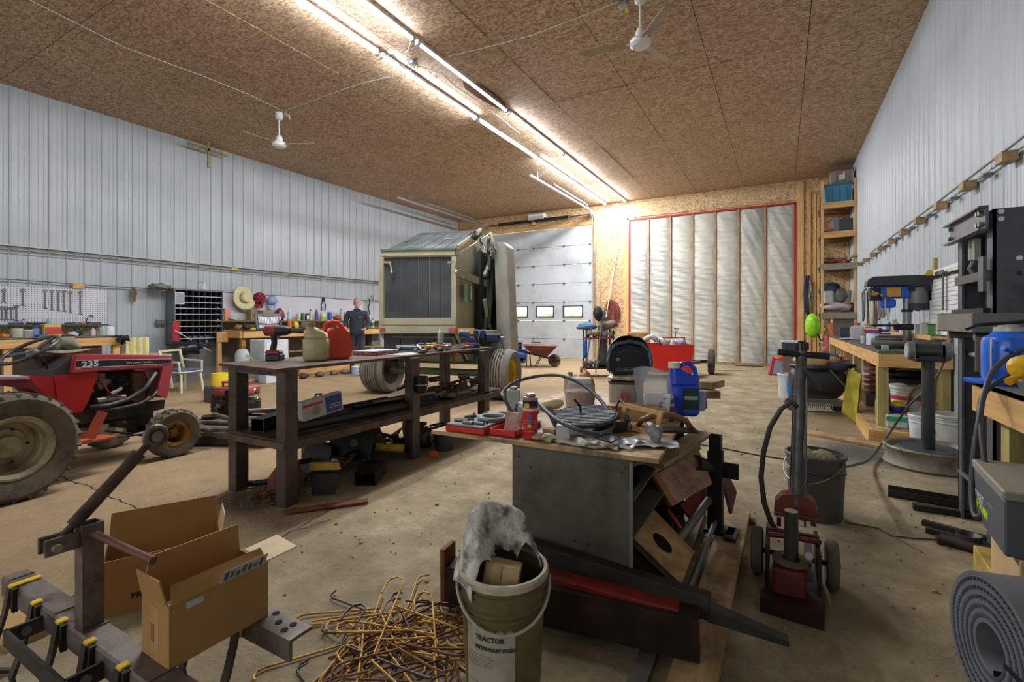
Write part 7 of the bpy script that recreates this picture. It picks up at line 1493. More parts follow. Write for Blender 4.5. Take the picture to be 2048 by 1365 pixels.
# ================================================================ SHOP PRESS
px_ = 1.06
sh = thing('shop_press','black steel H-frame hydraulic shop press standing against the right wall side','press',(px_,3.85,0))
PM = M('5c5d66',.45,.4,.12,5,.08,'4a4845',.35); PH = M('6a6b74',.4,.5,.1)
def chan(mb,y0,y1,x0,x1,z0,z1,t=.012):
    mb.box(x0,x1,y0,y0+t,z0,z1).box(x0,x0+t,y0+t,y1,z0,z1); mb.box(x1-t,x1,y0+t,y1,z0,z1); return mb
P('column', MB().box(-.07,.10,-.345,-.333,0,1.85).box(-.07,-.058,-.345,-.25,0,1.85).box(.088,.10,-.345,-.25,0,1.85), PM, sh); P('column', MB().box(-.07,.05,.233,.245,0,1.84).box(-.07,-.058,.17,.245,0,1.84).box(.038,.05,.17,.245,0,1.84), PM, sh)
for x0 in (-.105,.125): P('head_beam', MB().box(x0,x0+.012,-.36,.27,1.745,1.865).box(x0-.03 if x0<0 else x0,x0+.012 if x0<0 else x0+.04,-.36,.29,1.86,1.87).box(x0-.03 if x0<0 else x0,x0+.012 if x0<0 else x0+.04,-.36,.29,1.74,1.75), PH, sh)
for y in (-.32,-.28,.22): 
    for z in (1.775,1.835): P('head_bolt', MB().cyl((-.125,y,z),(-.10,y,z),.014,None,6), CHROME, sh)
for x,z in ((-.045,1.79),(-.045,1.83),(.075,1.79),(.075,1.83)): P('column_bolt', MB().cyl((x,-.345,z),(x,-.362,z),.015,None,6), CHROME, sh)
P('ram', MB().cyl((-.03,.10,1.62),(-.03,.10,1.75),.028,None,18), M('a9a79a',.35,.5), sh); P('ram_spring', MB().tube([(-.03,.10,1.62),(-.05,.11,1.57),(-.03,.10,1.53)],.012,6), GREY, sh); P('crosshead', MB().box(-.09,.10,-.33,.23,1.475,1.525), M('4f5054',.4,.5), sh)
P('side_plate', MB().box(-.11,-.095,-.34,-.26,1.41,1.60), PM, sh)
P('bed', MB().box(-.16,.14,-.36,.30,1.185,1.29,None,.004), M('74726c',.45,.4,.12,5,.08), sh); P('bed_plate', MB().box(-.10,.13,-.30,.26,1.29,1.32), STEELD, sh)
P('bed_pin', MB().cyl((-.13,-.28,1.16),(.13,-.28,1.16),.022), M('77746c',.4,.6), sh); P('bed_pin', MB().cyl((-.13,.2,1.16),(.13,.2,1.16),.022), M('77746c',.4,.6), sh); P('tie_bar', MB().cyl((-.02,-.34,1.04),(-.02,.24,1.04),.018), M('9a978c',.4,.5), sh)
P('foot', MB().box(-.30,.35,.20,.25,0,.04), STEELD, sh); P('foot', MB().box(-.30,.35,-.35,-.30,0,.04), STEELD, sh); P('gusset', MB().box(-.075,-.06,-.33,.24,.28,.30), GREY, sh)
hl_ = mesh('pin_hole', MB().cyl((.0,-.3465,0),(.0,-.3445,0),.012,None,12), BLACK)
for z in (.5,.7,.9,1.5): 
    o = bpy.data.objects.new('pin_hole', hl_); COL.objects.link(o); o.parent = sh; o.location = (.03,0,z)
P('hole_rivet', MB().cyl((.03,-.35,1.58),(.03,-.344,1.58),.013), WHITE, sh)
P('pump_tube', MB().cyl((-.10,-.30,.97),(-.10,-.30,1.16),.032,None,18), M('55504a',.4,.5), sh)
for i,(y,L_,lb_) in enumerate(((4.38,.40,'dark angle iron lying on the floor pointing from the press'),(4.25,.42,'second dark angle iron beside the first at the press foot'))): solo('angle_iron', MB().box(-L_,0,-.03,.03,0,.008).box(-L_,0,-.03,-.022,0,.05), STEELD, lb_, 'steel', loc=(1.08-.0*i,y,0), rot=(0,0,-8))
for i,(p_,L_,lb_) in enumerate((((1845,1050),.45,'rusty dark bar on the floor in front of the yellow block'),((1853,1065),.42,'black flat bar beside the rusty bar'))):
    v = gz(*p_); solo('floor_bar', MB().box(0,L_,-.02,.02,0,.03), STEELD, lb_, 'steel', loc=(v.x,v.y,0), rot=(0,0,-24))
v = gz(1882,1088); t = thing('pipe_piece','short rusty pipe with an open end on the floor by the yellow block','pipe',(v.x,v.y,.03),-24); P('tube', MB().lathe([(.028,0),(.028,.3),(.022,.3),(.022,0)],TR((0,0,0),(0,90,0)),16,True), STEEL, t)
solo('floor_twig', MB().tube([gz(1780,1072,.004),gz(1830,1078,.006),gz(1880,1080,.004),gz(1900,1098,.004)],.004,4), C('4a3c2e'), 'thin dark wire lying on the floor left of the bars', 'wire'); solo('floor_twig', MB().tube([gz(1690,1045,.004),gz(1760,1058,.006),gz(1800,1080,.004),gz(1845,1105,.004)],.004,4), C('55463a'), 'long thin root like wire on the floor by the grey pail', 'wire')
# ================================================================ NEAR RIGHT BENCH R2
r2 = thing('near_bench','near lumber bench with green edged top at the right edge','workbench',(.90,1.7,0))
P('worktop', MB().box(0,.60,0,1.74,.90,.93), M('77756c',.6,0,.1), r2); P('green_edge', MB().box(.0,.02,0,1.742,.905,.928), C('3f8a4f'), r2); P('side_board', MB().box(-.012,.03,0,1.74,.775,.905), LUMY, r2); P('end_board', MB().box(.03,.6,1.70,1.74,.775,.905), LUM, r2); P('post', MB().box(.06,.17,1.50,1.60,0,.775), LUMG, r2); P('post', MB().box(.06,.17,.0,.07,0,.775), LUMG, r2)
bj = thing('bottle_jack','large bright blue hydraulic bottle jack on the near right bench','jack',(1.00,3.34,.93),25); bj.scale = (1.12,1.12,1.15)
BJ = M('1767d8',.3,0,.06,5,.02,coat=.3)
P('base', MB().box(-.13,.13,-.085,.085,0,.022,None,.006), BJ, bj); P('cylinder', MB().lathe([(.088,.02),(.092,.035),(.092,.185),(.085,.205),(.06,.22),(.05,.235),(0,.235)],None,30), BJ, bj); P('top_collar', MB().lathe([(.052,.232),(.05,.25),(.035,.252),(.035,.262),(0,.262)],None,24), M('b9b7a9',.4,.4), bj)
P('pump', MB().cyl((-.04,-.105,.02),(-.04,-.105,.10),.02), BJ, bj); P('pump_lever', MB().tube([(-.13,-.12,.165),(-.07,-.11,.145),(-.02,-.105,.13)],.010,8), BJ, bj); P('release_plate', MB().box(-.06,.0,-.12,-.09,.07,.13,None,.006), BJ, bj)
for x,z in ((-.05,.11),(-.01,.105),(-.015,.03)): P('bolt', MB().cyl((x,-.122,z),(x,-.132,z),.008,None,10), CHROME, bj)
P('side_rod', MB().cyl((-.10,-.03,.02),(-.10,-.03,.2),.006), CHROME, bj); P('hose', MB().tube([(-.18,-.0,.24),(-.16,-.03,.26),(0,-.09,.275),(.18,-.05,.275),(.3,0,.26)],.008,6), BLKM, bj, ang=180)
yg = thing('yellow_grease_gun','yellow tool with a rounded head and hose at the right frame edge','tool',(.955,3.04,1.035),rot=(0,0,40)); P('head', MB().lathe([(.0,-.05),(.03,-.045),(.055,-.01),(.055,.03),(.04,.06),(.0,.07)],TR((0,0,0),(0,78,0)),18), C('dfb01a'), yg); P('collar', MB().cyl((-.05,0,-.05),(-.08,0,-.06),.018), C('c9951c'), yg); P('nozzle', MB().cyl((-.02,0,-.05),(.03,0,-.10),.018), C('b9a9a0'), yg)
def hose(label, pts, r=.012, m=None, name='black_hose'):
    # smooth the control points
    q = []
    for i in range(len(pts)-1):
        p0 = pts[max(0,i-1)]; p1 = pts[i]; p2 = pts[i+1]; p3 = pts[min(len(pts)-1,i+2)]
        for k in range(6):
            u = k/6; q.append(.5*((2*p1)+(-p0+p2)*u+(2*p0-5*p1+4*p2-p3)*u*u+(-p0+3*p1-3*p2+p3)*u**3))
    q.append(pts[-1]); return solo(name, MB().tube(q, r, 8), m or M('3d3f40',.5,0,.1), label, 'hose', ang=180)
hose('black hose draped over the near right bench edge and looping down to the black case', [at(2048,700,2.3),at(2020,712,2.3),at(1985,745,2.25),at(1968,790,2.2),at(1960,830,2.15),at(1950,890,2.12),at(1944,960,2.1),at(1946,1020,2.05),at(1957,1035,2.0),at(1968,1010,2.0),at(1970,940,2.05),at(1962,860,2.12),at(1962,800,2.2),at(1990,768,2.3),at(2030,745,2.35)],.011)
hose('grey extension cord running from the bench grinder down to the floor', [at(1908,658,4.6),at(1900,690,4.5),at(1870,760,4.4),at(1820,810,4.5),at(1775,872,4.7),at(1740,918,4.2),at(1710,930,3.7),at(1685,935,3.2)],.010)
hose('brown jumper cable looped behind the grinder post', [at(1830,870,5.2),at(1815,850,5.2),at(1820,790,5.1),at(1845,772,5.0),at(1850,800,5.0),at(1835,830,5.0)],.014,C('6d5a30')); hose('second brown jumper cable hanging on the grinder post', [at(1905,865,5.1),at(1885,820,5.1),at(1880,785,5.0),at(1868,775,5.0),at(1850,790,5.0)],.014,C('7a6434'))
solo('pink_clamp', MB().cb((0,0,0),(.03,.03,.2),(10,8,0)), C('a86a5e'), 'pinkish battery clamp on the grinder post', 'clamp', loc=at(1842,835,4.9)); solo('pink_clamp', MB().cb((0,0,0),(.03,.03,.2),(-10,-8,0)), C('a05a50'), 'second pinkish battery clamp right of the grinder post', 'clamp', loc=at(1881,825,4.9))
bc = thing('black_tool_case','dark grey and black boxed tool with lime lettering under the near bench','case',(.82,2.66,.41),-5); 
P('body', MB().box(-.10,.28,-.32,.17,0,.20,None,.006), M('55565a',.6,0,.05), bc); P('lid', MB().box(-.105,.285,-.325,.175,.20,.235,None,.006), M('8a8478',.6,0,.06), bc)
text('60 VOLT', .045, C('c3c6d6'), bc, (-.1007,.15,.085), (90,0,-90), bold=.001); text('60V 70 MIN', .046, C('b5e01f'), bc, (-.1007,.14,.045), (90,0,-90), bold=.002); text('________', .02, C('c3c6c6'), bc, (-.1007,-.08,.12), (90,0,-90))
b3 = thing('black_gun_case','black hard case with grey lettering in front of the grey boxed tool','case',(.86,2.16,.472),-6); P('body', MB().box(-.08,.3,-.2,.13,0,.13,None,.01), M('1c1d21',.5,0,.05), b3); P('lid', MB().box(-.085,.305,-.205,.135,.14,.26,None,.01), M('2b272a',.5,0,.05), b3); P('latch', MB().box(-.10,-.08,.05,.12,.08,.17), BLACK, b3); P('pale_sticker', MB().box(-.087,-.085,-.13,-.04,.17,.21), C('b59a80'), b3); text('GEN', .04, C('9a9aa2'), b3, (-.0815,.04,.07), (90,0,-90), bold=.001)
solo('pine_carton', MB().box(-.12,.25,-.13,.3,0,.22,None,.004), CARDL, 'light tan wooden box supporting the boxed tools', 'box', loc=(.86,2.45,.19), rot=(0,0,-6)); solo('yellow_block', MB().box(-.06,.25,-.28,.45,0,.19,None,.004), M('b59a4a',.7,0,.15,12,.1,'8a7434',.3), 'yellowish treated timber block on the floor under the tan box', 'wood', loc=(.82,2.6,0), rot=(0,0,-4))
solo('small_cup', MB().lathe([(.05,0),(.055,.08),(.05,.08),(.0,.01)],None,18), C('3a3134'), 'small dark round cup on the floor left of the yellow block', 'cup', loc=gz(1938,1098))
# rubber mat roll
mr = thing('rubber_mat_roll','large roll of grey ribbed rubber mat lying on the floor, bottom right','mat roll',(.56,2.02,.235),12)
MR = M('66676a',.65,0,.08,8,.06); MRI = M('3f4656',.7,0,.1,10,.08)
pts = []; turns = 6.0; n = 200
spi = MB(); vs = []
for i in range(n+1):
    a = 2*math.pi*turns*i/n-1.9; r_ = .075+.155*i/n
    for rr_ in (r_, r_-.017): 
        for x in (0,.92): vs.append((x, rr_*math.cos(a), rr_*math.sin(a)))
fs = []
for i in range(n):
    b = i*4; c = b+4; fs += [(b,b+1,c+1,c),(b+2,c+2,c+3,b+3),(b,c,c+2,b+2),(b+1,b+3,c+3,c+1)]
spi.add(vs, fs); P('mat', spi, MR, mr, ang=50)
rb_ = MB()
for i in range(0,n*2):
    a = 2*math.pi*turns*i/(n*2)-1.9; r_ = .075+.155*i/(n*2)-.017
    if r_ > .08: rb_.box(-.002,.004,-.004,.004,-.010,.0, TR((0,r_*math.cos(a),r_*math.sin(a)),(math.degrees(a)-90,0,0)))
P('ribs', rb_, MRI, mr)['kind'] = 'stuff'
P('cross_tie', MB().bar((-.004,-.08,0),(-.004,-.235,0),.012,.006,(1,0,0)), BLACK, mr)
dt = thing('corrugated_pipe','short grey corrugated pipe section at the bottom right corner','pipe',(.72,1.62,0),10)
P('pipe', MB().lathe([(.07,0)]+[p for i in range(9) for p in ((.075,.01+i*.03),(.085,.018+i*.03),(.085,.028+i*.03),(.075,.036+i*.03))]+[(.078,.30),(.068,.30),(.066,.0)],None,26,True), C('6d6f70'), dt)
# ================================================================ TALL TRANSMISSION JACK
JT = TR((.05,2.35,0)); tj = thing('tall_jack','tall red floor jack on two wheels with a T-handle column, right of centre','jack',(.05,2.35,0))
JR = M('6a1f1c',.45,.2,.15,8,.1,'33201c',.5); JRD = M('2b1512',.5,.3,.2,8,.1)
def jl(px,py,y): return lp(JT,px,py,1,y+.16)
P('tank', MB().box(-.085,.045,.03,.20,.03,.17,None,.012), JR, tj); P('base_frame', MB().prism([(-.13,-.03),(.10,-.05),(.115,.1),(.09,.40),(-.09,.40),(-.12,.1)],.035,None,.0), JRD, tj); P('front_step', MB().box(-.13,.10,-.045,.03,.03,.07), JRD, tj)
P('ring_plate', MB().lathe([(.035,.0),(.075,.0),(.075,.014),(.035,.014)],TR((-.012,.13,.175)),26,True), M('6d5f48',.5,.3), tj); P('ram', MB().cyl((-.012,.13,.15),(-.012,.13,.40),.028,None,20), M('4a4844',.35,.6), tj); P('ram_cap', MB().cyl((-.012,.13,.40),(-.012,.13,.402),.027,None,20), M('8a8474',.5,.3), tj)
P('side_arm', MB().box(-.115,-.10,.10,.38,.06,.24), JRD, tj); P('side_arm', MB().box(.085,.10,.10,.38,.06,.24), JRD, tj); P('cross_bar', MB().bar((-.115,.25,.25),(.10,.25,.25),.02,.03), JR, tj); P('cross_bar', MB().tube([(-.1,.20,.25),(-.03,.17,.27),(.05,.17,.27),(.10,.22,.25)],.012,6), JR, tj)
P('valve_block', MB().box(.04,.07,.13,.23,.1,.24), GREY, tj); P('gauge', MB().cyl((.055,.13,.22),(.055,.115,.22),.016,None,14), M('b5b0a5',.4), tj)
P('axle', MB().cyl((-.17,.34,.11),(.19,.34,.11),.012), STEELD, tj)
wheel('wheel',.11,.052,.055,M('5d5648',.85,0,.1,12,.1),JRD,tj,(-.155,.34,.11),180,0,.3); wheel('wheel',.11,.052,.055,M('5d5648',.85,0,.1,12,.1),JRD,tj,(.155,.34,.11),0,0,.3)
a = [jl(px,py,.12) for px,py in ((1548,1024),(1550,1005),(1562,992),(1585,990),(1612,996),(1630,1008),(1637,1030),(1636,1040))]
n = len(a); P('saddle', MB().add([tuple(p) for p in a]+[(p.x,p.y+.05,p.z+.01) for p in a],[tuple(range(n)),tuple(range(2*n-1,n-1,-1))]+[(i,n+i,n+(i+1)%n,(i+1)%n) for i in range(n)]), M('7d2f26',.45,.1,.12,8,.08,'4a2a22',.4), tj)
P('saddle_rail', MB().bar(jl(1548,1026,.10),jl(1637,1042,.10),.03,.014), M('5a2a22',.5), tj)
for px in (1558,1626): P('stub', MB().bar(jl(px,1035,.12),jl(px,1052,.12),.018,.018), JRD, tj)
pb0, pb1 = jl(1592,1012,.14), jl(1603,700,.20)
P('column', MB().cyl(pb0,pb1,.024,.024,20), M('6a6967',.35,.5,.12,6,.05,'45423e',.4), tj); P('back_tube', MB().cyl(jl(1583,1000,.2),jl(1590,800,.24),.011), M('3a3937',.4,.5), tj); P('thin_rod', MB().cyl(jl(1610,1055,.12),jl(1613,745,.18),.005), M('6d6a66',.4,.6), tj); P('rod_coupler', MB().cyl(jl(1609,895,.15),jl(1610,880,.15),.009), GREY, tj)
hd = jl(1604,710,.19)
for s,e in ((-1,(1556,704)),(1,(1658,713))): P('handle_grip', MB().cyl(hd,jl(e[0],e[1],.17 if s<0 else .21),.016,None,14), M('1d1d1e',.7), tj)
kn = MB().lathe([(.022,0),(.028,.012),(.028,.04),(.018,.05),(0,.052)],TR(tuple(pb1-Vector((0,0,.008)))),20)
P('knurled_cap', kn, M('3c3d3f',.35,.6), tj)
kr = mesh('cap_ridge', MB().box(.0275,.031,-.0025,.0025,.008,.042), M('55565a',.35,.6))
for i in range(14):
    o = bpy.data.objects.new('cap_ridge', kr); COL.objects.link(o); o.parent = tj; o.location = pb1-Vector((0,0,.008)); o.rotation_euler = (0,0,2*math.pi*i/14)
P('bracket_arm', MB().bar(jl(1600,738,.18),jl(1642,780,.16),.016,.016), STEELD, tj)
pts = [jl(px,py,.16) for px,py in ((1595,815),(1583,803),(1562,818),(1540,855),(1527,905),(1522,955),(1528,1005),(1542,1045),(1560,1072))]
q = []
for i in range(len(pts)-1):
    for k in range(4): q.append(pts[i].lerp(pts[i+1],k/4))
P('hydraulic_hose', MB().tube(pts,.0125,10), M('37332d',.55,0,.1), tj, ang=180)
# ================================================================ ITEMS ON THE PLYWOOD TOP
ZQ = ZP+.001
def pw_(px,py): return gz(px,py,ZQ)
v = pw_(915,868)
sc = thing('oil_filter_kit','open red tool case with grey tray on the left end of the plywood top','tool case',(-1.30,2.0,ZQ),2)
P('red_base', MB().box(-.13,.09,-.12,.16,0,.030,None,.006), REDC, sc); P('grey_tray', MB().box(-.125,.085,-.115,.155,.03,.038,None,.003), M('77797b',.5,.1,.1), sc)
P('coil_ring', MB().lathe([(.055,.04),(.075,.04),(.08,.05),(.075,.056),(.055,.056)],TR((.03,.07,0)),26,True), M('8b8d8f',.4,.2), sc)
for i,(x,y,a,L_) in enumerate(((-.08,-.05,10,.07),(-.06,-.02,35,.06),(.02,-.07,0,.08),(-.09,.05,60,.06),(-.02,-.085,5,.05))): P('tray_tool', MB().cyl((x-L_/2*math.cos(R(a)),y-L_/2*math.sin(R(a)),.044),(x+L_/2*math.cos(R(a)),y+L_/2*math.sin(R(a)),.044),.009,None,10), M('5d6062',.4,.4), sc)
for x,y in ((-.1,.1),(-.05,.12),(.06,-.04)): P('tray_stud', MB().cyl((x,y,.038),(x,y,.055),.006), M('4a4c4e',.4), sc)
P('red_lid', MB().box(.10,.24,-.09,.19,0,.006), REDC, sc)
for a_ in ((.10,.24,-.09,-.084),(.10,.24,.184,.19),(.10,.106,-.09,.19),(.234,.24,-.09,.19)): P('lid_wall', MB().box(a_[0],a_[1],a_[2],a_[3],0,.03), REDC, sc)
pbg = solo('paper_baggie', MB().grid(lambda u,v:(-.045+.09*u,.012*math.sin(u*5+v*2)*math.sin(v*3.1),.10*v),10,10,.004), M('b9968c',.6,0,.15,30,.1,'8a6a78',.4,20), 'pinkish clear packet of small parts standing in the red case lid', 'packet', loc=(-1.10,1.965,ZQ+.007), rot=(-14,0,8), ang=180)
rcn = can('spray_can','red and black aerosol can with silver cap on the front of the plywood top',.034,.185,C('c0221f'),(-1.0,1.955,ZQ),None,((.80,.94,C('1d1a1a')),),'can',None,0,True)
P('silver_dome', MB().lathe([(.034,.175),(.035,.182),(.03,.19),(.022,.193),(.02,.205),(0,.206)],None,20), ALU, rcn); P('white_strip', MB().lathe([(.0345,.128),(.0347,.140)],None,20), C('d5d2cc'), rcn); P('yellow_mark', MB().box(-.012,.012,-.0365,-.0345,.142,.162), C('c9b51c'), rcn); P('purple_panel', MB().box(.004,.022,-.0335,-.031,.07,.11), C('5a4a8a'), rcn); P('yellow_drop', MB().box(.004,.02,-.034,-.0315,.055,.068), C('d9c01c'), rcn)
for i in range(5): P('print_line', MB().lathe([(.0344,.035+.012*i),(.0346,.038+.012*i)],None,20), C('d07a70'), rcn)
wbx = solo('white_carton', MB().box(-.03,.03,-.03,.03,0,.075,None,.002), C('b9b9b6'), 'small white cube carton in front of the grooved round plate', 'box', loc=(-.845,1.975,ZQ), rot=(0,0,18))
# grooved plate
gp = thing('grill_plate','round dark grey cast plate with parallel grooves and a black handle','plate',(-.82,2.18,ZQ+.068),rot=(7,-4,22))
GPM = M('3f4145',.6,.3,.1,10,.05)
P('disc', MB().lathe([(.0,0),(.145,0),(.155,.006),(.155,.02),(.147,.022),(.142,.012),(0,.012)],None,40), GPM, gp)
for i in range(13):
    y = -.125+i*.0208; w_ = math.sqrt(max(0,.141**2-y*y)); P('groove_rib', MB().box(-w_,w_,y-.005,y+.005,.010,.022), M('56585e',.6,.2), gp)
P('handle_stud', MB().tube([(-.02,.03,.02),(-.02,.03,.05),(-.045,.04,.085)],.006,6), BLACK, gp)
solo('metal_pan', MB().lathe([(.08,0),(.10,.06),(.095,.06),(.075,.008),(0,.008)],None,24), M('4a4d50',.4,.5), 'dark metal pan propping up the grooved plate', 'pan', loc=(-.74,2.30,ZQ))
hose('thick dark grey air hose looping above the plywood top', [at(1045,868,2.45),at(1010,800,2.5),at(1005,786,2.6),at(1030,765,2.7),at(1075,753,2.75),at(1120,752,2.7),at(1165,770,2.6),at(1200,800,2.45),at(1222,835,2.3),at(1225,855,2.2),at(1200,868,2.1),at(1160,862,2.05),at(1110,838,2.15),at(1075,805,2.35)],.0095,M('45474a',.5,0,.1))
solo('power_cable', MB().tube([at(1200,870,2.05),at(1225,866,2.1),at(1235,878,2.05),at(1222,886,2.0),at(1198,878,2.02)],.004,6), BLACK, 'thin black cable coiled by the clear plastic film', 'cable', ang=180)
solo('work_gloves', MB().grid(lambda u,v:(-.13+.26*u,-.05+.10*v+.01*math.sin(u*9),.008+.012*abs(math.sin(u*8+v*3))*math.sin(v*3.1)+.003*math.sin(u*17+v*4)),30,14,.008), RAG, 'grey white cotton work gloves flat on the front edge of the plywood', 'gloves', loc=(-.72,1.965,ZQ+.004), rot=(0,0,4), ang=180)
flm = glassy('plastic_film','b5b8bb',.2,.55)
solo('plastic_film', MB().grid(lambda u,v:(-.12+.24*u,-.09+.18*v,.006+.02*math.sin(u*6+v*4)**2*math.sin(v*3)),20,16,.001), flm, 'crumpled clear plastic film on the plywood beside the gloves', 'film', loc=(-.64,2.06,ZQ+.003), rot=(0,0,-10), ang=180)
solo('foil_sheet', MB().grid(lambda u,v:(-.12+.24*u,-.07+.14*v,.004+.009*abs(math.sin(u*11+v*5))*abs(math.sin(v*7+1))),26,16,.001), M('8f9092',.5,.3,.1), 'crumpled silver foil sheet at the right corner of the plywood', 'foil', loc=(-.50,2.10,ZQ+.003), rot=(0,0,15), ang=60)
solo('foil_scrap', MB().blob((0,0,.03),(.035,.03,.035),.35,4,14,9), M('8d8e90',.5,.3), 'balled silver foil on top of the foil sheet', 'foil', loc=(-.485,2.13,ZQ+.02), ang=40)
wf = thing('pine_stand','small pine picture-sized frame propped at a slant on the plywood','frame',(-.60,2.32,ZQ),rot=(-8,6,-10))
for a_ in ((-.10,.10,-.012,.012,0,.02),(-.10,.10,-.012,.012,.10,.12),(-.10,-.08,-.012,.012,.02,.10),(.08,.10,-.012,.012,.02,.10)): P('rail', MB().box(*a_), LUM, wf)
P('block', MB().box(-.11,-.07,-.03,.03,0,.03), LUMG, wf)
tw = thing('trowel','wood float with a curved brown handle on the right of the plywood','trowel',(-.50,2.42,ZQ),20)
P('plate', MB().box(-.15,.15,-.05,.05,0,.008), STEELD, tw); P('handle', MB().tube([(-.13,0,.008),(-.11,0,.045),(-.05,0,.07),(.04,0,.072),(.10,0,.05),(.13,0,.008)],[.012,.015,.017,.017,.015,.012],8), M('7a4c2a',.45,0,.1), tw, ang=180)
solo('curved_board', MB().prism([(-.12,0),(.10,.0),(.13,.05),(.05,.10),(-.05,.09)],.01), wood('round_wood','9a7a50','c4a070',0), 'pale rounded board offcut leaning behind the wood float', 'wood', loc=(-.62,2.50,ZQ+.01), rot=(60,0,15))
# jar, can, helmet
jr = thing('glass_jar','large clear jar with a cream label near the middle of the plywood','jar',(-1.02,2.62,ZQ)); JG = glassy('jar_glass','c0bcbc',.08,.45)
P('glass', MB().lathe([(.078,.0),(.082,.01),(.082,.15),(.07,.17),(.066,.19)],None,26), JG, jr); P('thread_lid', MB().lathe([(.068,.175),(.07,.18),(.068,.19),(.07,.195),(.067,.205),(.0,.206)],None,26), glassy('clear_lid','d5d6da',.08,.6), jr); P('label', MB().lathe([(.083,.04),(.083,.13)],None,26), M('b09488',.6,0,.15,20), jr); P('jar_contents', MB().blob((.01,0,.06),(.06,.06,.05),.2,3), C('a5825a'), jr)
pg_ = solo('straw_bundle', MB().prism([(-.08,0),(.08,0),(.08,.06),(-.08,.06)],.03), M('a59a5c',.8,0,.35,60,.4), 'greenish yellow bristle brush in front of the clear jar', 'brush', loc=(-.95,2.42,ZQ), rot=(80,0,15))
wcn = thing('putty_pail','dented white metal pail under the welding helmet','bucket',(-.90,3.15,ZQ)); P('body', MB().lathe([(.108,0),(.112,.005),(.112,.135),(.108,.14),(.104,.13),(.10,.01),(0,.01)],None,28), M('b4ae9e',.5,.1,.1,6,.08,'7a6f60',.4), wcn); P('red_patch', MB().box(-.0,.045,-.114,-.108,.02,.075), C('a05258'), wcn); P('lid_ring', MB().lathe([(.116,.125),(.118,.14),(.10,.145),(.0,.145)],None,28), M('55455a',.6), wcn)
solo('cloth_pad', MB().blob((0,0,0),(.13,.12,.02),.15,3,20,6), C('a5a585'), 'flattened pale cloth between the putty pail and the helmet', 'cloth', loc=(-.88,3.13,ZQ+.165))
# welding helmet
wh = thing('welding_helmet','black and blue grey welding helmet resting upright on the putty pail','helmet',(-.87,3.12,ZQ+.18),22)
HMM = M('46525e',.22,.1,.05,6,.0,coat=.5)
def hf(u, v):
    a = math.pi*(u-.0)*1.16-.25; # wraps around sides/back, open at front (-y)
    x = -.138*math.cos(a); y = .02+.15*math.sin(a)
    z = v
    k = math.sin(min(1,1.0-v*.0)*math.pi/2)
    top = math.sqrt(max(0,1-max(0,(v-.45)/.55)**2)) if v > .45 else 1
    low = 1-.28*(max(0,.35-v)/.35)
    return (x*top*low*(1), (y*top if v>.45 else y*low), .262*v)
P('shell', MB().grid(hf, 30, 18, .006), HMM, wh, ang=180)
P('hollow_plate', MB().prism([(-.118,.02),(-.128,.09),(-.113,.15),(-.075,.185),(-.0,.198),(.075,.185),(.113,.15),(.128,.09),(.118,.02),(.09,.0),(-.09,.0)],.02,TR((0,-.0,0),(90,0,0))), M('101214',.4,0,.05), wh, bev=.004)  # black plate across the open front, standing for the dark hollow inside
P('crown_rim', MB().tube([(-.13,-.02,.03),(-.138,-.02,.09),(-.124,-.015,.16),(-.08,-.01,.205),(0,-.008,.222),(.08,-.01,.205),(.124,-.015,.16),(.138,-.02,.09),(.13,-.02,.03)],.014,8), HMM, wh, ang=180)
P('inner_band', MB().tube([(-.09,-.025,.12),(-.05,-.028,.155),(0,-.03,.165),(.05,-.028,.155),(.09,-.025,.12)],.007,6), M('2d3236',.4), wh, ang=180)
P('chin_band', MB().box(-.09,.09,-.035,-.02,.022,.055,None,.008), M('4a4c4e',.4,.2), wh); P('emblem', MB().tube([(-.03,-.037,.035),(-.01,-.037,.045),(0,-.037,.038),(.015,-.037,.047),(.03,-.037,.038)],.003,5), CHROME, wh); P('knob', MB().cyl((-.075,-.02,.105),(-.075,-.03,.105),.012), C('7d8286'), wh)
# plastic bag with white pouch, jug
solo('clear_bag', MB().grid(lambda u,v:(-.10+.20*u+.01*math.sin(v*5), .035*math.sin(u*6.28)*(1-.3*v), .27*v+.01*math.sin(u*5)),22,16,.001), glassy('bag_film','c3c6ca',.15,.45), 'tall clear plastic bag standing between helmet and blue jug', 'bag', loc=(-.62,2.72,ZQ), rot=(0,0,25), ang=180)
pc = solo('white_pouch', MB().grid(lambda u,v:(-.055+.11*u+.02*v*(1 if u>.5 else -.5),.015*math.sin(u*3.14),.15*v),10,8,.004), C('c9cdd1'), 'white pouch with a black mark inside the clear bag', 'pouch', loc=(-.57,2.58,ZQ), rot=(-6,0,22), ang=180)
P('black_mark', MB().tube([(-.02,-.004,.05),(.0,-.004,.06),(-.005,-.004,.08),(.02,-.004,.085),(.01,-.004,.10),(.03,-.004,.105)],.004,5), C('22252f'), pc)
bj_ = jug('blue_jug','blue plastic washer fluid jug with a dark green label on the plywood',M('1444c8',.3,0,.06,5,.01),C('d5cfb0'),(-.49,2.86,ZQ),20,.165,.11,.30,True,.028)
P('green_label', MB().box(-.01,.075,-.0565,-.0552,.02,.16), M('1f3a33',.5,0,.1), bj_); P('white_text_band', MB().box(.0,.07,-.058,-.0565,.095,.115), C('9fb0ac'), bj_); P('blue_band', MB().box(-.005,.075,-.058,-.0565,.02,.04), C('1f5ad8'), bj_)
pj_ = can('purple_can','purple labelled can in front of the blue jug',.045,.115,M('5a2a4a',.4),(-.545,2.66,ZQ),C('9a9486'),(),'can',None,0,False); P('white_text_band', MB().lathe([(.0455,.08),(.0457,.095)],None,20), C('b5a5b0'), pj_)
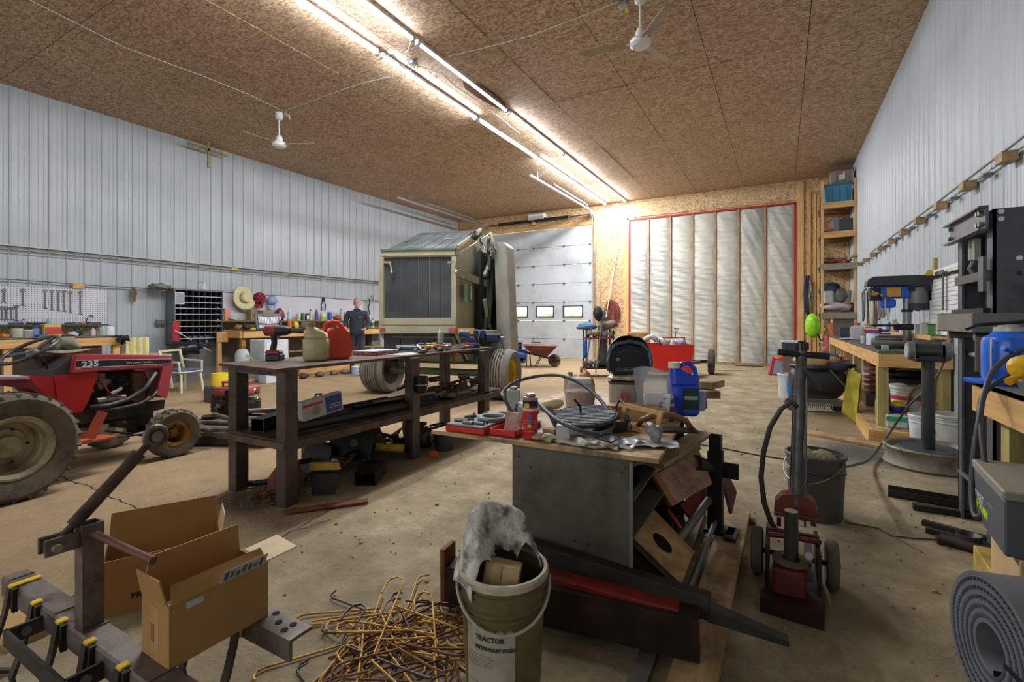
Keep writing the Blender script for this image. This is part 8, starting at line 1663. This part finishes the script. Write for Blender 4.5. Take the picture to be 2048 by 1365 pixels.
# left back items
el = thing('grey_box','pale grey rectangular plastic bottle box at the back left of the plywood','box',(-1.42,2.55,ZQ),30); P('body', MB().box(-.04,.04,-.04,.04,0,.12,None,.006), C('a5a9a8'), el); P('cap', MB().cyl((.0,.0,.12),(.0,.0,.135),.025), C('8a8d84'), el)
bl_ = thing('carburetor','light blue grey cast part behind the red aerosol can','part',(-1.17,2.25,ZQ)); P('casting', MB().blob((0,0,.05),(.06,.05,.05),.25,4,16,10), C('a0adbd'), bl_, ang=60); P('flange_ring', MB().lathe([(.025,.08),(.05,.08),(.05,.09),(.025,.09)],None,18,True), C('b5c0cc'), bl_); P('bolt', MB().cyl((-.07,-.02,.03),(-.05,-.02,.10),.008), GREY, bl_)
solo('caliper_part', MB().blob((0,0,.02),(.07,.035,.02),.35,2,14,7), M('6a625a',.5,.3), 'rusty grey casting on the plywood beyond the red case', 'part', loc=(-1.36,2.25,ZQ)); 
spb = bottle('spray_bottle','small clear bottle with dusty pump cap at the back of the plywood',.045,.16,C('a9a08c'),(-1.36,3.3,ZQ),C('8a8272')); ob = solo('orange_bag', MB().blob((0,0,.09),(.075,.06,.12),.15,6,18,12), C('b5742a'), 'orange brown paper sack with a blue roundel behind the clear jar', 'sack', loc=(-1.12,2.95,ZQ), ang=180); P('blue_roundel', MB().cyl((-.05,-.06,.15),(-.05,-.068,.15),.028,None,16), C('2a3f9a'), ob)
solo('corn_cob', MB().lathe([(.01,-.08),(.03,-.05),(.032,.05),(.015,.08)],TR((0,0,.03),(0,80,20)),12), C('c3b98a'), 'pale cream brush head lying behind the light blue part', 'brush', loc=(-1.22,2.65,ZQ)); solo('grey_bracket', MB().bar((0,0,.1),(.10,-.08,.0),.035,.012), GREY, 'flat grey bracket leaning beside the red aerosol can', 'bracket', loc=(-1.0,2.15,ZQ+.01))
solo('white_rubble', MB().blob((0,0,.015),(.06,.03,.015),.3,5), C('b5a88c'), 'broken putty lump on the front edge beside the aerosol', 'lump', loc=(-.93,1.95,ZQ)); solo('ply_block', MB().box(-.03,.03,-.02,.02,0,.04), LUMD, 'small pine block behind the putty lump', 'block', loc=(-.93,2.02,ZQ))
solo('cable_loop', MB().tube([at(1235,845,2.5),at(1232,815,2.5),at(1240,800,2.5),at(1250,808,2.45),at(1258,840,2.35),at(1262,858,2.2)],.005,6), BLACK, 'thin black cable arching over the wooden frame', 'cable', ang=180); solo('brown_carton', MB().box(-.12,.12,-.06,.06,0,.07,None,.003), C('8f6238'), 'low brown carton behind the grooved plate', 'box', loc=(-.80,2.62,ZQ), rot=(0,0,12))
for i in range(7):
    x,y = (-.98,2.3,-.93,2.25,-1.05,2.35,-.9,2.33,-1.08,2.18,-.97,2.22,-1.12,2.12)[2*i:2*i+2]; solo('hardware', MB().tube([(-.02,0,0),(0,.01,.015),(.025,0,.005)],.006,5), (GREY,RUST,ALU,C('5a3a4a'))[i%4], '%s metal fastener piece loose on the plywood' % ('grey','rusty','bright','purple brown')[i%4], 'hardware', '%s fasteners on the plywood'%('grey','rusty','bright','purple brown')[i%4], (x,y,ZQ+.006), (0,0,i*50))
# pine offcuts at the back edge
for i,(x,y,z,r_,lb_) in enumerate(((-.40,3.32,.0,10,'lower'),(-.36,3.40,.05,30,'middle'),(-.34,3.48,.10,-15,'top'))): solo('pine_offcut', MB().box(-.07,.07,-.10,.10,0,.045,None,.003), LUMD, lb_+' pine offcut in the stack behind the blue jug', 'wood', loc=(x-.08,y-.1,ZQ+z), rot=(0,0,r_))
solo('blue_cup', MB().lathe([(.035,0),(.04,.12),(.036,.12),(.0,.01)],None,16), C('a9b3d0'), 'pale blue cup behind the jug on the plywood', 'cup', loc=(-.43,3.05,ZQ))
# ================================================================ FLOOR DETAILS
def crack(pts, w, label=None):
    P_ = [gz(*p) for p in pts]; mb = MB(); q = random.Random(len(pts)); pp = []
    for a,b in zip(P_[:-1],P_[1:]):
        for k in range(8): c = a.lerp(b,k/8); c.x += q.uniform(-.012,.012); c.y += q.uniform(-.012,.012); pp.append(c)
    pp.append(P_[-1]); vs = []; fs = []
    for i,p in enumerate(pp):
        d = (pp[min(i+1,len(pp)-1)]-pp[max(i-1,0)]).normalized(); n_ = Vector((-d.y,d.x,0)); ww = w*q.uniform(.4,1.2); vs += [(p+n_*ww).to_tuple()[:2]+(.0015,),(p-n_*ww).to_tuple()[:2]+(.0015,)]
    for i in range(len(pp)-1): fs.append((2*i,2*i+1,2*i+3,2*i+2))
    return P('crack', MB().add(vs,fs), M('2a231c',1), floor, smooth=False)
crack([(95,945),(180,975),(235,1000),(312,1036)],.006); crack([(560,742),(700,768),(735,770)],.008); crack([(560,1078),(610,1048),(700,1000)],.004); crack([(1030,752),(1120,757)],.01); crack([(595,1062),(660,1040)],.003)
solo('floor_cable', MB().tube([gz(1375,885,.006),gz(1450,898,.006),gz(1520,912,.006),gz(1590,922,.006)],.006,5), BLACK, 'thin black cord lying across the floor behind the black post', 'cord')
pe = MB(); q = random.Random(77)
for i in range(900):
    x = q.uniform(-2.7,1.3); y = q.uniform(1.3,7) if q.random() < .8 else q.uniform(1.3,12); r_ = q.uniform(.0025,.009)*(1 if q.random()>.06 else 1.7)
    pe.blob((x,y,r_*.4),(r_,r_*q.uniform(.6,1),r_*.6),.2,i%9,5,3)
solo('floor_gravel', pe, M('8d8068',.95,0,.35,30,.1), 'scattered small gravel and crumbs on the dusty floor', 'gravel', kind='stuff')
pe = MB()
for i in range(260):
    x = q.gauss(-3.2,.45); y = q.gauss(2.05,.3); L_ = q.uniform(.01,.04); a = q.uniform(0,3.1); pe.bar((x,y,.003),(x+L_*math.cos(a),y+L_*math.sin(a),.004),.002,.002)
solo('straw_litter', pe, C('b5a78a'), 'pale straw chips littering the floor at the steel bench foot', 'litter', kind='stuff')
for i,(p_,s_,c_,lb_) in enumerate((((1500,1050),.03,'3a2c22','dark clod on the floor left of the tall jack wheel'),((1890,1010),.02,'6a5a48','brown stone near the press foot'),((853,1165),.012,'c09a60','tiny tan wood chip at the rod heap'),((30,1262),.08,'b08d5a','pale wood offcut on the floor under the toolbar'))):
    v = gz(*p_); solo('clod' if i<2 else 'wood_chip', MB().blob((0,0,s_*.4),(s_,s_*.7,s_*.45),.25,i) if i<3 else MB().box(-.15,.15,-.06,.06,0,.03), C(c_,.9), lb_, 'stone' if i<2 else 'wood', loc=v)
